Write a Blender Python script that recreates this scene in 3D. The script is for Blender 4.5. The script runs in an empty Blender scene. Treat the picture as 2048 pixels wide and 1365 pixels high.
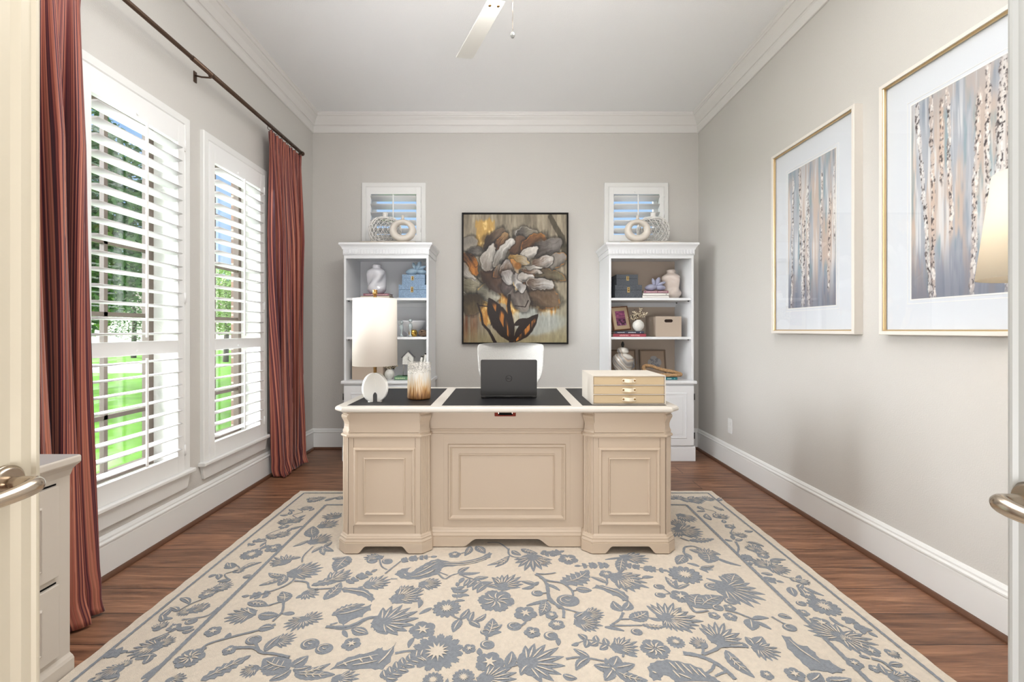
import bpy, bmesh, math, random
import numpy as np
from mathutils import Matrix, Vector
R = math.radians
random.seed(7)
sc = bpy.context.scene
COL = sc.collection

# ------------------------------------------------------------------ camera
cam_d = bpy.data.cameras.new('camera')
cam = bpy.data.objects.new('camera', cam_d); COL.objects.link(cam)
CAM_H = 1.17
cam.location = (0, 0, CAM_H)
cam.rotation_euler = (R(90), 0, 0)
cam_d.sensor_width = 36.0
cam_d.lens = 36.0 * 910 / 2048
cam_d.shift_x = (1024 - 1010) / 2048
cam_d.shift_y = -(682.5 - 660) / 2048
cam_d.clip_start = 0.05; cam_d.clip_end = 200
sc.camera = cam

# ------------------------------------------------------------------ exposure
sc.view_settings.view_transform = 'Standard'
sc.view_settings.look = 'None'
sc.view_settings.gamma = 1.0
sc.view_settings.use_curve_mapping = False
sc.view_settings.exposure = 0.48

# ------------------------------------------------------------------ sky
w = bpy.data.worlds.new('sky'); sc.world = w; w.use_nodes = True
nt = w.node_tree; nt.nodes.clear()
tc = nt.nodes.new('ShaderNodeTexCoord'); sp = nt.nodes.new('ShaderNodeSeparateXYZ')
rp = nt.nodes.new('ShaderNodeValToRGB'); bg = nt.nodes.new('ShaderNodeBackground'); wo = nt.nodes.new('ShaderNodeOutputWorld')
nt.links.new(tc.outputs['Generated'], sp.inputs[0]); nt.links.new(sp.outputs['Z'], rp.inputs[0])
rp.color_ramp.elements[0].position = 0.0; rp.color_ramp.elements[0].color = (.80, .88, 1.0, 1)
rp.color_ramp.elements[1].position = 0.6; rp.color_ramp.elements[1].color = (.22, .45, .92, 1)
e = rp.color_ramp.elements.new(.15); e.color = (.50, .72, 1.0, 1)
nt.links.new(rp.outputs[0], bg.inputs[0]); bg.inputs[1].default_value = .75
nt.links.new(bg.outputs[0], wo.inputs[0])

# ------------------------------------------------------------------ lights
def light(name, kind, loc, rot, energy, color=(1, 1, 1), **kw):
    d = bpy.data.lights.new(name, kind); d.energy = energy; d.color = color
    for k, v in kw.items(): setattr(d, k, v)
    o = bpy.data.objects.new(name, d); COL.objects.link(o); o.location = loc; o.rotation_euler = rot
    return o
def aim(o, d): o.rotation_euler = Vector(d).to_track_quat('-Z', 'Y').to_euler()
# the bright open sky in front of the left windows: a very soft low sun
s = light('sun', 'SUN', (-8, 3, 6), (0, 0, 0), 25.0, (.95, .98, 1.0), angle=R(65)); aim(s, (1, 0.12, -0.30))
s = light('sun_high', 'SUN', (-8, 3, 9), (0, 0, 0), 1.0, (1.0, .97, .9), angle=R(3)); aim(s, (.12, .55, -1))
# added foyer fill, tilted up to the ceiling (the camera stands in the doorway)
s = light('foyer_fill', 'AREA', (0, -2.3, .30), (0, 0, 0), 185, (.98, .985, 1.0), shape='RECTANGLE', size=3.0, size_y=2.2); aim(s, (0, .50, .87))
# added downward fill for the rug and its bounce, above the frame
s = light('ceiling_fill', 'AREA', (0, 1.25, 3.24), (0, 0, 0), 42, (.98, .99, 1.0), shape='RECTANGLE', size=2.6, size_y=1.6)
# strength of the fill added at the fan to brighten the ceiling
FAN_FILL = 44

# ------------------------------------------------------------------ helpers
def S(r, g, b):
    f = lambda c: (c / 255 / 12.92) if c / 255 <= .04045 else ((c / 255 + .055) / 1.055) ** 2.4
    return (f(r), f(g), f(b), 1.0)

_M = {}
def mat(name, col, rough=.5, metal=0., bump=0., bscale=200., var=0., vscale=3., sheen=0., emit=0., trans=0., coat=0., stretch=(1, 1, 1), spec=.5, ior=1.45):
    if name in _M: return _M[name]
    m = bpy.data.materials.new(name); m.use_nodes = True; n = m.node_tree; b = n.nodes['Principled BSDF']
    c = S(*col) if len(col) == 3 else col
    b.inputs['Base Color'].default_value = c
    b.inputs['Roughness'].default_value = rough; b.inputs['Metallic'].default_value = metal
    b.inputs['Sheen Weight'].default_value = sheen; b.inputs['Transmission Weight'].default_value = trans
    b.inputs['Coat Weight'].default_value = coat; b.inputs['Specular IOR Level'].default_value = spec; b.inputs['IOR'].default_value = ior
    if emit:
        b.inputs['Emission Color'].default_value = c; b.inputs['Emission Strength'].default_value = emit
    if bump or var:
        t = n.nodes.new('ShaderNodeTexCoord'); mp = n.nodes.new('ShaderNodeMapping'); mp.inputs['Scale'].default_value = stretch
        n.links.new(t.outputs['Object'], mp.inputs[0])
    if bump:
        nz = n.nodes.new('ShaderNodeTexNoise'); nz.inputs['Scale'].default_value = bscale; nz.inputs['Detail'].default_value = 3
        bp = n.nodes.new('ShaderNodeBump'); bp.inputs['Strength'].default_value = bump; bp.inputs['Distance'].default_value = .004
        n.links.new(mp.outputs[0], nz.inputs['Vector']); n.links.new(nz.outputs[0], bp.inputs['Height']); n.links.new(bp.outputs[0], b.inputs['Normal'])
    if var:
        nz = n.nodes.new('ShaderNodeTexNoise'); nz.inputs['Scale'].default_value = vscale; nz.inputs['Detail'].default_value = 6
        mr = n.nodes.new('ShaderNodeMapRange'); mr.inputs['To Min'].default_value = 1 - var; mr.inputs['To Max'].default_value = 1 + var
        mr.inputs['From Min'].default_value = .3; mr.inputs['From Max'].default_value = .7
        mx = n.nodes.new('ShaderNodeVectorMath'); mx.operation = 'SCALE'; mx.inputs[0].default_value = c[:3]
        n.links.new(mp.outputs[0], nz.inputs['Vector']); n.links.new(nz.outputs[0], mr.inputs[0])
        n.links.new(mr.outputs[0], mx.inputs['Scale']); n.links.new(mx.outputs[0], b.inputs['Base Color'])
    _M[name] = m
    return m

def vcol_mat(name, rough=.6, bump=0., bscale=150., sheen=0., stretch=(1, 1, 1), spec=.5):
    """colour comes from the pigment stored on the mesh (attribute Col)"""
    if name in _M: return _M[name]
    m = mat(name, (200, 200, 200), rough, bump=bump, bscale=bscale, sheen=sheen, stretch=stretch, spec=spec)
    n = m.node_tree; a = n.nodes.new('ShaderNodeAttribute'); a.attribute_name = 'Col'
    n.links.new(a.outputs['Color'], n.nodes['Principled BSDF'].inputs['Base Color'])
    return m

class MB:
    def __init__(s, T=None): s.v = []; s.f = []; s.m = []; s.s = []; s.T = T; s.uv = None
    def add(s, vs, fs, mi=0, smooth=False):
        b = len(s.v)
        if s.T is not None: vs = [tuple(s.T @ Vector(p)) for p in vs]
        s.v += [tuple(p) for p in vs]
        for f in fs: s.f.append(tuple(b + i for i in f)); s.m.append(mi); s.s.append(smooth)
        return s
    def box(s, x0, x1, y0, y1, z0, z1, mi=0):
        v = [(x0, y0, z0), (x1, y0, z0), (x1, y1, z0), (x0, y1, z0), (x0, y0, z1), (x1, y0, z1), (x1, y1, z1), (x0, y1, z1)]
        return s.add(v, [(0, 3, 2, 1), (4, 5, 6, 7), (0, 1, 5, 4), (1, 2, 6, 5), (2, 3, 7, 6), (3, 0, 4, 7)], mi)
    def prism(s, pts, axis, a0, a1, mi=0, smooth=False):
        """polygon pts in the plane across axis, pushed from a0 to a1.  x:(y,z)  y:(x,z)  z:(x,y)"""
        def P(p, a): return {'x': (a, p[0], p[1]), 'y': (p[0], a, p[1]), 'z': (p[0], p[1], a)}[axis]
        n = len(pts); v = [P(p, a0) for p in pts] + [P(p, a1) for p in pts]
        s.add(v, [tuple(range(n))[::-1], tuple(range(n, 2 * n))], mi)
        b = len(s.v) - 2 * n
        for i in range(n):
            j = (i + 1) % n; s.f.append((b + i, b + j, b + n + j, b + n + i)); s.m.append(mi); s.s.append(smooth)
        return s
    def loops(s, rings, closed=True, cap=True, mi=0, smooth=True):
        """skin successive rings of equal length"""
        n = len(rings[0]); v = [p for r in rings for p in r]; f = []
        for k in range(len(rings) - 1):
            for i in range(n if closed else n - 1):
                j = (i + 1) % n; f.append((k * n + i, k * n + j, (k + 1) * n + j, (k + 1) * n + i))
        s.add(v, f, mi, smooth)
        if cap and closed:
            b = len(s.v) - len(v)
            s.f.append(tuple(b + i for i in range(n))[::-1]); s.m.append(mi); s.s.append(False)
            s.f.append(tuple(b + (len(rings) - 1) * n + i for i in range(n))); s.m.append(mi); s.s.append(False)
        return s
    def lathe(s, prof, cx=0, cy=0, n=32, mi=0, cap=True, fn=None, smooth=True, z0=0):
        rings = []
        for r, z in prof:
            ring = []
            for i in range(n):
                a = 2 * math.pi * i / n; k = fn(a, z) if fn else 1
                ring.append((cx + r * k * math.cos(a), cy + r * k * math.sin(a), z + z0))
            rings.append(ring)
        return s.loops(rings, True, cap, mi, smooth)
    def tube(s, pts, r, n=8, mi=0, cap=True):
        rings = []; P = [Vector(p) for p in pts]; up = None
        for i, p in enumerate(P):
            d = (P[min(i + 1, len(P) - 1)] - P[max(i - 1, 0)]).normalized()
            if up is None: up = Vector((0, 0, 1)) if abs(d.z) < .9 else Vector((1, 0, 0))
            a = d.cross(up).normalized(); b = a.cross(d).normalized(); up = b
            rr = r[i] if isinstance(r, (list, tuple)) else r
            rings.append([tuple(p + a * rr * math.cos(2 * math.pi * k / n) + b * rr * math.sin(2 * math.pi * k / n)) for k in range(n)])
        return s.loops(rings, True, cap, mi, True)
    def ball(s, c, r, n=20, mi=0, fn=None):
        if not isinstance(r, (tuple, list)): r = (r, r, r)
        rings = []; m = n // 2 + 1
        for k in range(1, m):
            t = math.pi * k / m; ring = []
            for i in range(n):
                a = 2 * math.pi * i / n; q = fn(a, t) if fn else 1
                ring.append((c[0] + r[0] * q * math.sin(t) * math.cos(a), c[1] + r[1] * q * math.sin(t) * math.sin(a), c[2] - r[2] * q * math.cos(t)))
            rings.append(ring)
        return s.loops(rings, True, True, mi, True)
    def grid(s, fn, nu, nv, mi=0, smooth=True, uvfn=None):
        v = [fn(i / nu, j / nv) for j in range(nv + 1) for i in range(nu + 1)]
        f = [(j * (nu + 1) + i, j * (nu + 1) + i + 1, (j + 1) * (nu + 1) + i + 1, (j + 1) * (nu + 1) + i) for j in range(nv) for i in range(nu)]
        if uvfn: s.uv = [uvfn(i / nu, j / nv) for j in range(nv + 1) for i in range(nu + 1)]
        return s.add(v, f, mi, smooth)
    def frame(s, x0, x1, z0, z1, y, prof, mi=0):
        """mitred rectangular moulding on a plane facing -y; prof = (inset, height) pairs, outer to inner"""
        rings = []
        for d, h in prof:
            rings.append([(x0 + d, y - h, z0 + d), (x1 - d, y - h, z0 + d), (x1 - d, y - h, z1 - d), (x0 + d, y - h, z1 - d)])
        return s.loops(rings, True, False, mi, False)
    def build(s, name, mats, parent=None, bevel=0, seg=2, solid=0, subsurf=0, cols=None):
        me = bpy.data.meshes.new(name)
        if parent is not None: o0 = ORG[parent.name]
        else:
            a = np.array(s.v); lo = a.min(0); hi = a.max(0); o0 = ((lo[0] + hi[0]) / 2, (lo[1] + hi[1]) / 2, lo[2])
        me.from_pydata([(p[0] - o0[0], p[1] - o0[1], p[2] - o0[2]) for p in s.v], [], s.f)
        if not isinstance(mats, (list, tuple)): mats = [mats]
        for m in mats: me.materials.append(m)
        me.polygons.foreach_set('material_index', s.m); me.polygons.foreach_set('use_smooth', s.s)
        if s.uv:
            u = me.uv_layers.new(name='UVMap')
            for l in me.loops: u.data[l.index].uv = s.uv[l.vertex_index]
        if cols is not None:
            at = me.color_attributes.new('Col', 'FLOAT_COLOR', 'POINT')
            at.data.foreach_set('color', np.asarray(cols, dtype=np.float32).ravel())
        me.update()
        bm = bmesh.new(); bm.from_mesh(me); bmesh.ops.recalc_face_normals(bm, faces=bm.faces); bm.to_mesh(me); bm.free()
        o = bpy.data.objects.new(name, me); COL.objects.link(o)
        if parent is not None: o.parent = parent
        else: o.location = o0
        ORG[o.name] = o0
        if solid:
            k = o.modifiers.new('solid', 'SOLIDIFY'); k.thickness = solid; k.offset = 0
        if subsurf:
            k = o.modifiers.new('sub', 'SUBSURF'); k.levels = k.render_levels = subsurf
        if bevel:
            k = o.modifiers.new('bevel', 'BEVEL'); k.width = bevel; k.segments = seg; k.limit_method = 'ANGLE'; k.angle_limit = R(40)
            k.harden_normals = False
        return o
ORG = {}
def thing(name, loc, label=None, cat=None, group=None, kind=None):
    o = bpy.data.objects.new(name, None); COL.objects.link(o); o.location = loc; o.empty_display_size = .05
    ORG[o.name] = tuple(loc)
    return tag(o, label, cat, group, kind)
def tag(o, label=None, cat=None, group=None, kind=None):
    if label: o['label'] = label
    if cat: o['category'] = cat
    if group: o['group'] = group
    if kind: o['kind'] = kind
    return o
def rot_part(o, piv, euler):
    """turn a finished mesh about a world point"""
    piv = Vector(piv); M = Matrix.Translation(piv) @ euler @ Matrix.Translation(-piv)
    if isinstance(o, list):
        for q in o: rot_part(q, piv, euler)
        return
    w0 = Vector(ORG[o.name]); M = Matrix.Translation(-w0) @ M @ Matrix.Translation(w0)
    o.data.transform(M)
# real positions measured off the photograph: X and Z of a point seen in column x / row y at distance Y
def X(x, Y): return (x - 1010) * Y / 910
def Z(y, Y): return CAM_H - (y - 660) * Y / 910

# ------------------------------------------------------------------ shared materials
white = mat('white_trim', (231, 231, 229), .35)
wood_l = None
# ================================================================== THE ROOM
XL, XR, YB, YF, ZC = -1.893, 1.903, 4.475, -0.02, 3.275
def wallpaint(name, col):
    return mat(name, col, .75, bump=.35, bscale=160, spec=.3)
greige = wallpaint('greige_wall_paint', (205, 202, 197))
ceil_m = wallpaint('white_ceiling_paint', (246, 247, 248))

def plank_mat():
    m = bpy.data.materials.new('oak_planks'); m.use_nodes = True; n = m.node_tree; b = n.nodes['Principled BSDF']; L = n.links.new
    t = n.nodes.new('ShaderNodeTexCoord')
    def mapping(sx, sy, ox=0, oy=0):
        k = n.nodes.new('ShaderNodeMapping'); k.inputs['Scale'].default_value = (sx, sy, 1); k.inputs['Location'].default_value = (ox, oy, 0)
        L(t.outputs['Object'], k.inputs[0]); return k
    br = n.nodes.new('ShaderNodeTexBrick'); br.offset = .37; br.inputs['Scale'].default_value = 1
    br.inputs['Mortar Size'].default_value = .0022; br.inputs['Mortar Smooth'].default_value = .2
    br.inputs['Brick Width'].default_value = 1.75; br.inputs['Row Height'].default_value = .183
    br.inputs['Color1'].default_value = (.0, .0, .0, 1); br.inputs['Color2'].default_value = (1, 1, 1, 1); br.inputs['Mortar'].default_value = (.5, .5, .5, 1)
    L(mapping(1, 1, .3, -.11).outputs[0], br.inputs['Vector'])
    ad = n.nodes.new('ShaderNodeVectorMath'); ad.operation = 'ADD'; L(mapping(1.2, 14).outputs[0], ad.inputs[0])
    sc2 = n.nodes.new('ShaderNodeVectorMath'); sc2.operation = 'SCALE'; sc2.inputs['Scale'].default_value = 17; L(br.outputs['Color'], sc2.inputs[0]); L(sc2.outputs[0], ad.inputs[1])
    g1 = n.nodes.new('ShaderNodeTexNoise'); g1.inputs['Scale'].default_value = 2.2; g1.inputs['Detail'].default_value = 8; g1.inputs['Roughness'].default_value = .65; g1.inputs['Distortion'].default_value = .6
    L(ad.outputs[0], g1.inputs['Vector'])
    ad2 = n.nodes.new('ShaderNodeVectorMath'); ad2.operation = 'ADD'; L(mapping(5, 130).outputs[0], ad2.inputs[0]); L(sc2.outputs[0], ad2.inputs[1])
    g2 = n.nodes.new('ShaderNodeTexNoise'); g2.inputs['Scale'].default_value = 1.5; g2.inputs['Detail'].default_value = 3; L(ad2.outputs[0], g2.inputs['Vector'])
    cr = n.nodes.new('ShaderNodeValToRGB'); cr.color_ramp.elements[0].position = .28; cr.color_ramp.elements[0].color = S(82, 54, 40)
    cr.color_ramp.elements[1].position = .72; cr.color_ramp.elements[1].color = S(170, 124, 94)
    k = cr.color_ramp.elements.new(.5); k.color = S(132, 92, 68)
    mx = n.nodes.new('ShaderNodeMath'); mx.operation = 'MULTIPLY_ADD'; mx.inputs[1].default_value = .28; L(g2.outputs[0], mx.inputs[0]); 
    m2 = n.nodes.new('ShaderNodeMath'); m2.operation = 'SUBTRACT'; m2.inputs[1].default_value = .14; L(g1.outputs[0], m2.inputs[0]); L(m2.outputs[0], mx.inputs[2])
    L(mx.outputs[0], cr.inputs[0])
    bw = n.nodes.new('ShaderNodeMapRange'); bw.inputs['To Min'].default_value = .80; bw.inputs['To Max'].default_value = 1.12; L(br.outputs['Color'], bw.inputs[0])
    v = n.nodes.new('ShaderNodeVectorMath'); v.operation = 'SCALE'; L(cr.outputs[0], v.inputs[0]); L(bw.outputs[0], v.inputs['Scale'])
    mo = n.nodes.new('ShaderNodeMix'); mo.data_type = 'RGBA'; L(br.outputs['Fac'], mo.inputs[0]); L(v.outputs[0], mo.inputs[6]); mo.inputs[7].default_value = S(48, 30, 22)
    L(mo.outputs[2], b.inputs['Base Color'])
    b.inputs['Roughness'].default_value = .42
    bp = n.nodes.new('ShaderNodeBump'); bp.inputs['Strength'].default_value = .25; bp.inputs['Distance'].default_value = .002; L(g2.outputs[0], bp.inputs['Height']); L(bp.outputs[0], b.inputs['Normal'])
    return m
floor_m = plank_mat()
tag(MB().box(-2.1, 2.1, -5.2, 4.7, -.12, 0).build('floor', floor_m), kind='structure')
tag(MB().box(-2.1, 2.1, -.14, 4.7, ZC, ZC + .12).build('ceiling', ceil_m), kind='structure')

def holed(T, u0, u1, w0, w1, t, holes):
    """wall slab, room face at y=0 looking to -y, thickness t behind it"""
    mb = MB(T)
    us = sorted({u0, u1, *[h[0] for h in holes], *[h[1] for h in holes]}); ws = sorted({w0, w1, *[h[2] for h in holes], *[h[3] for h in holes]})
    ins = lambda i, j: 0 <= i < len(us) - 1 and 0 <= j < len(ws) - 1 and not any(h[0] <= us[i] < h[1] and h[2] <= ws[j] < h[3] for h in holes)
    for i in range(len(us) - 1):
        for j in range(len(ws) - 1):
            if not ins(i, j): continue
            a, b, c, d = us[i], us[i + 1], ws[j], ws[j + 1]
            mb.add([(a, 0, c), (b, 0, c), (b, 0, d), (a, 0, d)], [(0, 1, 2, 3)]); mb.add([(a, t, c), (b, t, c), (b, t, d), (a, t, d)], [(3, 2, 1, 0)])
            if not ins(i - 1, j): mb.add([(a, 0, c), (a, t, c), (a, t, d), (a, 0, d)], [(3, 2, 1, 0)])
            if not ins(i + 1, j): mb.add([(b, 0, c), (b, t, c), (b, t, d), (b, 0, d)], [(0, 1, 2, 3)])
            if not ins(i, j - 1): mb.add([(a, 0, c), (b, 0, c), (b, t, c), (a, t, c)], [(3, 2, 1, 0)])
            if not ins(i, j + 1): mb.add([(a, 0, d), (b, 0, d), (b, t, d), (a, t, d)], [(0, 1, 2, 3)])
    return mb
TL = Matrix.Translation((XL, 0, 0)) @ Matrix.Rotation(R(90), 4, 'Z')     # left wall: x->Y, -y->+X
TB = Matrix.Translation((0, YB, 0))
TR = Matrix.Translation((XR, 0, 0)) @ Matrix.Rotation(R(-90), 4, 'Z')    # right wall: x->-Y
W1 = (1.951, 2.703); W2 = (2.825, 3.577); WZ = (.335, 2.415)
HL = [(W[0] + .07, W[1] - .07, WZ[0] + .03, WZ[1] - .07) for W in (W1, W2)]
BW = [(-1.403, -.777), (.973, 1.60)]; BZ = (1.99, 2.612)
HB = [(W[0] + .06, W[1] - .06, BZ[0] + .06, BZ[1] - .06) for W in BW]
tag(holed(TL, -.14, 4.65, 0, ZC, .19, HL).build('wall_left', greige), kind='structure')
tag(holed(TB, XL - .15, XR + .15, 0, ZC, .17, HB).build('wall_back', greige), kind='structure')
tag(MB().box(XR, XR + .15, -.14, 4.65, 0, ZC).build('wall_right', greige), kind='structure')
m = MB(); m.box(XL, -.86, -.14, YF, 0, ZC); m.box(.86, XR, -.14, YF, 0, ZC); m.box(-.86, .86, -.14, YF, 2.75, ZC)
tag(m.build('wall_front', greige), kind='structure')
# the foyer behind the doorway
m = MB(); m.box(-2.1, -2.0, -5.1, -.14, 0, 3.0); m.box(2.0, 2.1, -5.1, -.14, 0, 3.0); m.box(-2.1, 2.1, -5.2, -5.1, 0, 3.0); m.box(-2.1, 2.1, -5.1, -.14, 3.0, 3.1)
tag(m.build('wall_foyer', greige), kind='structure')

# baseboards and shoe, crown
BP = [(0, 0), (.016, 0), (.016, .150), (.014, .158), (.020, .163), (.020, .170), (.013, .178), (.013, .186), (.006, .197), (0, .2)]
SP = [(.0, 0), (.020, 0), (.0195, .008), (.016, .015), (.010, .019), (.0, .020)]
CP = [(0, -.172), (.012, -.172), (.016, -.166), (.016, -.112), (.022, -.104), (.030, -.102), (.034, -.094), (.052, -.062), (.070, -.040), (.074, -.032), (.082, -.030), (.086, -.022), (.086, -.008), (.092, 0), (0, 0)]
def run(T, prof, a, b, z, ma, mb_, mi=0, mbx=None):
    """profile (out, z) swept along local x from a to b; ma/mb_ = mitre sign at each end"""
    m = mbx or MB(T); T0 = m.T; m.T = T
    r0 = [(a + ma * p, -p, z + q) for p, q in prof]; r1 = [(b - mb_ * p, -p, z + q) for p, q in prof]
    m.loops([r0, r1], True, True, mi, False); m.T = T0
    return m
shoe_m = mat('dark_oak_shoe', (98, 66, 48), .45)
o = run(TL, BP, -.02, YB, 0, 0, 1).build('baseboard_left', white); tag(o, kind='structure')
o = run(TB, BP, XL, XR, 0, 1, 1).build('baseboard_back', white); tag(o, kind='structure')
o = run(TR, BP, -YB, .02, 0, 1, 0).build('baseboard_right', white); tag(o, kind='structure')
off = lambda P, d: [(p + d, q) for p, q in P]
for i, (T, a, b) in enumerate(((TL, -.02, YB - .016), (TB, XL + .016, XR - .016), (TR, -YB + .016, .02))):
    Tm = T @ Matrix.Translation((0, -.0165, 0))
    o = run(Tm, SP, a, b, 0, 1 if i else 0, 1 if i < 2 else 0).build('trim_%d' % (i + 1), shoe_m); tag(o, kind='structure')
crown_m = mat('crown_paint', (226, 224, 221), .4)
for i, (T, a, b, p, q) in enumerate(((TL, -.02, YB, 0, 1), (TB, XL, XR, 1, 1), (TR, -YB, .02, 1, 0))):
    o = run(T, CP, a, b, ZC, p, q).build('trim_%d' % (i + 4), crown_m); tag(o, kind='structure')

# windows and shutters
glass = mat('window_glass', (250, 252, 255), .0, trans=1., ior=1.02, spec=.2)
def window_glass_mat():
    m = glass; n = m.node_tree; n.nodes.clear(); o = n.nodes.new('ShaderNodeOutputMaterial')
    t = n.nodes.new('ShaderNodeBsdfTransparent'); g = n.nodes.new('ShaderNodeBsdfGlossy'); g.inputs['Roughness'].default_value = 0
    lw = n.nodes.new('ShaderNodeLayerWeight'); lw.inputs['Blend'].default_value = .25; f = n.nodes.new('ShaderNodeMath'); f.operation = 'MULTIPLY'; f.inputs[1].default_value = .25
    n.links.new(lw.outputs['Facing'], f.inputs[0]); x = n.nodes.new('ShaderNodeMixShader')
    n.links.new(f.outputs[0], x.inputs[0]); n.links.new(t.outputs[0], x.inputs[1]); n.links.new(g.outputs[0], x.inputs[2]); n.links.new(x.outputs[0], o.inputs[0])
window_glass_mat()
sash_m = mat('bronze_sash', (96, 84, 76), .5); shut_m = mat('shutter_white', (238, 238, 237), .35); cream = mat('cream_jamb', (204, 199, 190), .5)
def win(n, T, u0, u1, z0, z1, thick, sill, munt, cw, sm=None):
    root = thing('window_%d' % n, tuple(T @ Vector(((u0 + u1) / 2, 0, z0))), kind='structure')
    m = MB(T); m.frame(u0, u1, z0, z1, 0, [(0, 0), (0, .020), (.004, .024), (cw - .008, .024), (cw, .018), (cw + .02, .018), (cw + .02, -.02)])
    m.build('casing', white, root)
    h = cw + .01
    m = MB(T); 
    for a, b, c, d in ((u0 + h, u0 + h + .004, z0 + h, z1 - h), (u1 - h - .004, u1 - h, z0 + h, z1 - h), (u0 + h, u1 - h, z0 + h, z0 + h + .004), (u0 + h, u1 - h, z1 - h - .004, z1 - h)):
        m.box(a, b, .0, thick, c, d)
    m.build('jamb', cream, root)
    if sill:
        m = MB(T); m.prism([(-.042, z0 - .012), (-.046, z0 - .006), (-.046, z0 + .008), (-.040, z0 + .012), (.0, z0 + .012), (.0, z0 - .012)], 'x', u0 - .022, u1 + .022)
        m.loops([[(u0 - .008, -.022, z0 - .012), (u1 + .008, -.022, z0 - .012), (u1 + .008, 0, z0 - .012), (u0 - .008, 0, z0 - .012)],
                 [(u0 + .014, -.018, z0 - .098), (u1 - .014, -.018, z0 - .098), (u1 - .014, 0, z0 - .098), (u0 + .014, 0, z0 - .098)]], smooth=False)
        m.build('sill', white, root, bevel=.003)
    m = MB(T); y = thick - .03
    m.frame(u0 + h, u1 - h, z0 + h, z1 - h, y, [(0, -.02), (0, .02), (.045, .02), (.045, -.02)])
    uc = (u0 + u1) / 2
    if munt: m.box(uc - .011, uc + .011, y - .012, y + .012, z0 + h, z1 - h)
    for z in munt: m.box(u0 + h, u1 - h, y - .012, y + .012, z - .011, z + .011)
    m.build('sash', sm or sash_m, root)
    m = MB(T); m.box(u0 + h, u1 - h, y - .002, y + .002, z0 + h, z1 - h); m.build('pane', glass, root)
    return root
def shutter(T, u0, u1, z0, z1, secs, nl, stile, label, group, tilt, tdir=1, rodx=.5):
    """panel facing -y; secs = louvre zones (zlo, zhi)"""
    root = thing('plantation_shutter', tuple(T @ Vector(((u0 + u1) / 2, -.01, z0))), label, 'window shutter', group)
    yc = -.012
    m = MB(T); m.box(u0, u0 + stile, yc - .014, yc + .014, z0, z1); m.box(u1 - stile, u1, yc - .014, yc + .014, z0, z1)
    zs = [z0] + [q for s_ in secs for q in s_] + [z1]
    for k in range(0, len(zs), 2): m.box(u0 + stile, u1 - stile, yc - .014, yc + .014, zs[k], zs[k + 1])
    m.build('panel_frame', shut_m, root, bevel=.002)
    for (a, b), cnt in zip(secs, nl):
        p = (b - a) / cnt
        for k in range(cnt):
            zc = a + p * (k + .5); sec = []
            for i in range(14):
                t_ = 2 * math.pi * i / 14; cx, cz = .0435 * math.cos(t_), .0058 * math.sin(t_)
                ca, sa = math.cos(tilt), math.sin(tilt)
                sec.append((yc + cx * ca - cz * sa, zc + cx * sa + cz * ca))
            mm = MB(T); mm.prism(sec, 'x', u0 + stile + .002, u1 - stile - .002, smooth=True); mm.build('louver', shut_m, root)
        uc = u0 + (u1 - u0) * rodx
        mm = MB(T); mm.box(uc - .006, uc + .006, yc - .056, yc - .046, a + .02, b - .015); mm.build('tilt_rod', shut_m, root, bevel=.003)
        mm = MB(T); mm.tube([(uc - .018, yc - .012, b + .022), (uc - .018, yc - .022, b + .022)], .007, 14); mm.build('rod_catch', shut_m, root)
    for zz in (z0 + .12, (z0 + z1) / 2, z1 - .12):
        mm = MB(T); mm.tube([(u1 + .001, yc - .017, zz - .03), (u1 + .001, yc - .017, zz + .03)], .0045); mm.build('hinge', shut_m, root)
    # magnet knob at the top rail
    return root
MU = (.72, 1.25, 1.62, 1.98)
win(1, TL, W1[0], W1[1], WZ[0], WZ[1], .19, True, MU, .05)
win(2, TL, W2[0], W2[1], WZ[0], WZ[1], .19, True, MU, .05)
win(3, TB, BW[0][0], BW[0][1], BZ[0], BZ[1], .17, False, (), .045, white)
win(4, TB, BW[1][0], BW[1][1], BZ[0], BZ[1], .17, False, (), .045, white)
for W, lb in ((W1, ''),
              (W2, '')):
    lb = {W1: 'tall white slatted shutter on the nearer left wall window, partly behind the near curtain',
          W2: 'tall white slatted shutter on the farther left wall window, beside the far curtain'}[W]
    shutter(TL, W[0] + .052, W[1] - .052, WZ[0] + .014, WZ[1] - .052, [(.446, 1.04), (1.11, 2.246)], [8, 15], .052, lb, 'tall shutters on the left wall', R(-4))
for W, lb in ((BW[0], 'small white slatted shutter high on the back wall above the left bookcase'), (BW[1], 'small white slatted shutter high on the back wall above the right bookcase')):
    shutter(TB, W[0] + .047, W[1] - .047, BZ[0] + .047, BZ[1] - .047, [(BZ[0] + .11, BZ[1] - .115)], [5], .044, lb, 'small shutters above the bookcases', R(-25), rodx=.51)

# wall outlet
root = thing('wall_outlet', (XR, 3.84, .30), 'white electrical outlet plate low on the right wall near the corner', 'outlet')
m = MB(TR); m.box(-3.875, -3.805, -.006, 0, .295, .42); m.build('cover_plate', white, root, bevel=.002)
for z in (.335, .38):
    m = MB(TR); m.box(-3.857, -3.823, -.009, -.005, z - .014, z + .014); m.build('socket', white, root, bevel=.004)
    
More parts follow.
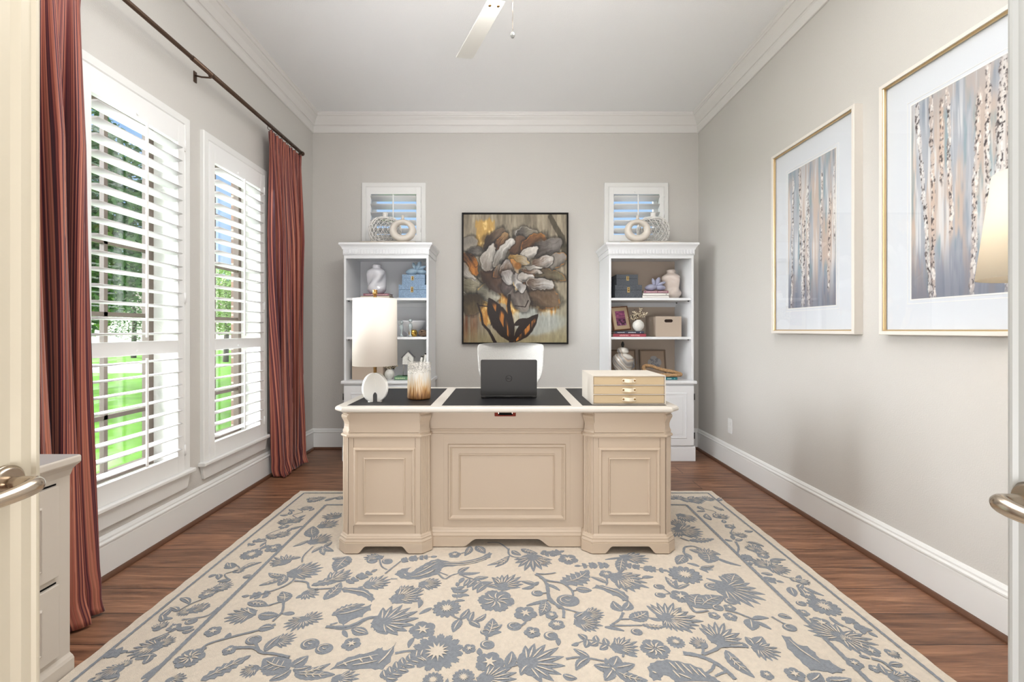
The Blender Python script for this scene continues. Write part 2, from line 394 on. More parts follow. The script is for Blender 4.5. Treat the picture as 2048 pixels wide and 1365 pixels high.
# doors (french doors standing open into the room, the camera in the opening)
dl_m = mat('cream_door_paint', (206, 197, 177), .4); dr_m = mat('grey_white_door_paint', (188, 190, 188), .4)
nickel = mat('satin_nickel', (190, 176, 160), .22, metal=1.)
def door(n, xf, yend, sgn, m_, hy, hz):
    root = thing('door_%d' % n, (xf, yend / 2, 0.01), kind='structure')
    T = Matrix.Translation((xf, 0, 0)) @ Matrix.Rotation(R(90 if sgn > 0 else -90), 4, 'Z')  # face looks to +X (sgn>0) or -X
    q = lambda y: y * sgn
    a, b = sorted((q(.0), q(yend)))
    m = MB(T); m.box(a, b, 0.0, .044, .012, 2.42); 
    m.build('slab', m_, root, bevel=.002)
    # astragal strip down the free edge and a recessed panel moulding
    e0, e1 = sorted((q(yend - .001), q(yend - .042)))
    m = MB(T); prof = [(0, 0), (0, .008), (.006, .012), (.010, .012), (.014, .007), (.030, .007), (.041, 0)]
    ring = lambda z: [((e1 - d) if sgn > 0 else (e0 + d), -h, z) for d, h in prof]
    m.loops([ring(.012), ring(2.42)], smooth=False); m.build('edge_moulding', m_, root)
    p0, p1 = sorted((q(.12), q(yend - .14)))
    m = MB(T)
    for z0, z1 in ((.25, .78), (1.02, 2.28)): m.frame(p0, p1, z0, z1, 0, [(0, 0), (.004, .008), (.016, .012), (.03, .003), (.03, 0)])
    m.build('panel_moulding', m_, root)
    # lever handle
    m = MB(T); u = q(hy); m.tube([(u, 0, hz), (u, -.008, hz)], .028, n=48)
    m.tube([(u, -.008, hz), (u, -.014, hz)], [.028, .022], n=48)
    h = m.build('handle_rose', nickel, root)
    m = MB(T); d = -sgn
    # neck out of the door, then the lever bends towards the hinge side
    pts = [(u, -.010, hz), (u, -.030, hz), (u, -.050, hz), (u + d * .004, -.060, hz), (u + d * .014, -.066, hz - .001), (u + d * .032, -.066, hz - .004), (u + d * .060, -.060, hz - .008), (u + d * .085, -.056, hz - .008), (u + d * .105, -.056, hz - .006)]
    m.tube(pts, [.0115, .0105, .0115, .013, .0135, .0125, .0115, .0105, .007], n=20); m.build('handle_lever', nickel, root, subsurf=1)
    return root
door(1, -.83, .805, 1, dl_m, .752, .917)
door(2, .805, .722, -1, dr_m, .69, .91)
# ================================================================== DESK
RUG_T = .011
dk = mat('desk_cream_paint', (192, 174, 154), .42)
dk_edge = mat('desk_top_white', (210, 203, 193), .35)
leather = mat('black_leather', (24, 24, 26), .46, bump=.25, bscale=260, var=.25, vscale=6, stretch=(.6, 6, 1))
DC = .01; DZ = RUG_T + .0052
desk = thing('executive_desk', (DC, 2.74, DZ), 'large cream painted pedestal desk with black leather top panels, standing on the floral rug', 'desk')
top_z = .775
def oct_(hw, y0, y1, c, cx=DC): return [(cx - hw + c, y0), (cx + hw - c, y0), (cx + hw, y0 + c), (cx + hw, y1 - c), (cx + hw - c, y1), (cx - hw + c, y1), (cx - hw, y1 - c), (cx - hw, y0 + c)]
# table top : profiled slab
def slab(name, hw, y0, y1, c, prof, m_, cx=DC, parent=desk):
    mb = MB(); mb.loops([[(p[0], p[1], z) for p in oct_(hw - d, y0 + d, y1 - d, c, cx)] for d, z in prof], smooth=False); return mb.build(name, m_, parent)
slab('desktop', .895, 2.335, 3.155, .050, [(.030, .742), (.022, .744), (.008, .747), (.001, .753), (0, .760), (.002, .768), (.007, .773), (.012, top_z)], dk_edge)
for a, b in ((-.822, -.388), (-.330, .346), (.404, .842)):
    m = MB(); m.box(a, b, 2.385, 3.075, top_z - .004, top_z + .0008); m.build('leather_panel', leather, desk)
# pedestals
def fluted(mb, p, q, z0, z1, n=4):
    """flat strip from p to q (xy) with n shallow round grooves"""
    P, Q = Vector((*p, 0)), Vector((*q, 0)); d = (Q - P); L = d.length; d.normalize(); nrm = Vector((d.y, -d.x, 0))
    pts = [(0, 0)]; wv = L * .72; s0 = (L - wv) / 2; gw = wv / n
    for k in range(n):
        a = s0 + k * gw
        for t in range(7): pts.append((a + gw * .12 + gw * .76 * t / 6, -math.sin(math.pi * t / 6) * gw * .5))
    pts.append((L, 0))
    ring = lambda z: [tuple(P + d * s_ + nrm * h + Vector((0, 0, z))) for s_, h in pts]
    mb.loops([ring(z0), ring(z1)], closed=False, smooth=False)
def pedestal(sgn):
    cx = DC + sgn * .6365; hw = .2265; YF_, YBk = 2.382, 3.105; c = .040
    m = MB()
    # carcass body with chamfered corners (fluted on the inner front corner)
    z0, z1 = .105, .610
    P = oct_(hw, YF_, YBk, c, cx)
    corner = (cx - sgn * hw, YF_ + c), (cx - sgn * (hw - c), YF_)
    m.loops([[(x, y, z0) for x, y in P], [(x, y, z1) for x, y in P]], smooth=False)
    m.build('pedestal_body', dk, desk)
    # fluted pilaster strips proud of the chamfers
    for s2 in (-1, 1):
        a = (cx + s2 * hw, YF_ + c); b = (cx + s2 * (hw - c), YF_)
        if s2 > 0: a, b = b, a
        d = Vector((b[0] - a[0], b[1] - a[1])).normalized(); nr = Vector((d.y, -d.x)) * .004
        A = (a[0] + nr.x, a[1] + nr.y); B = (b[0] + nr.x, b[1] + nr.y)
        mb = MB(); fluted(mb, A, B, z0, z1); mb.build('fluted_pilaster', dk, desk)
    # upper drawer-height frieze with scroll corbels
    mb = MB(); Q = oct_(hw - .006, YF_ + .004, YBk, c + .004, cx)
    mb.loops([[(x, y, .625) for x, y in Q], [(x, y, .744) for x, y in Q]], smooth=False); mb.build('frieze', dk, desk)
    mb = MB(); mb.box(cx - .186, cx + .186, YF_ - .001, YF_ + .01, .634, .738); mb.build('frieze_panel', dk, desk, bevel=.0015)
    for s2 in (-1, 1):
        # S-scroll corbel across the chamfer
        a = Vector((cx + s2 * (hw - .006), YF_ + .004 + c + .004)); b = Vector((cx + s2 * (hw - .006 - c - .004), YF_ + .004))
        mid = (a + b) / 2; n_ = Vector((s2, -1)).normalized(); tdir = (b - a).normalized(); hwid = (b - a).length / 2 + .001
        prof = [(-.01, .628), (.010, .628), (.014, .634), (.013, .642), (.008, .650), (.005, .662), (.005, .674), (.009, .688), (.016, .701), (.021, .711), (.022, .719), (.018, .725), (.013, .728), (.013, .732), (.020, .734), (.024, .739), (.024, .744), (-.01, .744)]
        r0 = [(mid.x + n_.x * o_ - tdir.x * hwid, mid.y + n_.y * o_ - tdir.y * hwid, z) for o_, z in prof]
        r1 = [(mid.x + n_.x * o_ + tdir.x * hwid, mid.y + n_.y * o_ + tdir.y * hwid, z) for o_, z in prof]
        mb = MB(); mb.loops([r0, r1], smooth=False); mb.build('corbel', dk, desk)
    slab('waist_moulding', hw + .012, YF_ - .012, YBk + .01, c + .004, [(.014, .606), (.010, .609), (.002, .612), (0, .618), (.002, .624), (.008, .627), (.010, .632)], dk, cx)
    slab('base_moulding', hw + .016, YF_ - .016, YBk + .012, c + .004, [(0, .066), (-.001, .074), (.003, .084), (.002, .090), (.006, .096), (.007, .101), (.013, .106), (.016, .109)], dk, cx)
    # bracket foot plinth with scooped arches: front/back, sides, chamfers
    t = .018; hp = hw + .018; yf = YF_ - .022; yb = YBk + .014; c2 = c + .006
    mb = MB()
    def arch(x0, x1, xa, xb, zt=.053):
        pts = [(x0, DZ), (xa, DZ)]
        for k in range(9): a_ = k / 8; pts.append((xa + .045 * a_, DZ + (zt - DZ) * (math.sin((a_ - .5) * math.pi) * .5 + .5)))
        for k in range(9): a_ = 1 - k / 8; pts.append((xb - .045 * a_, DZ + (zt - DZ) * (math.sin((a_ - .5) * math.pi) * .5 + .5)))
        return pts + [(xb, DZ), (x1, DZ), (x1, .068), (x0, .068)]
    w_ = hp - c2
    pf = arch(cx - w_, cx + w_, cx - .135, cx + .135)
    mb.prism(pf, 'y', yf, yf + t); mb.prism(pf, 'y', yb - t, yb)
    ps = arch(yf + c2, yb - c2, yf + c2 + .11, yb - c2 - .11)  # added fill at the motor housing, not a lamp of the fan
    mb.prism(ps, 'x', cx - hp, cx - hp + t); mb.prism(ps, 'x', cx + hp - t, cx + hp)
    for sx in (-1, 1):
        for ya, yb_ in ((yf, yf + c2), (yb, yb - c2)):
            q = t * .7 if yb_ > ya else -t * .7
            mb.prism([(cx + sx * (hp - c2), ya), (cx + sx * hp, yb_), (cx + sx * (hp - t), yb_ + q * .4), (cx + sx * (hp - c2 - t * .4), ya + q)], 'z', DZ, .068)
    mb.build('bracket_foot', dk, desk)
    # door-like panel with two mouldings and thin seams
    mb = MB(); U0, U1 = cx - .160, cx + .160
    mb.frame(U0, U1, .152, .557, YF_, [(0, 0), (0, .004), (.004, .010), (.010, .012), (.014, .008), (.018, .003), (.020, -.002)])
    mb.build('panel_moulding', dk, desk)
    mb = MB(); mb.frame(cx - .108, cx + .108, .207, .505, YF_, [(0, 0), (.001, .006), (.005, .009), (.009, .004), (.011, 0)])
    mb.build('inner_moulding', dk, desk)
    return U0, U1
seam = mat('seam_shadow_gap', (120, 104, 86), .8)
for sg in (-1, 1):
    U0, U1 = pedestal(sg); 
    for u in (U0, U1):
        for za, zb in ((.109, .152), (.557, .606)): mb = MB(); mb.box(u - .0009, u + .0009, 2.3812, 2.384, za, zb); mb.build('stile_seam', seam, desk)
# centre (modesty) section, recessed
YC = 2.462
mb = MB(); mb.box(DC - .415, DC + .415, YC, YC + .03, .06, .744); mb.box(DC - .415, DC + .415, YC + .03, YC + .6, .69, .744); mb.build('modesty_panel', dk, desk)
mb = MB(); z_ = [(0, .612), (.004, .612), (.010, .618), (.010, .626), (.006, .630), (.006, .636), (0, .638)]
mb.loops([[(DC - .412, YC - h, z) for h, z in z_], [(DC + .412, YC - h, z) for h, z in z_]], smooth=False); mb.build('rail_moulding', dk, desk)
mb = MB(); mb.box(DC - .34, DC + .34, YC - .0012, YC + .001, .112, .606); mb.build('centre_field', dk, desk, bevel=.0008)
mb = MB(); mb.frame(DC - .316, DC + .316, .150, .556, YC, [(0, 0), (0, .006), (.004, .013), (.012, .014), (.016, .008), (.022, .003), (.024, -.002)]); mb.build('panel_moulding', dk, desk)
mb = MB(); mb.frame(DC - .258, DC + .258, .204, .504, YC, [(0, 0), (.001, .007), (.005, .010), (.009, .005), (.012, 0)]); mb.build('inner_moulding', dk, desk)
mb = MB(); z_ = [(0, .064), (.022, .064), (.024, .074), (.018, .084), (.018, .090), (.010, .098), (.008, .104), (0, .110)]
mb.loops([[(DC - .40, YC - h, z) for h, z in z_], [(DC + .40, YC - h, z) for h, z in z_]], smooth=False); mb.build('base_moulding', dk, desk)
pts = [(DC - .40, DZ), (DC - .235, DZ)]
for k in range(11): a = k / 10; pts.append((DC - .235 + .075 * a, DZ + .040 * (math.sin((a - .5) * math.pi) * .5 + .5)))
for k in range(11): a = 1 - k / 10; pts.append((DC + .235 - .075 * a, DZ + .040 * (math.sin((a - .5) * math.pi) * .5 + .5)))
pts += [(DC + .235, DZ), (DC + .40, DZ), (DC + .40, .066), (DC - .40, .066)]
mb = MB(); mb.prism(pts, 'y', YC - .026, YC - .006); mb.build('bracket_foot', dk, desk)
# mahogany keyboard-tray pull below the top
maho = mat('mahogany', (120, 42, 26), .6, spec=.2); blk = mat('black_recess', (10, 9, 9), .7, spec=.1)
mb = MB(); mb.box(-.056, .058, YC - .012, YC + .001, .706, .741); mb.build('drawer_pull', maho, desk, bevel=.003)
pl = desk.children[-1]
mb = MB(); mb.box(-.036, .040, YC - .0135, YC - .011, .713, .739); mb.build('pull_recess', blk, pl)
for xa in (-.036, .037): mb = MB(); mb.box(xa, xa + .003, YC - .016, YC - .011, .721, .738); mb.build('finger_clip', nickel, pl)

desk.location.y -= .016

# ================================================================== BOOKCASES
bc = mat('bookcase_pale_grey_paint', (232, 233, 235), .4)
bcin = mat('bookcase_back_taupe', (204, 188, 172), .6); bcin2 = mat('bookcase_back_grey', (226, 227, 230), .6)
black_iron = mat('black_iron', (30, 28, 26), .5)
def bookcase(x0, x1, label, back):
    yf, yb = 4.055, 4.47; t = .020
    root = thing('bookcase', ((x0 + x1) / 2, 4.25, 0), label, 'bookcase', 'pair of bookcases against the back wall')
    m = MB(); m.box(x0 - .012, x1 + .012, yf - .012, yb, 0, .122); m.prism([(yf - .012, .122), (yf - .004, .128), (yf, .136), (yb, .136), (yb, .122)], 'x', x0 - .012, x1 + .012)
    m.build('plinth', bc, root, bevel=.003)
    m = MB(); m.box(x0, x0 + t, yf, yb, .13, .69); m.box(x1 - t, x1, yf, yb, .13, .69); m.box(x0, x1, yb - .01, yb, .13, .69); m.box(x0, x1, yf, yb, .13, .15)
    m.box(x0, x1, yf - .001, yf + .02, .66, .69); m.build('cabinet_body', bc, root)
    xm = (x0 + x1) / 2
    for k, (a, b) in enumerate(((x0 + .006, xm - .002), (xm + .002, x1 - .006))):
        m = MB(); m.box(a, b, yf - .020, yf, .143, .672)
        d = m.build('door', bc, root, bevel=.002)
        m = MB(); m.frame(a + .062, b - .062, .205, .610, yf - .020, [(0, 0), (.002, .004), (.010, .005), (.014, -.006), (.030, -.002), (.034, .001), (.034, -.004)]); m.build('raised_panel', bc, d)
        m = MB(); m.box(a + .098, b - .098, yf - .021, yf - .015, .241, .574); m.build('panel_field', bc, d, bevel=.004)
        hx = a - .004 if k == 0 else b + .004
        for zz in (.23, .575): m = MB(); m.tube([(hx, yf - .020, zz - .028), (hx, yf - .020, zz + .028)], .005); m.build('hinge', black_iron, d)
        kx = b - .03 if k == 0 else a + .03
        m = MB(); m.ball((kx, yf - .034, .43), .012, 14); m.tube([(kx, yf - .02, .43), (kx, yf - .03, .43)], .005); m.build('knob', black_iron, d)
    m = MB(); m.prism([(yf - .030, .690), (yf - .033, .696), (yf - .033, .708), (yf - .026, .715), (yf - .018, .717), (yb, .717), (yb, .690)], 'x', x0 - .016, x1 + .016); m.build('counter_ledge', bc, root)
    # hutch
    m = MB(); m.box(x0, x0 + t, yf, yb, .717, 1.90)
    m.build('side_panel', bc, root, bevel=.0015); m = MB(); m.box(x1 - t, x1, yf, yb, .717, 1.90); m.build('side_panel', bc, root, bevel=.0015)
    m = MB(); m.box(x0 + t, x1 - t, yb - .012, yb, .717, 1.90); m.build('back_panel', back, root)
    m = MB(); m.box(x0, x1, yf, yb, 1.875, 1.90); m.box(x0 + t, x1 - t, yf, yf + .02, 1.806, 1.875); m.frame(x0 + .002, x1 - .002, 1.806, 1.83, yf, [(0, 0), (0, .003), (.006, .003), (.006, 0)]); m.build('header', bc, root)
    for zt in (1.455, 1.106):
        m = MB(); m.box(x0 + t + .001, x1 - t - .001, yf + .006, yb - .014, zt - .022, zt); s_ = m.build('shelf', bc, root, bevel=.002)
        m = MB()
        for xx in (x0 + t + .008, x1 - t - .008):
            for yy in (yf + .05, yb - .08): m.tube([(xx - .007, yy, zt - .026), (xx + .007, yy, zt - .026)], .004)
        m.build('shelf_pin', black_iron, s_)
    m = MB(); m.box(x0 + t, x1 - t, yb - .030, yb - .012, 1.392, 1.432); m.build('rear_cleat', bc, root)
    # dentil frieze and cornice
    m = MB(); m.box(x0 - .006, x1 + .006, yf - .008, yb, 1.838, 1.892); m.build('frieze', bc, root, bevel=.001)
    nd = 28; wd = (x1 - x0 + .012) / nd
    m = MB()
    for k in range(nd): m.box(x0 - .006 + wd * k + wd * .16, x0 - .006 + wd * (k + 1) - wd * .16, yf - .017, yf - .007, 1.846, 1.880)
    m.build('dentil_moulding', bc, root)
    pr = [(0, 1.884), (.012, 1.886), (.014, 1.895), (.020, 1.908), (.030, 1.920), (.036, 1.926), (.036, 1.940), (.034, 1.943)]
    rings = [[(x0 - d, yf - d, z), (x1 + d, yf - d, z), (x1 + d, yb, z), (x0 - d, yb, z)] for d, z in pr]
    m = MB(); m.loops(rings, smooth=False); m.build('cornice', bc, root)
    return root
BL = (-1.436, -.681); BR = (.927, 1.682)
bookcase(*BL, 'pale grey bookcase on the left of the back wall, behind the white table lamp', bcin2)
bookcase(*BR, 'pale grey bookcase on the right of the back wall, behind the drawer box', bcin)
# ================================================================== CURTAINS
def stripe_mat(name, sw, hue):
    m = bpy.data.materials.new(name); m.use_nodes = True; n = m.node_tree; b = n.nodes['Principled BSDF']; L = n.links.new
    uv = n.nodes.new('ShaderNodeUVMap'); sp_ = n.nodes.new('ShaderNodeSeparateXYZ'); L(uv.outputs[0], sp_.inputs[0])
    cx = n.nodes.new('ShaderNodeCombineXYZ'); mu = n.nodes.new('ShaderNodeMath'); mu.operation = 'MULTIPLY'; mu.inputs[1].default_value = sw; L(sp_.outputs[0], mu.inputs[0]); L(mu.outputs[0], cx.inputs[0])
    mv = n.nodes.new('ShaderNodeMath'); mv.operation = 'MULTIPLY'; mv.inputs[1].default_value = .6; L(sp_.outputs[1], mv.inputs[0]); L(mv.outputs[0], cx.inputs[1])
    nz = n.nodes.new('ShaderNodeTexNoise'); nz.inputs['Scale'].default_value = 1; nz.inputs['Detail'].default_value = 1.5; L(cx.outputs[0], nz.inputs[0])
    wv = n.nodes.new('ShaderNodeMath'); wv.operation = 'MULTIPLY_ADD'; wv.inputs[1].default_value = 3.4; wv.inputs[2].default_value = -1.22; L(nz.outputs[0], wv.inputs[0])
    cr = n.nodes.new('ShaderNodeValToRGB'); L(wv.outputs[0], cr.inputs[0]); el = cr.color_ramp.elements
    el[0].position = .12; el[0].color = S(70, 30, 42); el[1].position = .85; el[1].color = S(*hue)
    for p, c in ((.34, (106, 50, 54)), (.46, (140, 74, 66)), (.62, (160, 90, 72))):
        q = el.new(p); q.color = S(*c)
    # fine ribs
    c2 = n.nodes.new('ShaderNodeMath'); c2.operation = 'MULTIPLY'; c2.inputs[1].default_value = sw * 5; L(sp_.outputs[0], c2.inputs[0])
    si = n.nodes.new('ShaderNodeMath'); si.operation = 'SINE'; L(c2.outputs[0], si.inputs[0])
    mr = n.nodes.new('ShaderNodeMapRange'); mr.inputs['From Min'].default_value = -1; mr.inputs['To Min'].default_value = .72; mr.inputs['To Max'].default_value = 1.12; L(si.outputs[0], mr.inputs[0])
    v = n.nodes.new('ShaderNodeVectorMath'); v.operation = 'SCALE'; L(cr.outputs[0], v.inputs[0]); L(mr.outputs[0], v.inputs['Scale']); L(v.outputs[0], b.inputs['Base Color'])
    b.inputs['Roughness'].default_value = .55; b.inputs['Specular IOR Level'].default_value = .35; b.inputs['Sheen Weight'].default_value = .35; b.inputs['Sheen Roughness'].default_value = .4
    return m
silk = stripe_mat('striped_silk', 100, (184, 116, 94))
rod_m = mat('bronze_rod', (92, 74, 62), .38, metal=.7)
rod = thing('curtain_rod', (-1.79, 2.7, 2.727), 'long thin bronze curtain rod high on the left wall above both windows', 'curtain rod')
m = MB(); m.tube([(-1.79, 1.30, 2.727), (-1.79, 4.02, 2.727)], .0125, 16); m.tube([(-1.79, 2.60, 2.727), (-1.79, 4.02, 2.727)], .0145, 16); m.build('pole', rod_m, rod)
for y in (1.32, 2.775, 3.99):
    m = MB(); m.box(-1.893, -1.887, y - .012, y + .012, 2.68, 2.745); m.tube([(-1.89, y, 2.722), (-1.85, y, 2.712), (-1.80, y, 2.708), (-1.785, y, 2.711)], .0055, 8)
    m.tube([(-1.79 + .017 * math.cos(a), y, 2.727 + .017 * math.sin(a)) for a in [R(q) for q in range(-170, 11, 20)]], .004, 8); m.build('bracket', rod_m, rod)
for y in (1.30, 4.02): m = MB(); m.ball((-1.79, y, 2.727), .019, 16); m.build('finial', rod_m, rod)

def curtain(name, label, s0, s1, zt, folds, top_x, bot_x, ybot, seed, pinch, rings):
    rnd = random.Random(seed); ph = [rnd.uniform(-.5, .5) for _ in range(40)]; am = [rnd.uniform(.65, 1.3) for _ in range(40)]
    root = thing(name, (top_x, (s0 + s1) / 2, .01), label, 'curtain', 'striped curtains on the left wall')
    NU, NV = 360, 110
    def f(u, v):
        z = zt * (1 - v) + .012 * v if True else 0
        k = v ** .8
        a0, a1 = s0 + (ybot[0] - s0) * k, s1 + (ybot[1] - s1) * k
        uu = u + .012 * math.sin(5 * v + 9 * u)
        fp = uu * folds; i = int(max(0, min(39, fp)))
        env = am[i] * (1 - (fp - int(fp))) + am[min(39, i + 1)] * (fp - int(fp))
        amp = (.013 if v < .035 else .013 + (.046 - .013) * min(1, (v - .035) / .25)) * env
        c = math.cos(2 * math.pi * fp + .5 * math.sin(3 * v + i))
        x = top_x + (bot_x - top_x) * v ** 1.6 + amp * (c + .18 * math.cos(4 * math.pi * fp + 4 * v))
        y = a0 + (a1 - a0) * uu + .012 * math.sin(4 * math.pi * fp) * min(1, v * 3)
        if pinch and v < .06:
            x += .006 * math.sin(2 * math.pi * fp * 5) * (1 - v / .06)
        if v > .93: # break on the floor
            q = (v - .93) / .07; x += .015 * q * q + .008 * q * math.sin(14 * u + 6 * q)
        return (x, y, z)
    m = MB(); m.grid(f, NU, NV, uvfn=lambda u, v: (u * (1.2 if folds < 8 else 1.6), v)); m.build('drape', silk, root, solid=.003)
    for k in range(rings):
        y = s0 + .02 + (s1 - s0 - .04) * k / max(1, rings - 1)
        m = MB(); m.tube([(top_x + .021 * math.cos(a), y, 2.727 - .004 + .021 * math.sin(a)) for a in [2 * math.pi * q / 20 for q in range(21)]], .0022, 6); m.build('ring', rod_m, root)
    return root
curtain('striped_curtain', 'rust and plum striped silk curtain in the left foreground, hanging beside the cream door', 1.612, 1.945, 2.70, 3.4, -1.80, -1.70, (1.60, 1.885), 3, True, 6)
curtain('striped_curtain', 'rust and plum striped pinch-pleated curtain in the far left corner beyond the second window', 3.47, 3.98, 2.695, 9, -1.80, -1.79, (3.58, 3.96), 5, True, 7)

# ================================================================== LEFT CABINET (drawer side faces into the room)
cab_m = mat('cabinet_greige_paint', (206, 197, 186), .45); cab_top = mat('cabinet_top_paint', (178, 174, 172), .4)
cabt = thing('file_cabinet', (-1.69, 1.1, 0), 'low putty-coloured two-drawer file cabinet by the left wall, beside the near curtain', 'cabinet')
m = MB(); m.box(-1.868, -1.492, .68, 1.560, .05, .690); m.build('cabinet_body', cab_m, cabt)
m = MB(); pr = [(0, .672), (.004, .680), (.008, .694), (.020, .708), (.026, .712), (.028, .716)]
m.loops([[(-1.868, .68 - d, z), (-1.492 + d, .68 - d, z), (-1.492 + d, 1.560 + d * .3, z), (-1.868, 1.560 + d * .3, z)] for d, z in pr], smooth=False); m.build('cornice', cab_m, cabt)
m = MB(); m.box(-1.868, -1.455, .645, 1.566, .716, .742); m.build('cabinet_top', cab_m, cabt, bevel=.006, seg=3)
m = MB(); m.box(-1.865, -1.460, .65, 1.562, .7418, .7428); m.build('top_surface', cab_top, cabt)
m = MB(); pr = [(.012, 0), (.012, .045), (.008, .055), (.004, .060), (0, .066)]
m.loops([[(-1.868, .68 - d, z), (-1.492 + d, .68 - d, z), (-1.492 + d, 1.560 + d * .3, z), (-1.868, 1.560 + d * .3, z)] for d, z in pr], smooth=False); m.build('plinth', cab_m, cabt)
TC = Matrix.Translation((-1.492, 0, 0)) @ Matrix.Rotation(R(90), 4, 'Z')
for za, zb in ((.085, .325), (.352, .652)):
    m = MB(TC); m.box(.74, 1.512, -.012, 0, za, zb); d = m.build('drawer', cab_m, cabt, bevel=.002)
    m = MB(TC); m.frame(.80, 1.452, za + .04, zb - .05, -.012, [(0, 0), (.001, .005), (.006, .008), (.012, -.002), (.012, -.006)]); m.build('panel_moulding', cab_m, d)
    m = MB(TC); m.box(.742, 1.512, -.0005, 0, zb + .001, zb + .007); m.build('gap', blk, d)
    m = MB(TC); m.ball((1.12, -.034, (za + zb) / 2), .014); m.build('knob', nickel, d)

# ================================================================== PICTURE FRAMES ON THE RIGHT WALL
frame_w = mat('white_gloss_frame', (226, 220, 212), .3); gold = mat('gold_leaf_edge', (218, 190, 144), .35, metal=.8)
matb = mat('mat_board', (214, 218, 224), .6)

def pglass():
    m = bpy.data.materials.new('picture_glass'); m.use_nodes = True; n = m.node_tree; n.nodes.clear(); o = n.nodes.new('ShaderNodeOutputMaterial')
    t = n.nodes.new('ShaderNodeBsdfTransparent'); g = n.nodes.new('ShaderNodeBsdfGlossy'); g.inputs['Roughness'].default_value = .01
    lw = n.nodes.new('ShaderNodeLayerWeight'); lw.inputs['Blend'].default_value = .35; f = n.nodes.new('ShaderNodeMath'); f.operation = 'MULTIPLY'; f.inputs[1].default_value = .28
    n.links.new(lw.outputs['Facing'], f.inputs[0]); x = n.nodes.new('ShaderNodeMixShader')
    n.links.new(f.outputs[0], x.inputs[0]); n.links.new(t.outputs[0], x.inputs[1]); n.links.new(g.outputs[0], x.inputs[2]); n.links.new(x.outputs[0], o.inputs[0]); return m
pic_glass = pglass()

def smooth(e0, e1, x): t = np.clip((x - e0) / (e1 - e0), 0, 1); return t * t * (3 - 2 * t)
def vnoise(xx, yy, seed):
    """smooth value noise on arrays"""
    rs = np.random.RandomState(seed); g = rs.rand(256, 256)
    x0 = np.floor(xx).astype(int); y0 = np.floor(yy).astype(int); fx = xx - x0; fy = yy - y0; fx = fx * fx * (3 - 2 * fx); fy = fy * fy * (3 - 2 * fy)
    q = lambda a, b: g[b % 256, a % 256]
    return (q(x0, y0) * (1 - fx) + q(x0 + 1, y0) * fx) * (1 - fy) + (q(x0, y0 + 1) * (1 - fx) + q(x0 + 1, y0 + 1) * fx) * fy
def fbm(xx, yy, seed, o=4):
    s_, a, t = 0, 1, 0
    for k in range(o): s_ = s_ + a * vnoise(xx * 2 ** k, yy * 2 ** k, seed + k); t += a; a *= .55
    return s_ / t
def mixc(img, col, a): img += (np.array(col) - img) * a[..., None]
C255 = lambda r, g, b: np.array([r, g, b]) / 255.
def tolin(a): a = np.clip(a, 0, 1); return np.where(a <= .04045, a / 12.92, ((a + .055) / 1.055) ** 2.4)
def paint_grid(T, x0, x1, z0, z1, y, img, name, m_, parent):
    """a flat canvas whose pigments are stored per vertex; img[row from bottom, column]"""
    nv, nu = img.shape[0] - 1, img.shape[1] - 1
    mb = MB(T); mb.grid(lambda u, v: (x0 + (x1 - x0) * u, y, z0 + (z1 - z0) * v), nu, nv, smooth=False)
    c = np.ones((nv + 1, nu + 1, 4), np.float32); c[..., :3] = tolin(img)
    return mb.build(name, m_, parent, cols=c)
def birch(seed, trunks, n=(170, 330), warm=.5):
    W, H = n; v, u = np.mgrid[0:H, 0:W]; u = u / (W - 1); v = v / (H - 1)
    img = np.zeros((H, W, 3)); img[:] = C255(172, 176, 184)
    a = fbm(u * 14, v * 3 + 5, seed); mixc(img, C255(128, 140, 156), smooth(.45, .75, a) * .8)
    a = fbm(u * 10 + 7, v * 2.5, seed + 9); mixc(img, C255(200, 180, 166), smooth(.40, .58, a) * .9)
    a = fbm(u * 30 + 3, v * 3, seed + 17, 3); mixc(img, C255(222, 222, 222), smooth(.50, .72, a) * .8)
    a = fbm(u * 16 + 3, v * 4, seed + 27, 3); mixc(img, C255(120, 150, 160), smooth(.6, .8, a) * .6)
    mixc(img, C255(104, 108, 124), smooth(.35, .0, v + .15 * (fbm(u * 20, v * 2, seed + 3) - .5)) * .75)
    mixc(img, C255(140, 148, 160), smooth(.75, 1.0, v) * .35)
    for (tx, w_, v0, v1, lean, dark, o_) in trunks:
        wob = (fbm(v * 9, v * 0 + tx * 50, seed + 31, 3) - .5) * .03
        cx_ = tx + lean * (v - .5) + wob; d = (u - cx_) / (w_ * .72)
        edge = .5 + .35 * (fbm(u * 0 + tx * 9, v * 46, seed + 37, 3) - .5) * 2
        body = smooth(edge + .12, edge - .05, np.abs(d)) * smooth(v0 - .03, v0 + .03, v) * smooth(v1 + .03, v1 - .03, v)
        mixc(img, C255(222, 214, 208) * (1 - o_) + C255(196, 158, 130) * o_, body * .62)
        bark = fbm(u * 60, v * 75, seed + 41, 3); side = smooth(-.6, .5, d * (1 if seed % 2 else -1))
        mixc(img, C255(84, 74, 74), body * smooth(.52, .66, bark * .75 + side * .35 - .10) * dark * .8)
        mixc(img, C255(60, 52, 54), body * smooth(.60, .66, bark) * dark)
        mixc(img, C255(246, 244, 240), body * smooth(.60, .68, fbm(u * 50 + 9, v * 30, seed + 47, 2)) * .65)
    return img
canvas_m = vcol_mat('printed_paper', .6)
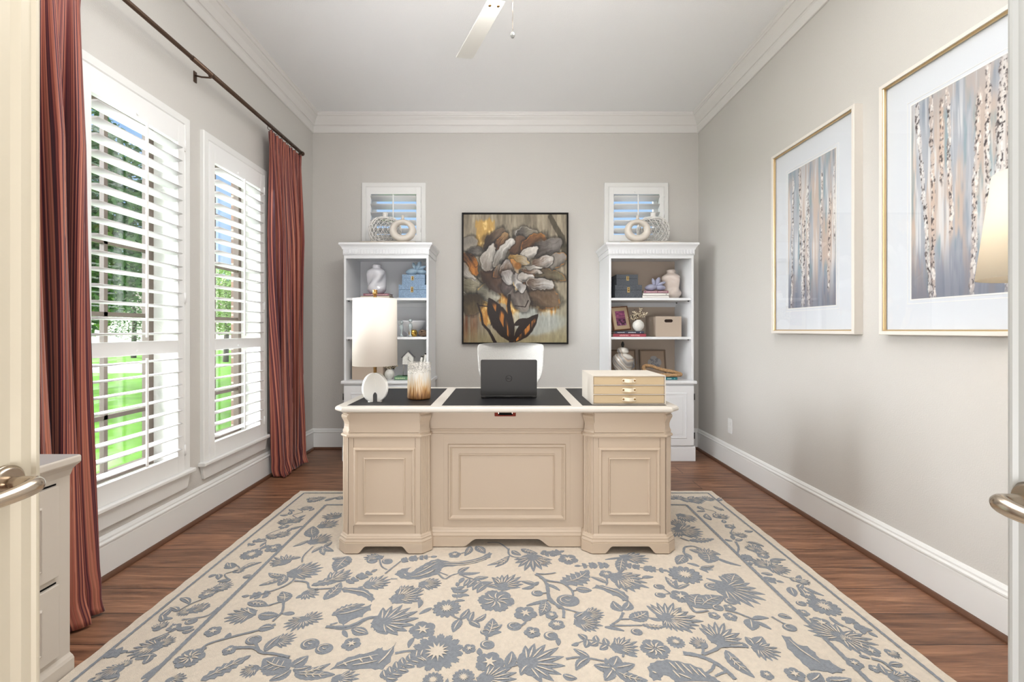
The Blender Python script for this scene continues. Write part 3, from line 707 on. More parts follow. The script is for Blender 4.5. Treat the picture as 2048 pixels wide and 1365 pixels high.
def wall_picture(u_near, u_far, label, img, sig=False):
    """hung on the right wall; u = distance along the wall"""
    a, b = -u_far, -u_near; z0, z1 = 1.145, 2.374
    root = thing('picture_frame', (XR, (u_near + u_far) / 2, z0), label, 'picture', 'birch trunk pictures on the right wall')
    m = MB(TR); m.frame(a, b, z0, z1, 0, [(0, 0), (0, .046), (.002, .048), (.018, .048), (.019, .046), (.019, .006)]); m.build('frame_rail', frame_w, root)
    m = MB(TR); m.frame(a + .019, b - .019, z0 + .019, z1 - .019, 0, [(0, .030), (0, .042), (.002, .043), (.006, .0405), (.007, .030)]); m.build('gold_edge', gold, root)
    m = MB(TR); m.box(a + .018, b - .018, -.026, -.006, z0 + .018, z1 - .018); m.build('mat_board', matb, root)
    pa, pb, pz0, pz1 = a + .180, b - .137, 1.311, 2.203
    pa, pb = a + .16, b - .16
    m = MB(TR); m.frame(pa - .022, pb + .022, pz0 - .022, pz1 + .022, -.026, [(0, 0), (0, .0008), (.003, .0008), (.003, 0)]); m.frame(pa - .006, pb + .006, pz0 - .006, pz1 + .006, -.026, [(0, 0), (0, .0015), (.006, .0015), (.006, 0)]); m.build('mat_bevel', white, root)
    paint_grid(TR, pa, pb, pz0, pz1, -.0268, img, 'print', canvas_m, root)
    m = MB(TR); m.add([(a + .028, -.036, z0 + .028), (b - .028, -.036, z0 + .028), (b - .028, -.036, z1 - .028), (a + .028, -.036, z1 - .028)], [(0, 1, 2, 3)]); m.build('glazing', pic_glass, root)
    return root
# u runs from the far end of the picture (0) to the near end (1)
wall_picture(2.419, 3.173, 'framed birch trunk print on the right wall, the farther of two, nearer the bookcase',
  birch(3, [(.10, .05, .0, .95, .05, .7, .0), (.28, .05, .30, 1.0, -.02, .9, .2), (.36, .085, .0, .62, .05, .9, .0), (.45, .06, 0, .85, -.02, .9, .0), (.72, .04, .3, .9, .03, .7, .1), (.88, .05, .1, .72, .06, .9, .3), (.97, .03, .4, .9, .0, .5, .0)]))
wall_picture(1.506, 2.260, 'framed birch trunk print on the right wall, partly behind the lit lamp shade',
  birch(4, [(.14, .055, .0, 1.0, -.16, .95, .0), (.24, .05, .0, 1.0, -.03, .8, .55), (.33, .045, .55, .95, .0, .7, .7), (.42, .045, .3, 1.0, -.05, .8, .3), (.66, .06, .0, .9, .08, .8, .2), (.76, .055, .4, 1.0, .02, .95, .1), (.86, .08, .3, 1.0, .05, 1., .0), (.94, .06, .0, 1.0, .02, .8, .1)]))
# rug motifs, in metres on the floor
RUG = [
 ('poly', [(-0.523,2.153),(-0.516,2.183),(-0.499,2.204),(-0.459,2.219),(-0.467,2.178),(-0.449,2.168),(-0.431,2.204),(-0.416,2.225),(-0.394,2.257),(-0.371,2.284),(-0.339,2.299),(-0.291,2.278),(-0.256,2.267),(-0.201,2.278),(-0.13,2.312),(-0.103,2.344),(-0.081,2.37),(-0.066,2.353),(-0.073,2.312),(-0.095,2.29),(-0.144,2.257),(-0.198,2.24),(-0.257,2.225),(-0.3,2.219),(-0.307,2.188),(-0.318,2.153),(-0.356,2.129),(-0.4,2.11),(-0.452,2.108),(-0.486,2.119)], {}),
 ('vein', [(-0.306,2.259),(-0.211,2.257),(-0.134,2.287),(-0.091,2.324)], {}),
 ('vein', [(-0.298,2.24),(-0.209,2.239),(-0.128,2.273),(-0.084,2.306)], {}),
 ('vein', [(-0.424,2.153),(-0.392,2.183),(-0.361,2.225),(-0.333,2.257)], {}),
 ('vein', [(-0.44,2.129),(-0.4,2.138),(-0.363,2.168),(-0.331,2.204)], {}),
 ('vein', [(-0.397,2.209),(-0.373,2.23)], {}),
 ('vein', [(-0.371,2.153),(-0.344,2.183)], {}),
 ('vein', [(-0.367,2.257),(-0.341,2.273)], {}),
 ('vein', [(-0.477,2.153),(-0.464,2.138)], {}),
 ('fan', [(0.138,2.312),(0.137,2.168)], {'w':1.5}),
 ('stem', [(0.019,2.407),(0.024,2.335),(0.081,2.306),(0.132,2.312)], {'w':0.01}),
 ('leaf', [(0.024,2.329),(-0.087,2.235)], {'w':0.18}),
 ('leaf', [(0.018,2.318),(-0.048,2.219)], {'w':0.2}),
 ('leaf', [(0.084,2.401),(0.169,2.353)], {'w':0.4}),
 ('leaf', [(0.036,2.383),(0.082,2.335)], {'w':0.5}),
 ('stem', [(0.019,2.395),(-0.035,2.47),(-0.096,2.47)], {'w':0.008}),
 ('leaf', [(-0.185,2.432),(-0.206,2.329)], {'w':0.35}),
 ('rose', [(-0.259,2.341),(-0.229,2.329)], {}),
 ('stem', [(-0.247,2.341),(-0.204,2.37),(-0.185,2.432)], {'w':0.008}),
 ('leaf', [(-0.155,2.432),(-0.103,2.353)], {'w':0.5}),
 ('sprig', [(0.188,2.37),(0.233,2.353),(0.282,2.37)], {'n':4}),
 ('leaf', [(-0.802,2.324),(-0.818,2.183)], {'w':0.6}),
 ('leaf', [(-0.874,2.301),(-0.809,2.312)], {'w':0.4}),
 ('fan', [(-0.806,2.095),(-0.742,2.198)], {'w':0.6}),
 ('berry', [(-0.665,2.278),(-0.64,2.267)], {}),
 ('berry', [(-0.588,2.273),(-0.564,2.257)], {}),
 ('stem', [(-0.635,2.301),(-0.603,2.225),(-0.567,2.193)], {'w':0.008}),
 ('stem', [(-0.569,2.158),(-0.546,2.214),(-0.521,2.273)], {'w':0.008}),
 ('sprig', [(-0.522,2.278),(-0.465,2.301),(-0.377,2.318)], {'n':6}),
 ('fan', [(-0.638,2.312),(-0.718,2.312)], {'w':0.5}),
 ('sprig', [(-0.722,2.077),(-0.681,2.124),(-0.637,2.173)], {'n':5}),
 ('fan', [(-0.615,2.063),(-0.526,2.114)], {'w':1.1}),
 ('stem', [(-0.659,2.041),(-0.617,2.068)], {'w':0.009}),
 ('stem', [(-0.531,2.114),(-0.5,2.114)], {'w':0.008}),
 ('poly', [(-0.739,2.032),(-0.721,2.045),(-0.684,2.041),(-0.64,2.045),(-0.607,2.019),(-0.576,1.989),(-0.559,1.956),(-0.567,1.932),(-0.586,1.948),(-0.613,1.972),(-0.64,1.981),(-0.67,1.997),(-0.712,2.006)], {}),
 ('vein', [(-0.72,2.028),(-0.666,2.016),(-0.623,2.006),(-0.583,1.972)], {}),
 ('poly', [(-0.698,1.855),(-0.688,1.885),(-0.658,1.893),(-0.633,1.916),(-0.59,1.9),(-0.563,1.92),(-0.553,1.878),(-0.57,1.866),(-0.574,1.834),(-0.599,1.826),(-0.625,1.798),(-0.631,1.778),(-0.656,1.798)], {}),
 ('vein', [(-0.674,1.848),(-0.634,1.863),(-0.587,1.889)], {}),
 ('leaf', [(-0.223,2.163),(-0.174,2.219)], {'w':0.4}),
 ('leaf', [(-0.218,2.163),(-0.119,2.168)], {'w':0.22}),
 ('stem', [(-0.319,2.163),(-0.281,2.114),(-0.253,2.143),(-0.218,2.163)], {'w':0.009}),
 ('stem', [(-0.315,2.173),(-0.269,2.143)], {'w':0.007}),
 ('leaf', [(-0.193,2.124),(-0.209,2.077)], {'w':0.42}),
 ('leaf', [(-0.166,2.114),(-0.187,2.054)], {'w':0.42}),
 ('leaf', [(-0.134,2.105),(-0.17,2.041)], {'w':0.42}),
 ('leaf', [(-0.107,2.086),(-0.144,2.023)], {'w':0.42}),
 ('leaf', [(-0.081,2.068),(-0.123,2.002)], {'w':0.42}),
 ('leaf', [(-0.145,2.114),(-0.078,2.129)], {'w':0.42}),
 ('leaf', [(-0.107,2.086),(-0.056,2.086)], {'w':0.42}),
 ('leaf', [(-0.085,2.059),(-0.024,2.036)], {'w':0.42}),
 ('stem', [(-0.217,2.153),(-0.172,2.124),(-0.118,2.095),(-0.08,2.05)], {'w':0.009}),
 ('fan', [(-0.014,2.05),(0.049,2.153)], {'w':1.0}),
 ('leaf', [(-0.009,2.086),(-0.062,2.124)], {'w':0.35}),
 ('rose', [(-0.038,1.944),(0.039,1.932)], {'big':1}),
 ('sprig', [(-0.207,1.956),(-0.207,2.006),(-0.215,2.054)], {'n':3}),
 ('leaf', [(-0.207,2.006),(-0.164,2.028)], {'w':0.35}),
 ('leaf', [(-0.209,1.981),(-0.156,1.981)], {'w':0.35}),
 ('leaf', [(-0.215,1.94),(-0.172,1.944)], {'w':0.3}),
 ('daisy', [(-0.242,1.889),(-0.183,1.881)], {}),
 ('leaf', [(-0.305,1.893),(-0.349,1.852)], {'w':0.28}),
 ('stem', [(-0.213,1.841),(-0.193,1.826),(-0.179,1.819)], {'w':0.008}),
 ('leaf', [(-0.177,1.819),(-0.15,1.885)], {'w':0.45}),
 ('leaf', [(-0.177,1.819),(-0.199,1.742)], {'w':0.45}),
 ('leaf', [(-0.142,1.805),(-0.128,1.866)], {'w':0.4}),
 ('leaf', [(-0.142,1.805),(-0.097,1.768)], {'w':0.5}),
 ('leaf', [(-0.12,1.805),(-0.077,1.852)], {'w':0.35}),
 ('fan', [(-0.463,1.956),(-0.359,2.023)], {'w':0.8}),
 ('fan', [(-0.465,2.006),(-0.402,2.041)], {'w':1.0}),
 ('stem', [(-0.394,1.997),(-0.36,2.059)], {'w':0.007}),
 ('fan', [(-0.372,2.068),(-0.286,2.077)], {'w':0.8}),
 ('leaf', [(-0.371,1.956),(-0.359,1.893)], {'w':0.3}),
 ('fan', [(-0.486,1.792),(-0.355,1.87)], {'w':1.25}),
 ('leaf', [(-0.477,1.792),(-0.449,1.729)], {'w':0.9}),
 ('leaf', [(-0.502,1.819),(-0.521,1.768)], {'w':0.35}),
 ('stem', [(-0.681,1.771),(-0.625,1.761),(-0.583,1.778),(-0.552,1.819),(-0.51,1.83)], {'w':0.013}),
 ('leaf', [(-0.594,1.758),(-0.521,1.732)], {'w':0.4}),
 ('stem', [(-0.686,1.785),(-0.661,1.798)], {'w':0.009}),
 ('rose', [(-0.318,1.755),(-0.266,1.755)], {}),
 ('leaf', [(-0.343,1.71),(-0.351,1.656)], {'w':0.3}),
 ('rose', [(-0.566,1.676),(-0.531,1.682)], {}),
 ('leaf', [(-0.624,1.752),(-0.593,1.713)], {'w':0.3}),
 ('daisy', [(-0.244,1.636),(-0.15,1.624)], {}),
 ('stem', [(-0.393,1.627),(-0.355,1.638),(-0.315,1.641)], {'w':0.011}),
 ('poly', [(-0.596,1.549),(-0.584,1.581),(-0.555,1.608),(-0.52,1.624),(-0.49,1.63),(-0.46,1.653),(-0.446,1.659),(-0.437,1.641),(-0.415,1.653),(-0.403,1.686),(-0.399,1.636),(-0.399,1.586),(-0.416,1.549),(-0.443,1.549),(-0.471,1.554),(-0.518,1.545),(-0.559,1.554)], {}),
 ('vein', [(-0.578,1.562),(-0.539,1.586),(-0.498,1.602),(-0.451,1.619)], {}),
 ('vein', [(-0.525,1.567),(-0.482,1.578),(-0.446,1.589)], {}),
 ('vein', [(-0.439,1.575),(-0.421,1.613),(-0.409,1.653)], {}),
 ('vein', [(-0.561,1.581),(-0.544,1.565)], {}),
 ('vein', [(-0.513,1.602),(-0.495,1.581)], {}),
 ('vein', [(-0.481,1.613),(-0.463,1.591)], {}),
 ('sprig', [(-0.4,1.505),(-0.366,1.549),(-0.322,1.597),(-0.29,1.613)], {'n':7,'big':1}),
 ('daisy', [(-0.238,1.502),(-0.203,1.502)], {}),
 ('daisy', [(-0.138,1.514),(-0.1,1.512)], {}),
 ('leaf', [(-0.067,1.713),(-0.049,1.823)], {'w':0.5}),
 ('leaf', [(-0.06,1.752),(-0.012,1.785)], {'w':0.4}),
 ('leaf', [(-0.063,1.732),(-0.014,1.742)], {'w':0.4}),
 ('berry', [(-0.077,1.742),(-0.059,1.739)], {}),
 ('stem', [(-0.068,1.689),(-0.067,1.719),(-0.051,1.765)], {'w':0.01}),
 ('berry', [(-0.065,1.671),(-0.038,1.668)], {}),
 ('rose', [(-0.13,1.65),(-0.105,1.65)], {}),
 ('leaf', [(-0.087,1.619),(-0.093,1.653)], {'w':0.5}),
 ('rose', [(-0.054,1.583),(-0.003,1.581)], {}),
 ('leaf', [(0.008,1.56),(0.025,1.636)], {'w':0.5}),
 ('stem', [(-0.062,1.505),(-0.026,1.539),(0.012,1.562),(0.055,1.575)], {'w':0.012}),
 ('fan', [(0.078,1.575),(0.216,1.613)], {'w':1.5}),
 ('leaf', [(0.082,1.57),(0.053,1.524)], {'w':0.5}),
 ('leaf', [(0.103,1.539),(0.116,1.502)], {'w':0.4}),
 ('fan', [(-0.066,1.502),(0.035,1.534)], {'w':0.9}),
 ('rose', [(0.083,1.855),(0.131,1.852)], {}),
 ('rose', [(0.189,1.841),(0.214,1.841)], {}),
 ('rose', [(0.199,1.785),(0.228,1.785)], {}),
 ('berry', [(0.036,1.775),(0.064,1.771)], {}),
 ('stem', [(0.062,1.778),(0.081,1.798),(0.077,1.826)], {'w':0.009}),
 ('rose', [(0.104,1.739),(0.136,1.735)], {}),
 ('berry', [(0.173,1.719),(0.2,1.716)], {}),
 ('leaf', [(0.197,1.707),(0.196,1.668)], {'w':0.4}),
 ('stem', [(0.144,2.153),(0.178,2.114),(0.192,2.041),(0.191,1.972),(0.21,1.924),(0.228,1.885)], {'w':0.014}),
 ('stem', [(0.147,2.158),(0.192,2.153),(0.241,2.165)], {'w':0.009}),
 ('stem', [(0.173,2.114),(0.208,2.095),(0.253,2.082)], {'w':0.008}),
 ('leaf', [(0.19,2.068),(0.243,2.019)], {'w':0.2}),
 ('berry', [(0.141,1.997),(0.166,1.993)], {}),
 ('stem', [(0.166,1.997),(0.191,2.002)], {'w':0.008}),
 ('leaf', [(0.133,2.059),(0.076,2.032)], {'w':0.3}),
 ('leaf', [(0.139,2.068),(0.076,2.091)], {'w':0.35}),
 ('leaf', [(0.133,2.059),(0.155,2.086)], {'w':0.5}),
 ('leaf', [(0.184,1.948),(0.09,1.908)], {'w':0.15}),
 ('leaf', [(0.173,1.94),(0.142,1.841)], {'w':0.45}),
 ('fan', [(-0.556,1.505),(-0.48,1.509)], {'w':0.6}),
 ('rose', [(0.318,2.295),(0.369,2.292)], {}),
 ('sprig', [(0.197,2.341),(0.233,2.347),(0.275,2.365)], {'n':3}),
 ('fan', [(0.174,2.267),(0.229,2.257)], {'w':1.4}),
 ('sprig', [(0.514,2.235),(0.448,2.235),(0.37,2.23)], {'n':5}),
 ('sprig', [(0.602,2.235),(0.677,2.209),(0.757,2.188)], {'n':7}),
 ('leaf', [(0.6,2.312),(0.548,2.163)], {'w':0.35}),
 ('leaf', [(0.6,2.312),(0.504,2.29)], {'w':0.12}),
 ('fan', [(0.612,2.312),(0.733,2.299)], {'w':0.5}),
 ('stem', [(0.54,2.163),(0.568,2.198),(0.59,2.198)], {'w':0.012}),
 ('leaf', [(0.257,2.077),(0.403,2.188)], {'w':0.5,'serr':1}),
 ('stem', [(0.163,2.124),(0.203,2.095),(0.262,2.077),(0.295,2.023),(0.297,1.981)], {'w':0.012}),
 ('berry', [(0.269,1.944),(0.318,1.94)], {'big':1}),
 ('stem', [(0.299,2.015),(0.325,2.023)], {'w':0.008}),
 ('leaf', [(0.317,2.032),(0.385,2.019)], {'w':0.6}),
 ('rose', [(0.479,2.153),(0.513,2.148)], {}),
 ('leaf', [(0.465,2.077),(0.403,2.129)], {'w':0.28}),
 ('stem', [(0.473,2.124),(0.469,2.086),(0.458,2.059)], {'w':0.009}),
 ('poly', [(0.39,2.036),(0.413,2.063),(0.443,2.059),(0.469,2.041),(0.502,2.032),(0.526,2.006),(0.536,1.972),(0.528,1.924),(0.518,1.94),(0.503,1.94),(0.492,1.972),(0.47,1.981),(0.451,2.006),(0.422,2.032)], {}),
 ('vein', [(0.421,2.05),(0.465,2.023),(0.499,1.997),(0.522,1.956)], {}),
 ('fan', [(0.525,2.124),(0.641,2.041)], {'w':1.0}),
 ('fan', [(0.59,2.059),(0.507,2.114)], {'w':0.8}),
 ('leaf', [(0.64,2.124),(0.694,2.129)], {'w':0.35}),
 ('daisy', [(0.849,2.148),(0.925,2.134)], {}),
 ('leaf', [(0.766,2.032),(0.75,2.129)], {'w':0.28}),
 ('leaf', [(0.768,2.032),(0.838,2.068)], {'w':0.3}),
 ('leaf', [(0.772,2.041),(0.793,2.105)], {'w':0.3}),
 ('berry', [(0.694,2.05),(0.718,2.045)], {}),
 ('berry', [(0.677,1.985),(0.7,1.981)], {}),
 ('stem', [(0.708,2.032),(0.726,1.997)], {'w':0.008}),
 ('stem', [(0.693,1.989),(0.729,1.999)], {'w':0.007}),
 ('rose', [(0.762,1.976),(0.808,1.972)], {}),
 ('fan', [(0.983,2.041),(1.126,1.94)], {'w':1.15,'big':1}),
 ('leaf', [(1.031,2.077),(1.093,2.158)], {'w':0.9}),
 ('leaf', [(1.017,2.068),(1.004,2.138)], {'w':0.4}),
 ('leaf', [(1.011,2.077),(0.937,2.119)], {'w':0.22}),
 ('berry', [(0.934,2.05),(0.97,2.05)], {}),
 ('leaf', [(0.951,2.225),(0.903,2.257)], {'w':0.3}),
 ('leaf', [(0.952,2.214),(1.025,2.23)], {'w':0.35}),
 ('leaf', [(0.947,2.204),(1.002,2.193)], {'w':0.2}),
 ('leaf', [(0.942,2.204),(0.969,2.168)], {'w':0.3}),
 ('fan', [(1.033,2.335),(1.058,2.419)], {'w':1.0}),
 ('leaf', [(1.042,2.37),(0.97,2.395)], {'w':0.5}),
 ('leaf', [(1.048,2.37),(1.11,2.341)], {'w':0.5}),
 ('leaf', [(1.042,2.37),(1.009,2.257)], {'w':0.8}),
 ('leaf', [(1.068,2.312),(1.157,2.23)], {'w':0.16}),
 ('stem', [(0.927,2.359),(0.956,2.419),(1.003,2.432),(1.029,2.407)], {'w':0.012}),
 ('leaf', [(0.923,2.335),(0.849,2.246)], {'w':0.5}),
 ('leaf', [(0.927,2.359),(0.939,2.29)], {'w':0.3}),
 ('leaf', [(1.012,2.497),(1.156,2.517)], {'w':0.3,'serr':1}),
 ('stem', [(0.975,2.53),(0.992,2.51),(1.009,2.49)], {'w':0.012}),
 ('fan', [(0.999,2.607),(1.14,2.607)], {'w':0.9}),
 ('leaf', [(0.795,1.893),(0.85,1.989)], {'w':0.8}),
 ('leaf', [(0.814,1.893),(0.95,1.972)], {'w':0.5}),
 ('stem', [(0.775,1.924),(0.775,1.878),(0.787,1.863),(0.838,1.874)], {'w':0.012}),
 ('fan', [(0.656,1.819),(0.781,1.805)], {'w':1.0}),
 ('fan', [(0.65,1.826),(0.715,1.928)], {'w':1.3}),
 ('fan', [(0.647,1.819),(0.683,1.748)], {'w':1.0}),
 ('leaf', [(0.643,1.834),(0.594,1.908)], {'w':0.3}),
 ('leaf', [(0.638,1.819),(0.574,1.83)], {'w':0.25}),
 ('leaf', [(0.538,1.785),(0.627,1.775)], {'w':0.28,'serr':1}),
 ('stem', [(0.41,1.781),(0.471,1.78),(0.537,1.781)], {'w':0.009}),
 ('leaf', [(0.481,1.87),(0.46,1.94)], {'w':0.6}),
 ('leaf', [(0.492,1.878),(0.527,1.94)], {'w':0.6}),
 ('stem', [(0.484,1.863),(0.459,1.819),(0.419,1.785)], {'w':0.011}),
 ('leaf', [(0.499,1.819),(0.587,1.87)], {'w':0.6}),
 ('stem', [(0.463,1.819),(0.499,1.819)], {'w':0.009}),
 ('fan', [(0.334,1.848),(0.41,1.863)], {'w':0.9}),
 ('fan', [(0.294,1.798),(0.383,1.778)], {'w':0.9}),
 ('leaf', [(0.28,1.826),(0.327,1.863)], {'w':0.6}),
 ('stem', [(0.234,1.893),(0.274,1.874),(0.308,1.859)], {'w':0.008}),
 ('leaf', [(0.388,1.771),(0.458,1.748)], {'w':0.2}),
 ('berry', [(0.504,1.742),(0.526,1.739)], {}),
 ('rose', [(0.846,1.841),(0.869,1.837)], {}),
 ('berry', [(0.884,1.893),(0.908,1.889)], {}),
 ('rose', [(0.935,1.893),(0.959,1.889)], {}),
 ('berry', [(0.963,1.94),(0.99,1.936)], {}),
 ('rose', [(0.908,1.834),(0.935,1.834)], {}),
 ('stem', [(0.909,1.878),(0.943,1.863),(0.971,1.837),(0.993,1.819)], {'w':0.01}),
 ('leaf', [(0.98,1.819),(0.952,1.752)], {'w':0.7}),
 ('leaf', [(0.989,1.819),(1.058,1.826)], {'w':0.3}),
 ('leaf', [(0.99,1.805),(1.029,1.758)], {'w':0.3}),
 ('fan', [(0.795,1.695),(0.863,1.792)], {'w':1.1}),
 ('leaf', [(0.794,1.719),(0.777,1.748)], {'w':0.5}),
 ('stem', [(0.795,1.695),(0.774,1.653),(0.704,1.619)], {'w':0.014}),
 ('stem', [(0.779,1.659),(0.825,1.662),(0.881,1.659)], {'w':0.011}),
 ('leaf', [(0.795,1.641),(0.83,1.514)], {'w':0.33}),
 ('fan', [(0.728,1.665),(0.692,1.707)], {'w':1.1}),
 ('stem', [(0.704,1.619),(0.723,1.659)], {'w':0.01}),
 ('daisy', [(0.633,1.686),(0.666,1.686)], {}),
 ('rose', [(0.544,1.65),(0.597,1.647)], {'big':1}),
 ('sprig', [(0.39,1.662),(0.361,1.676),(0.315,1.698),(0.271,1.682)], {'n':3,'big':1}),
 ('fan', [(0.409,1.653),(0.492,1.689)], {'w':1.0}),
 ('leaf', [(0.429,1.653),(0.468,1.61)], {'w':0.35}),
 ('stem', [(0.425,1.63),(0.417,1.608)], {'w':0.009}),
 ('leaf', [(0.298,1.605),(0.249,1.65)], {'w':0.35}),
 ('leaf', [(0.297,1.602),(0.241,1.547)], {'w':0.4}),
 ('stem', [(0.214,1.599),(0.259,1.608),(0.297,1.602),(0.346,1.589)], {'w':0.009}),
 ('leaf', [(0.366,1.557),(0.307,1.57)], {'w':0.6}),
 ('leaf', [(0.37,1.56),(0.399,1.613)], {'w':0.8}),
 ('leaf', [(0.373,1.554),(0.449,1.573)], {'w':0.5}),
 ('leaf', [(0.368,1.549),(0.33,1.5)], {'w':0.6}),
 ('leaf', [(0.374,1.544),(0.471,1.5)], {'w':0.4}),
 ('leaf', [(0.351,1.575),(0.353,1.602)], {'w':0.5}),
 ('poly', [(0.488,1.56),(0.503,1.578),(0.531,1.591),(0.568,1.597),(0.604,1.589),(0.642,1.575),(0.672,1.554),(0.684,1.529),(0.7,1.514),(0.709,1.495),(0.558,1.495),(0.552,1.509),(0.539,1.524),(0.526,1.519),(0.516,1.502),(0.489,1.5),(0.481,1.519)], {}),
 ('vein', [(0.57,1.581),(0.584,1.544)], {}),
 ('vein', [(0.59,1.581),(0.605,1.529)], {}),
 ('vein', [(0.611,1.575),(0.629,1.524)], {}),
 ('vein', [(0.635,1.567),(0.649,1.519)], {}),
 ('vein', [(0.582,1.529),(0.617,1.505)], {}),
 ('vein', [(0.498,1.539),(0.51,1.529)], {}),
 ('vein', [(0.569,1.544),(0.582,1.509)], {}),
 ('vein', [(0.655,1.549),(0.668,1.509)], {}),
 ('stem', [(0.637,1.627),(0.683,1.616),(0.725,1.586),(0.751,1.544),(0.762,1.505)], {'w':0.018}),
 ('stem', [(0.73,1.581),(0.704,1.549),(0.672,1.529)], {'w':0.01}),
 ('stem', [(0.749,1.539),(0.722,1.529),(0.702,1.519)], {'w':0.009}),
 ('rose', [(0.188,1.848),(0.212,1.844)], {}),
 ('rose', [(0.206,1.785),(0.235,1.781)], {}),
 ('berry', [(0.175,1.719),(0.2,1.716)], {}),
 ('stem', [(0.191,2.077),(0.189,2.006),(0.192,1.94),(0.239,1.893),(0.235,1.826)], {'w':0.014}),
 ('leaf', [(0.194,1.524),(0.239,1.509)], {'w':0.5}),
 ('fan', [(0.918,1.654),(0.98,1.607)], {'w':1.4}),
 ('leaf', [(0.911,1.663),(0.904,1.713)], {'w':0.7}),
 ('leaf', [(0.884,1.654),(0.876,1.683)], {'w':0.4}),
 ('leaf', [(0.916,1.671),(0.968,1.713)], {'w':0.7}),
 ('poly', [(1.047,1.722),(1.074,1.713),(1.076,1.671),(1.105,1.663),(1.112,1.63),(1.107,1.6),(1.135,1.592),(1.141,1.563),(1.157,1.548),(1.136,1.534),(1.102,1.531),(1.077,1.541),(1.038,1.545),(1.032,1.577),(1.029,1.615),(1.026,1.654)], {}),
 ('vein', [(1.058,1.696),(1.066,1.646),(1.08,1.607),(1.092,1.577)], {}),
 ('leaf', [(1.005,1.496),(1.06,1.531)], {'w':0.7}),
 ('leaf', [(1.059,1.5),(1.147,1.507)], {'w':0.4}),
 ('rose', [(0.877,1.524),(0.898,1.52)], {}),
 ('rose', [(0.973,1.527),(1.005,1.526)], {}),
 ('leaf', [(1.106,1.844),(1.15,1.824)], {'w':0.6}),
 ('berry', [(1.105,1.767),(1.131,1.767)], {}),
 ('stem', [(1.075,1.834),(1.095,1.795),(1.114,1.781)], {'w':0.008}),
 ('fan', [(1.255,3.082),(1.357,3.096)], {'w':1.1}),
 ('fan', [(1.255,3.082),(1.191,3.108)], {'w':0.9}),
 ('fan', [(1.319,2.813),(1.389,2.836)], {'w':1.1}),
 ('fan', [(1.319,2.813),(1.285,2.822)], {'w':0.9}),
 ('fan', [(1.31,2.567),(1.366,2.557)], {'w':1.1}),
 ('fan', [(1.31,2.567),(1.284,2.604)], {'w':0.9}),
 ('fan', [(1.319,2.377),(1.356,2.328)], {'w':1.1}),
 ('fan', [(1.319,2.377),(1.311,2.453)], {'w':0.9}),
 ('fan', [(1.293,2.22),(1.364,2.163)], {'w':1.1}),
 ('fan', [(1.293,2.22),(1.246,2.302)], {'w':0.9}),
 ('fan', [(1.35,2.096),(1.399,2.083)], {'w':1.1}),
 ('fan', [(1.35,2.096),(1.327,2.128)], {'w':0.9}),
 ('fan', [(1.268,1.713),(1.359,1.638)], {'w':1.1}),
 ('fan', [(1.268,1.713),(1.19,1.809)], {'w':0.9}),
 ('daisy', [(1.333,1.901),(1.393,1.885)], {}),
 ('rose', [(1.249,1.795),(1.285,1.786)], {}),
 ('leaf', [(1.283,2.045),(1.258,1.974)], {'w':0.5}),
 ('leaf', [(1.318,2.045),(1.298,1.962)], {'w':0.3}),
 ('leaf', [(1.346,2.045),(1.387,1.979)], {'w':0.25}),
 ('rose', [(1.22,1.86),(1.242,1.854)], {}),
 ('berry', [(1.252,1.923),(1.273,1.923)], {}),
 ('sprig', [(1.371,1.834),(1.371,1.786),(1.39,1.74)], {'n':4}),
 ('leaf', [(1.308,1.834),(1.318,1.772)], {'w':0.25}),
 ('leaf', [(1.251,1.713),(1.205,1.749)], {'w':0.3}),
 ('leaf', [(1.239,1.705),(1.204,1.718)], {'w':0.3}),
 ('fan', [(1.278,1.688),(1.273,1.735)], {'w':0.9}),
 ('fan', [(1.376,1.638),(1.396,1.603)], {'w':0.8}),
 ('rose', [(1.211,1.577),(1.238,1.573)], {}),
 ('rose', [(1.261,1.552),(1.276,1.541)], {}),
 ('stem', [(1.289,1.6),(1.315,1.585),(1.321,1.541),(1.348,1.5)], {'w':0.012}),
 ('fan', [(1.292,1.513),(1.354,1.496)], {'w':0.9}),
 ('leaf', [(1.257,1.615),(1.283,1.6)], {'w':0.4}),
 ('leaf', [(1.364,1.496),(1.353,1.541)], {'w':0.15}),
 ('stem', [(1.258,2.482),(1.238,2.411),(1.196,2.344)], {'w':0.012}),
 ('leaf', [(1.212,2.509),(1.245,2.491)], {'w':0.4}),
 ('sprig', [(1.236,2.344),(1.218,2.265)], {'n':3}),
 ('leaf', [(1.326,2.482),(1.381,2.428)], {'w':0.3}),
 ('leaf', [(1.328,2.28),(1.411,2.288)], {'w':0.25}),
 ('leaf', [(1.25,2.766),(1.263,2.86)], {'w':0.4}),
 ('leaf', [(1.37,2.987),(1.385,2.909)], {'w':0.3}),
 ('leaf', [(1.268,2.987),(1.28,2.922)], {'w':0.5}),
 ('sprig', [(1.2,2.123),(1.221,2.109),(1.25,2.096)], {'n':3}),
 ('fan', [(1.097,2.836),(1.141,2.733)], {'w':0.8}),
 ('fan', [(1.011,2.637),(1.138,2.606)], {'w':1.0}),
 ('fan', [(-0.796,1.815),(-0.733,1.844)], {'w':1.5}),
 ('fan', [(-0.803,1.815),(-0.846,1.749)], {'w':1.3}),
 ('leaf', [(-0.858,1.854),(-0.909,1.854)], {'w':0.4}),
 ('stem', [(-0.698,1.772),(-0.609,1.776),(-0.556,1.824),(-0.515,1.834)], {'w':0.013}),
 ('leaf', [(-0.59,1.758),(-0.522,1.731)], {'w':0.4}),
 ('fan', [(-1.037,1.854),(-1.126,1.824)], {'w':1.1}),
 ('leaf', [(-1.067,1.885),(-1.012,1.844)], {'w':0.6}),
 ('leaf', [(-1.091,1.929),(-0.994,1.907)], {'w':0.4}),
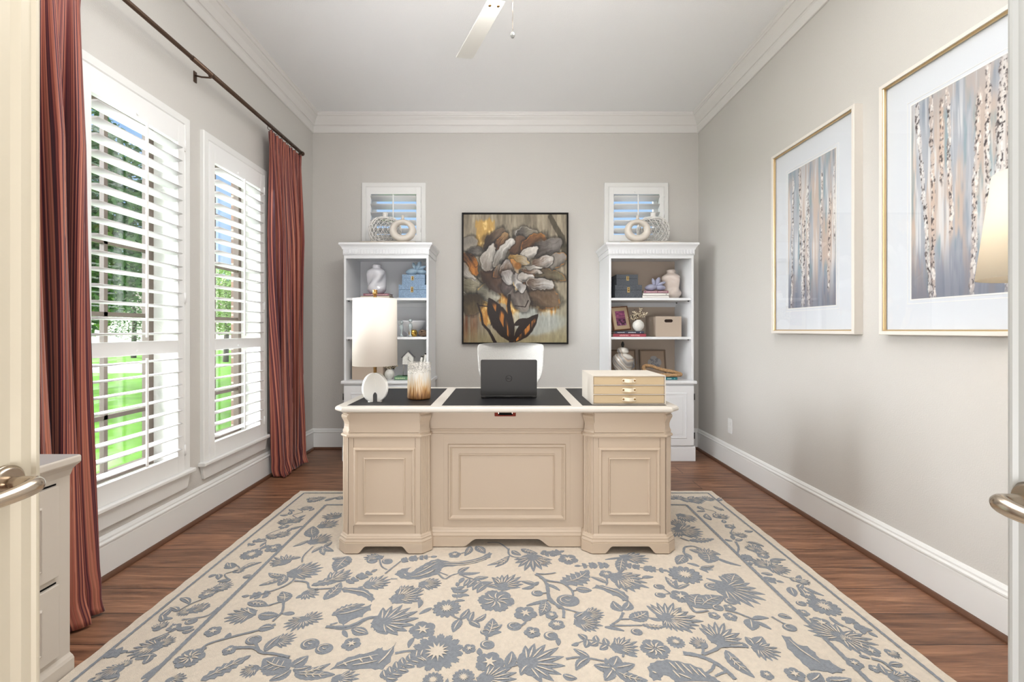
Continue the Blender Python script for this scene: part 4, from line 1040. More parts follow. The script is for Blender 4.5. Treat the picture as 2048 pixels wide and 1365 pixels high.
 ('stem', [(-0.994,1.907),(-0.945,1.94)], {'w':0.009}),
 ('leaf', [(-0.999,1.844),(-0.917,1.844)], {'w':0.6}),
 ('leaf', [(-0.953,1.758),(-0.897,1.767)], {'w':0.7}),
 ('stem', [(-0.939,1.929),(-0.914,1.865),(-0.922,1.805)], {'w':0.01}),
 ('stem', [(-0.9,1.786),(-0.954,1.749),(-1.028,1.713),(-1.095,1.671),(-1.091,1.63)], {'w':0.011}),
 ('rose', [(-1.119,1.744),(-1.089,1.74)], {}),
 ('leaf', [(-1.047,1.705),(-1.048,1.735)], {'w':0.6}),
 ('rose', [(-1.111,1.603),(-1.064,1.615)], {'big':1}),
 ('stem', [(-1.107,1.638),(-1.084,1.654)], {'w':0.012}),
 ('leaf', [(-1.003,1.5),(-0.903,1.615)], {'w':0.3,'serr':1}),
 ('rose', [(-0.994,1.642),(-0.969,1.642)], {}),
 ('berry', [(-0.937,1.696),(-0.908,1.692)], {}),
 ('stem', [(-0.976,1.654),(-0.914,1.654),(-0.872,1.63),(-0.824,1.623),(-0.761,1.607)], {'w':0.013}),
 ('stem', [(-0.924,1.683),(-0.878,1.63)], {'w':0.01}),
 ('leaf', [(-0.865,1.638),(-0.844,1.722)], {'w':0.4}),
 ('fan', [(-0.845,1.688),(-0.781,1.713)], {'w':1.1}),
 ('leaf', [(-0.736,1.555),(-0.85,1.6)], {'w':0.7}),
 ('leaf', [(-0.734,1.563),(-0.698,1.615)], {'w':0.7}),
 ('leaf', [(-0.722,1.548),(-0.664,1.563)], {'w':0.5}),
 ('leaf', [(-0.727,1.548),(-0.777,1.5)], {'w':0.5}),
 ('leaf', [(-0.707,1.527),(-0.571,1.527)], {'w':0.3}),
 ('leaf', [(-0.71,1.534),(-0.605,1.577)], {'w':0.25}),
 ('fan', [(-0.853,1.555),(-0.892,1.52)], {'w':1.2}),
 ('stem', [(-0.854,1.557),(-0.821,1.555),(-0.777,1.563)], {'w':0.01}),
 ('berry', [(-0.718,1.675),(-0.684,1.671)], {}),
 ('berry', [(-0.656,1.65),(-0.624,1.646)], {}),
 ('fan', [(-1.001,2.163),(-0.875,2.22)], {'w':0.9}),
 ('stem', [(-1.025,2.15),(-0.994,2.163)], {'w':0.009}),
 ('leaf', [(-1.033,2.136),(-1.124,2.163)], {'w':0.35}),
 ('leaf', [(-1.034,2.123),(-1.112,2.058)], {'w':0.3}),
 ('leaf', [(-1.023,2.058),(-1.047,2.15)], {'w':0.4}),
 ('stem', [(-0.994,2.163),(-0.978,2.096),(-1.011,2.033),(-1.086,1.979)], {'w':0.01}),
 ('stem', [(-0.97,2.096),(-0.907,2.083),(-0.871,2.033),(-0.802,2.033),(-0.736,2.045)], {'w':0.01}),
 ('leaf', [(-0.875,2.058),(-0.744,2.192)], {'w':0.28,'serr':1}),
 ('leaf', [(-0.776,1.951),(-0.75,2.083)], {'w':0.4}),
 ('fan', [(-1.095,2.265),(-1.173,2.312)], {'w':1.5}),
 ('leaf', [(-1.079,2.296),(-1.038,2.312)], {'w':0.5}),
 ('stem', [(-1.01,2.265),(-1.03,2.328),(-1.024,2.428)], {'w':0.008}),
 ('leaf', [(-0.974,2.428),(-1.003,2.36)], {'w':0.3}),
 ('leaf', [(-0.966,2.428),(-0.896,2.377)], {'w':0.4}),
 ('leaf', [(-0.966,2.428),(-0.944,2.482)], {'w':0.4}),
 ('leaf', [(-0.966,2.428),(-0.929,2.336)], {'w':0.3}),
 ('fan', [(-1.047,2.482),(-0.98,2.576)], {'w':0.9}),
 ('leaf', [(-1.07,2.538),(-1.13,2.679)], {'w':0.5}),
 ('leaf', [(-1.08,2.5),(-1.132,2.428)], {'w':0.3}),
 ('sprig', [(-1.102,2.679),(-1.064,2.7),(-1.036,2.722)], {'n':3}),
 ('fan', [(-1.041,2.813),(-1.128,2.86)], {'w':1.2}),
 ('fan', [(-0.876,1.997),(-0.81,1.985)], {'w':1.5}),
 ('leaf', [(-0.878,1.985),(-0.902,1.962)], {'w':0.6}),
 ('leaf', [(-0.939,1.929),(-0.985,2.009)], {'w':0.6}),
 ('leaf', [(-0.929,1.962),(-0.988,1.974)], {'w':0.4}),
 ('sprig', [(-1.027,1.997),(-1.069,1.985),(-1.113,1.979)], {'n':3}),
 ('leaf', [(-0.702,1.844),(-0.591,1.918)], {'w':0.3,'serr':1}),
 ('fan', [(-1.267,1.671),(-1.234,1.713)], {'w':1.0}),
 ('fan', [(-1.272,1.663),(-1.354,1.63)], {'w':1.0}),
 ('fan', [(-1.345,1.758),(-1.35,1.805)], {'w':1.0}),
 ('fan', [(-1.29,2.033),(-1.236,2.083)], {'w':1.0}),
 ('fan', [(-1.283,2.021),(-1.335,1.985)], {'w':1.0}),
 ('fan', [(-1.293,1.875),(-1.243,1.918)], {'w':1.0}),
 ('fan', [(-1.299,1.875),(-1.335,1.844)], {'w':1.0}),
 ('fan', [(-1.28,2.557),(-1.22,2.596)], {'w':1.0}),
 ('fan', [(-1.28,2.557),(-1.33,2.519)], {'w':1.0}),
 ('fan', [(-1.289,2.744),(-1.234,2.789)], {'w':1.0}),
 ('fan', [(-1.298,2.744),(-1.374,2.744)], {'w':1.0}),
 ('fan', [(-1.315,3.068),(-1.275,3.125)], {'w':1.0}),
 ('fan', [(-1.269,2.961),(-1.328,2.935)], {'w':1.0}),
 ('fan', [(-1.292,2.177),(-1.256,2.206)], {'w':1.0}),
 ('fan', [(-1.319,1.563),(-1.312,1.6)], {'w':1.0}),
 ('fan', [(-1.318,1.555),(-1.366,1.513)], {'w':1.0}),
 ('daisy', [(-1.306,2.344),(-1.255,2.36)], {}),
 ('leaf', [(-1.278,2.192),(-1.212,2.265)], {'w':0.3}),
 ('leaf', [(-1.324,2.206),(-1.359,2.258)], {'w':0.8}),
 ('leaf', [(-1.388,2.129),(-1.364,2.15)], {'w':0.6}),
 ('leaf', [(-1.227,2.129),(-1.18,2.136)], {'w':0.6}),
 ('leaf', [(-1.333,1.824),(-1.383,1.824)], {'w':0.3}),
 ('leaf', [(-1.4,1.962),(-1.329,1.918)], {'w':0.3}),
 ('stem', [(-1.289,1.815),(-1.245,1.824),(-1.202,1.844),(-1.194,1.896)], {'w':0.009}),
 ('berry', [(-1.245,1.805),(-1.223,1.81)], {}),
 ('rose', [(-1.285,1.767),(-1.261,1.776)], {}),
 ('leaf', [(-1.235,1.74),(-1.2,1.758)], {'w':0.6}),
 ('leaf', [(-1.301,1.6),(-1.236,1.615)], {'w':0.4}),
 ('leaf', [(-1.205,1.507),(-1.193,1.566)], {'w':0.3}),
 ('sprig', [(-1.411,1.6),(-1.403,1.623),(-1.387,1.63)], {'n':3}),
 ('leaf', [(-1.383,1.824),(-1.386,1.896)], {'w':0.4}),
 ('sprig', [(-1.374,2.428),(-1.362,2.482),(-1.346,2.5)], {'n':3}),
 ('leaf', [(-1.307,2.428),(-1.302,2.482)], {'w':0.2}),
 ('rose', [(-1.224,2.411),(-1.182,2.428)], {}),
 ('leaf', [(-1.239,2.637),(-1.194,2.679)], {'w':0.4}),
 ('leaf', [(-1.348,2.848),(-1.361,2.897)], {'w':0.5}),
 ('fan', [(-1.106,1.5),(-1.054,1.513)], {'w':0.7}),
 ('fan', [(-1.364,1.5),(-1.336,1.527)], {'w':0.8}),
]
# ================================================================== RUG
cream_pile = mat('cream_wool_pile', (226, 213, 196), .95, bump=1., bscale=420, var=.06, vscale=60, sheen=.2, spec=.1)
blue_pile = mat('slate_blue_wool_pile', (140, 145, 152), .95, bump=1., bscale=420, var=.13, vscale=90, sheen=.2, spec=.1)
RX0, RX1, RY0, RY1 = -1.476, 1.490, .84, 3.276
rr = random.Random(11)
mb = MB()
def wob(a, k): return .0025 * math.sin(a * k)
# pile body with slightly uneven bound edge
N = 60; edge = []
for k in range(N): edge.append((RX0 + (RX1 - RX0) * k / N, RY0 + wob(k, 2.1)))
for k in range(N): edge.append((RX1 + wob(k, 1.7), RY0 + (RY1 - RY0) * k / N))
for k in range(N): edge.append((RX1 - (RX1 - RX0) * k / N, RY1 + wob(k, 2.3)))
for k in range(N): edge.append((RX0 + wob(k, 1.9), RY1 - (RY1 - RY0) * k / N))
cx0, cy0 = (RX0 + RX1) / 2, (RY0 + RY1) / 2
ins = lambda p, d: (p[0] + (d if p[0] < cx0 - 1.3 else -d if p[0] > cx0 + 1.3 else 0), p[1] + (d if p[1] < cy0 - 1.1 else -d if p[1] > cy0 + 1.1 else 0))
mb.loops([[(*p, .0005) for p in edge], [(*p, RUG_T - .004) for p in edge], [(*ins(p, .004), RUG_T) for p in edge]], smooth=False)
ZA = RUG_T + .0012; ZV = RUG_T + .0034
def fill(poly, z, mi, t=.0016):
    """tufted patch: outline extruded a little above the pile"""
    pts = [p for p in poly if RX0 + .01 < p[0] < RX1 - .01 and RY0 + .01 < p[1] < RY1 - .005]
    if len(pts) < 3: return
    n = len(pts); mb.add([(p[0], p[1], z) for p in pts], [tuple(range(n))], mi)
    b = len(mb.v); mb.v += [(p[0], p[1], RUG_T - .0005) for p in pts]
    for i in range(n):
        j = (i + 1) % n; mb.f.append((b - n + i, b - n + j, b + j, b + i)); mb.m.append(mi); mb.s.append(False)
ZK = [0]
def g(poly):
    ZK[0] += 1; fill(poly, ZA + .0000117 * (ZK[0] % 173), 1)
def strip(pts, w0, w1=None, z=ZA, mi=1, taper=False):
    w1 = w0 if w1 is None else w1
    ZK[0] += 1; z += .0000117 * (ZK[0] % 173)
    # smooth the polyline
    P = [Vector((*p, 0)) for p in pts]; Q = []
    for i in range(len(P) - 1):
        a, b, c, d = P[max(i - 1, 0)], P[i], P[i + 1], P[min(i + 2, len(P) - 1)]
        for k in range(5):
            t = k / 5; Q.append(.5 * ((2 * b) + (-a + c) * t + (2 * a - 5 * b + 4 * c - d) * t * t + (-a + 3 * b - 3 * c + d) * t ** 3))
    Q.append(P[-1]); L = []; Rr = []
    for i, p in enumerate(Q):
        d = (Q[min(i + 1, len(Q) - 1)] - Q[max(i - 1, 0)]); d = d.normalized() if d.length > 1e-6 else Vector((1, 0, 0)); nn = Vector((-d.y, d.x, 0))
        u = i / (len(Q) - 1); w_ = (w0 + (w1 - w0) * u) / 2 * (1 + .15 * math.sin(i * 2.3))
        if taper: w_ *= max(.25, math.sin(math.pi * min(1, max(.0, u * .9 + .08))))
        L.append(p + nn * w_); Rr.append(p - nn * w_)
    n = len(Q); mb.add([(q.x, q.y, z) for q in L] + [(q.x, q.y, z) for q in Rr], [(i, i + 1, n + i + 1, n + i) for i in range(n - 1)], mi)
    return Q
def vein(pts, w_=.0042): strip(pts, w_, z=ZV, mi=0, taper=True)
def loc(b, d, n, s_, t_): return (b.x + d.x * s_ + n.x * t_, b.y + d.y * s_ + n.y * t_)
def basis(p, q):
    b = Vector(p); d = Vector(q) - b; L = d.length; d.normalize(); return b, d, Vector((-d.y, d.x)), L
def petal(b, d, n, s0, ang, L, w_, tipk=1.0):
    c_, s_ = math.cos(ang), math.sin(ang); dd = Vector((d.x * c_ + n.x * s_, d.y * c_ + n.y * s_)); nn = Vector((-dd.y, dd.x))
    poly = []; K = 8
    for k in range(K + 1): t = k / K; poly.append(loc(b, dd, nn, s0 + (L - s0) * t, w_ / 2 * math.sin(math.pi * min(1, t ** .75 * .94 + .06)) ** .8 + rr.uniform(-.0008, .0008)))
    for k in range(K - 1, 0, -1): t = k / K; poly.append(loc(b, dd, nn, s0 + (L - s0) * t, -w_ / 2 * math.sin(math.pi * min(1, t ** .75 * .94 + .06)) ** .8))
    g(poly); return dd, nn
def leaf(p, q, w=.4, serr=0):
    b, d, n, L = basis(p, q); K = 14; top, bot = [], []
    bend = rr.uniform(-.12, .12) * L
    for k in range(K + 1):
        t = k / K; h = L * w / 2 * math.sin(math.pi * t ** .8) ** .85 + .0015; h *= (1 + (.22 if serr else .05) * (1 if k % 2 else -1)); bb = bend * math.sin(math.pi * t)
        top.append(loc(b, d, n, L * t, h + bb)); bot.append(loc(b, d, n, L * t, -h + bb))
    g(top + bot[::-1])
    if L * w > .022:
        vein([loc(b, d, n, L * t, bend * math.sin(math.pi * t)) for t in (.12, .4, .65, .85)], .0045)
        if L > .09 or serr:
            for t in (.28, .45, .62):
                bb = bend * math.sin(math.pi * t); hh = L * w / 2 * .6
                vein([loc(b, d, n, L * t, bb + .003), loc(b, d, n, L * (t + .09), bb + hh)], .0034); vein([loc(b, d, n, L * t, bb - .003), loc(b, d, n, L * (t + .09), bb - hh)], .0034)
def fan(p, q, w=1., big=0):
    b, d, n, L = basis(p, q); k_ = 9 if w > .7 else 7; sp_ = min(1.35, .55 + .55 * w)
    body = [loc(b, d, n, L * .36 * math.cos(a) + L * .12, L * .36 * w ** .5 * math.sin(a)) for a in [2 * math.pi * i / 14 for i in range(14)]]; g(body)
    for i in range(k_):
        a = -sp_ + 2 * sp_ * i / (k_ - 1); LL = L * (1 - .32 * abs(a / sp_) ** 1.5) * rr.uniform(.9, 1.05)
        dd, nn = petal(b, d, n, L * .12, a, LL, L * .22)
        vein([(b.x + dd.x * LL * t, b.y + dd.y * LL * t) for t in (.28, .5, .78)], max(.003, min(.0055, L * .045)))
    if L > .07: petal(b, d, n, 0, math.pi - .6, L * .3, L * .16); petal(b, d, n, 0, math.pi + .6, L * .3, L * .16)
def disc_star(p, q, petals, inner, star, pw, ph=0.):
    b, d, n, L = basis(p, q); K = petals * 8; out = []
    for i in range(K):
        a = 2 * math.pi * i / K; m_ = abs(math.cos(a * petals / 2 + ph)); r = L * (inner + (1 - inner) * m_ ** pw) * (1 + .04 * math.sin(3.1 * i)); out.append(loc(b, d, n, r * math.cos(a), r * math.sin(a)))
    g(out); st = []
    rays = star[0]
    for i in range(rays * 2):
        a = math.pi * i / rays + .2; r = L * (star[1] if i % 2 == 0 else star[2]) * rr.uniform(.88, 1.1); st.append(loc(b, d, n, r * math.cos(a), r * math.sin(a)))
    n_ = len(st); ZK[0] += 1; mb.add([(x, y, ZV + .0000117 * (ZK[0] % 173)) for x, y in st], [tuple(range(n_))], 0)
def daisy(p, q): disc_star(p, q, 15, .78, (13, .50, .24), .8)
def rose(p, q, big=0):
    if big:
        disc_star(p, q, 6, .80, (3, .04, .03), .5); b, d, n, L = basis(p, q)
        for i in range(9):
            a = i * .7 + .3; vein([loc(b, d, n, L * .15 * math.cos(a), L * .15 * math.sin(a)), loc(b, d, n, L * .42 * math.cos(a + .15), L * .42 * math.sin(a + .15)), loc(b, d, n, L * .70 * math.cos(a), L * .70 * math.sin(a))], .006)
    else: disc_star(p, q, 5, .74, (6, .55, .20), .6, rr.uniform(0, 1.5))
def berry(p, q, big=0):
    b, d, n, L = basis(p, q); c = lambda r: [loc(b, d, n, r * math.cos(a), r * .85 * math.sin(a)) for a in [2 * math.pi * i / 18 for i in range(19)]]
    g(c(L)[:-1]); vein(c(L * .66)[3:15], .0045)
    if L > .03: vein([loc(b, d, n, -L * .25, L * .1), loc(b, d, n, 0, -L * .1), loc(b, d, n, L * .25, L * .05)], .004)
def sprig(pts, n, big=0):
    Q = strip(pts, .006, .004)
    for k in range(n):
        i = int((k + .7) / (n + .4) * (len(Q) - 1)); q = Q[i]; d = (Q[min(i + 1, len(Q) - 1)] - Q[max(0, i - 1)]).normalized(); nn = Vector((-d.y, d.x)); l = (.040 if big else .026) * rr.uniform(.8, 1.15)
        for s_ in (-1, 1):
            e_ = (q.x + d.x * l * .55 + nn.x * l * s_, q.y + d.y * l * .55 + nn.y * l * s_); leaf((q.x, q.y), e_, .62)
    e_ = Q[-1]; d = (Q[-1] - Q[-3]).normalized(); leaf((e_.x, e_.y), (e_.x + d.x * .03, e_.y + d.y * .03), .5)
for kind, pts, o in RUG:
    if kind == 'poly':
        P2 = []
        for i in range(len(pts)):
            a, b = Vector(pts[i]), Vector(pts[(i + 1) % len(pts)]); nn = (b - a); nn = Vector((nn.y, -nn.x)).normalized() if nn.length > 1e-6 else Vector((0, 0))
            P2.append(tuple(a)); P2.append(tuple((a + b) / 2 + nn * .004))
        g(P2)
    elif kind == 'vein': vein(pts, .006)
    elif kind == 'stem': strip(pts, o['w'] * 1.1, o['w'] * .8)
    elif kind == 'sprig': sprig(pts, o['n'], o.get('big', 0))
    elif kind == 'leaf': leaf(*pts, o['w'], o.get('serr', 0))
    elif kind == 'fan': fan(*pts, o['w'])
    elif kind == 'daisy': daisy(*pts)
    elif kind == 'rose': rose(*pts, o.get('big', 0))
    elif kind == 'berry': berry(*pts)
# the part of the field behind and under the desk, and the front end out of the frame
for k in range(46):
    if k < 30: p = (rr.uniform(-1.1, 1.1), rr.uniform(2.5, 2.96))
    else: p = (rr.uniform(-1.15, 1.15), rr.uniform(.95, 1.45))
    a = rr.uniform(0, 6.28); l = rr.uniform(.07, .13); q = (p[0] + l * math.cos(a), p[1] + l * math.sin(a))
    (fan, rose, leaf, daisy)[k % 4](p, q)
for k in range(15):  # far border
    p = (-1.30 + k * .19, 3.11 + .02 * (k % 2)); fan(p, (p[0] + .075, p[1] + .02)); fan(p, (p[0] - .06, p[1] + .01)); leaf((p[0] + .08, p[1] - .03), (p[0] + .14, p[1] + .03))
# small fillers that keep both long borders as dense as the photo's
for side in (-1, 1):
    xc = RX0 + .172 if side < 0 else RX1 - .172; y = .95; k = 0
    while y < 3.0:
        dx = .045 * math.sin(k * 2.1); a = rr.uniform(0, 6.28)
        p = (xc + dx, y); q = (p[0] + .055 * math.cos(a), p[1] + .055 * math.sin(a))
        (leaf if k % 3 else rose)(p, q if k % 3 else (p[0] + .03, p[1]))
        leaf((xc - dx * 1.4, y + .05), (xc - dx * 1.4 + .05 * math.cos(a + 2), y + .05 + .05 * math.sin(a + 2)), .5)
        if k % 2 == 0: strip([(xc + dx, y), (xc - .02, y + .05), (xc + .02, y + .10), (xc - dx, y + .15)], .007, .005)
        y += .115; k += 1
# border lines
for d, w_ in ((.052, .012), (.292, .017)):
    a, b, c, e_ = RX0 + d, RX1 - d, RY0 + d, RY1 - (.05 if d < .1 else .27)
    for P1, P2 in (((a, c), (b, c)), ((a, e_), (b, e_)), ((a, c), (a, e_)), ((b, c), (b, e_))):
        n_ = 40; pts = [(P1[0] + (P2[0] - P1[0]) * i / n_, P1[1] + (P2[1] - P1[1]) * i / n_) for i in range(n_ + 1)]
        strip(pts, w_, z=ZA - .0003)
rug = mb.build('floral_rug', [cream_pile, blue_pile])
tag(rug, 'large cream wool rug with slate-blue flowers and birds, under the desk', 'rug')
# ================================================================== BIG PAINTING
def flower_painting():
    W, H = 300, 372; v, u = np.mgrid[0:H, 0:W]; u = u / (W - 1.); v = v / (H - 1.)
    px_, py_ = u * 885, (1 - v) * 1107          # picture units, y down
    img = np.zeros((H, W, 3)); img[:] = C255(160, 150, 132)
    wx_ = px_ + (fbm(u * 7, v * 9, 51, 4) - .5) * 90; wy_ = py_ + (fbm(u * 7 + 30, v * 9, 57, 4) - .5) * 90
    n1 = fbm(u * 40, v * 3, 3, 4); n2 = fbm(u * 5, v * 5, 7, 4); n3 = fbm(u * 60, v * 22, 11, 3)
    mixc(img, C255(190, 178, 156), smooth(.42, .7, n1) * .8); mixc(img, C255(118, 108, 94), smooth(.45, .75, fbm(u * 30 + 3, v * 3, 13)) * .6)
    mixc(img, C255(176, 172, 150), smooth(.55, 1., u) * smooth(.5, .1, v) * .8)
    mixc(img, C255(120, 72, 44), smooth(.25, .0, u) * smooth(.36, .12, v) * smooth(.3, .6, n1) * .9)
    mixc(img, C255(168, 156, 120), smooth(.16, .0, v) * .7)
    def blob(cx, cy, rx, ry, ang, inner, outer, rim=None, k=1.0, streak=.5, soft=.06, dark=.35):
        """petal: ellipse about (cx,cy); long axis rx turned by ang; colour runs along its length"""
        a = R(ang); dx, dy = wx_ - cx, wy_ - cy; s_ = (dx * math.cos(a) + dy * math.sin(a)) / rx; t = (-dx * math.sin(a) + dy * math.cos(a)) / ry
        t = t / (1.0 - .28 * s_ * .6); d = np.sqrt(s_ * s_ + t * t) + (n3 - .5) * .16 + (n2 - .5) * .12
        al = smooth(1.0 + soft, 1.0 - soft, d) * k
        g_ = smooth(-1, .9, s_) + (fbm(t * 7 + cx, s_ * 1.5 + cy, 19, 3) - .5) * streak * 1.6
        c = (1 - np.clip(g_, 0, 1))[..., None] * np.array(inner) + np.clip(g_, 0, 1)[..., None] * np.array(outer)
        shade = 1 - dark * smooth(.2, 1., t)[..., None]
        img[:] *= 1 - (.38 * smooth(1.34, 1.0, d) * (1 - al) * k)[..., None]
        img[:] = img + (c * shade - img) * al[..., None]
        if rim is not None: mixc(img, rim, smooth(.07, .01, np.abs(d - .95)) * smooth(.45, .6, fbm(px_ / 40, py_ / 40, int(cx) % 91, 2)) * .65 * k)
    def stroke(pts, w0, w1, c, c2=None, k=1.):
        best = np.full(px_.shape, 9.); 
        for i in range(len(pts) - 1):
            x0, y0 = pts[i]; x1, y1 = pts[i + 1]; dx, dy = x1 - x0, y1 - y0; tt = np.clip(((px_ - x0) * dx + (py_ - y0) * dy) / (dx * dx + dy * dy), 0, 1)
            ww = w0 + (w1 - w0) * (i + tt) / (len(pts) - 1); best = np.minimum(best, np.hypot(px_ - x0 - tt * dx, py_ - y0 - tt * dy) / ww)
        mixc(img, c, smooth(1.1, .8, best + (n3 - .5) * .4) * k)
    def leafy(x0, y0, x1, y1, w_, c, c2):
        dx, dy = x1 - x0, y1 - y0; L = math.hypot(dx, dy); s_ = ((px_ - x0) * dx + (py_ - y0) * dy) / L / L; t = (-(px_ - x0) * dy + (py_ - y0) * dx) / L
        hw = w_ * np.sin(np.pi * np.clip(s_, 0, 1)) ** .8 + 1e-3; d = np.abs(t) / hw + (n3 - .5) * .2; al = smooth(1.05, .9, d) * (s_ > 0) * (s_ < 1)
        mixc(img, c, al); mixc(img, c2, al * smooth(.75, .45, d) * smooth(.40, .55, n1) * (t < 0 if w_ > 0 else 1) * smooth(.1, .25, s_))
    GOLD, AMB = C255(206, 168, 100), C255(196, 132, 66); LG, MG, DG, BR, DB = C255(206, 200, 192), C255(140, 134, 126), C255(84, 80, 76), C255(92, 66, 48), C255(52, 38, 30)
    # gold leaf patches
    g1 = smooth(.9, .7, np.abs(px_ - 185) / 95 + (n3 - .5) * .5) * smooth(30, 60, py_ - 30 * (n1 - .5) * 3) * smooth(300, 260, py_); mixc(img, GOLD, g1 * .95); mixc(img, C255(228, 200, 140), g1 * smooth(.55, .7, n3))
    for cx, cy, rx, ry in ((205, 860, 70, 110), (430, 830, 60, 130), (720, 790, 90, 90), (360, 720, 70, 60), (150, 760, 50, 60)):
        d = np.hypot((px_ - cx) / rx, (py_ - cy) / ry) + (n3 - .5) * .5; mixc(img, GOLD, smooth(1.1, .8, d)); mixc(img, C255(232, 206, 150), smooth(1., .5, d) * smooth(.5, .7, n3)); mixc(img, AMB, smooth(1.1, .9, d) * smooth(.6, .4, n3) * .6)
    mixc(img, C255(232, 226, 206), smooth(60, 20, np.abs(px_ - 740 - 30 * (n1 - .5))) * smooth(760, 800, py_) * smooth(1080, 860, py_) * smooth(.4, .6, n1) * .8)
    mixc(img, C255(180, 186, 184), smooth(1.1, .8, np.hypot((px_ - 620) / 230, (py_ - 930) / 130) + (n2 - .5) * .6) * .7)
    stroke([(745, 20), (790, 110), (840, 190), (870, 330)], 22, 30, C255(82, 76, 62), k=.8)
    # back-left small bloom
    blob(40, 260, 60, 85, 70, MG, C255(168, 160, 148)); blob(120, 330, 60, 50, 10, DG, MG); blob(75, 440, 120, 45, 55, BR, AMB, AMB)
    blob(40, 520, 150, 45, 48, C255(120, 112, 104), LG, GOLD); blob(90, 400, 70, 22, 60, DB, AMB, AMB, dark=.6)
    blob(70, 630, 130, 62, 5, C255(110, 104, 86), C255(176, 170, 150), LG); blob(220, 700, 100, 85, 20, C255(120, 116, 104), C255(186, 182, 168), GOLD); blob(60, 780, 90, 100, 80, C255(66, 56, 44), C255(110, 96, 72))
    # outer petals of the main bloom
    blob(280, 240, 130, 95, -55, DB, C255(120, 104, 88)); blob(330, 235, 90, 40, -50, BR, C255(170, 140, 104), AMB); blob(540, 180, 100, 75, -15, DG, C255(150, 142, 128), LG)
    blob(470, 290, 90, 80, -80, BR, C255(120, 96, 78)); blob(600, 250, 130, 55, -35, BR, C255(150, 110, 70), AMB); blob(720, 280, 130, 75, -15, C255(80, 72, 66), C255(140, 134, 130), MG)
    blob(790, 400, 95, 60, -35, MG, C255(160, 152, 144), AMB); blob(330, 560, 160, 150, 60, BR, C255(110, 92, 84)); blob(430, 640, 110, 90, 70, C255(120, 104, 100), C255(150, 140, 136))
    blob(740, 530, 150, 55, 5, C255(96, 84, 68), C255(130, 122, 100), AMB); blob(660, 690, 190, 110, 25, C255(92, 74, 58), C255(124, 106, 88), AMB, k=.95); blob(490, 740, 110, 85, 60, C255(110, 100, 94), C255(146, 138, 130), MG)
    # light petals
    blob(225, 370, 110, 62, -75, C255(150, 142, 134), LG, LG); blob(340, 330, 130, 42, -58, MG, C255(222, 218, 212), LG); blob(300, 480, 80, 40, -70, BR, MG, AMB)
    blob(560, 345, 100, 48, -45, C255(160, 152, 144), C255(220, 214, 206), LG); blob(680, 410, 88, 58, -15, C255(110, 90, 76), C255(204, 198, 192), LG); blob(380, 470, 95, 60, -65, BR, C255(170, 162, 156), LG)
    blob(390, 550, 80, 58, 60, C255(150, 142, 138), C255(206, 202, 198), LG); blob(460, 570, 90, 36, 95, C255(170, 162, 156), C255(214, 210, 206), GOLD); blob(540, 540, 72, 50, 10, C255(176, 168, 160), C255(216, 210, 204), LG)
    blob(650, 610, 125, 55, 5, C255(100, 84, 72), C255(206, 202, 198), LG); blob(490, 640, 36, 34, 80, C255(160, 154, 150), C255(200, 196, 192)); blob(590, 490, 90, 22, 15, BR, C255(200, 192, 184), LG); blob(610, 455, 80, 20, 12, MG, C255(214, 208, 200))
    blob(480, 390, 95, 42, 10, C255(150, 120, 70), C255(180, 168, 150), GOLD); blob(440, 430, 60, 30, 60, AMB, C255(170, 160, 146), GOLD)
    d = np.hypot(px_ - 465, py_ - 445) / 34; mixc(img, C255(150, 104, 50), smooth(1.2, .6, d)); mixc(img, C255(240, 220, 170), smooth(1.3, .8, d) * smooth(.6, .66, n3))
    # stems and dark leaves
    stroke([(395, 700), (385, 790), (400, 870), (420, 960), (410, 1110)], 12, 22, DB); stroke([(120, 770), (150, 860), (165, 950), (220, 1010), (270, 1107)], 7, 14, DB); stroke([(125, 785), (200, 795)], 6, 5, DB); stroke([(235, 960), (240, 900)], 4, 3, DB)
    leafy(215, 720, 405, 1100, 85, DB, AMB); leafy(640, 862, 425, 1110, 60, DB, AMB); stroke([(555, 745), (530, 800), (440, 790)], 5, 4, DB)
    leafy(545, 900, 430, 960, 28, DB, DB)
    img = np.clip((img - .5) * 1.22 + .50, .03, 1); img *= .86 * (1 + .22 * (n3 - .5)[..., None])
    return img
pm = vcol_mat('oil_paint', .5, bump=.5, bscale=60)
PX0, PX1, PZ0, PZ1 = -.420, .618, 1.030, 2.312
pt = thing('flower_painting', (.1, YB, PZ0), 'large flower canvas in thin black frame on the back wall, above the white chair', 'painting')
bf = mat('black_frame', (20, 16, 15), .5, spec=.25)
m = MB(TB); m.frame(PX0, PX1, PZ0, PZ1, 0, [(0, 0), (0, .045), (.012, .045), (.013, .030), (.018, .030)]); m.build('frame_rail', bf, pt)
m = MB(TB); m.box(PX0 + .016, PX1 - .016, -.034, -.004, PZ0 + .016, PZ1 - .016); m.build('stretched_canvas', matb, pt)
paint_grid(TB, PX0 + .016, PX1 - .016, PZ0 + .016, PZ1 - .016, -.0345, flower_painting(), 'painted_surface', pm, pt)

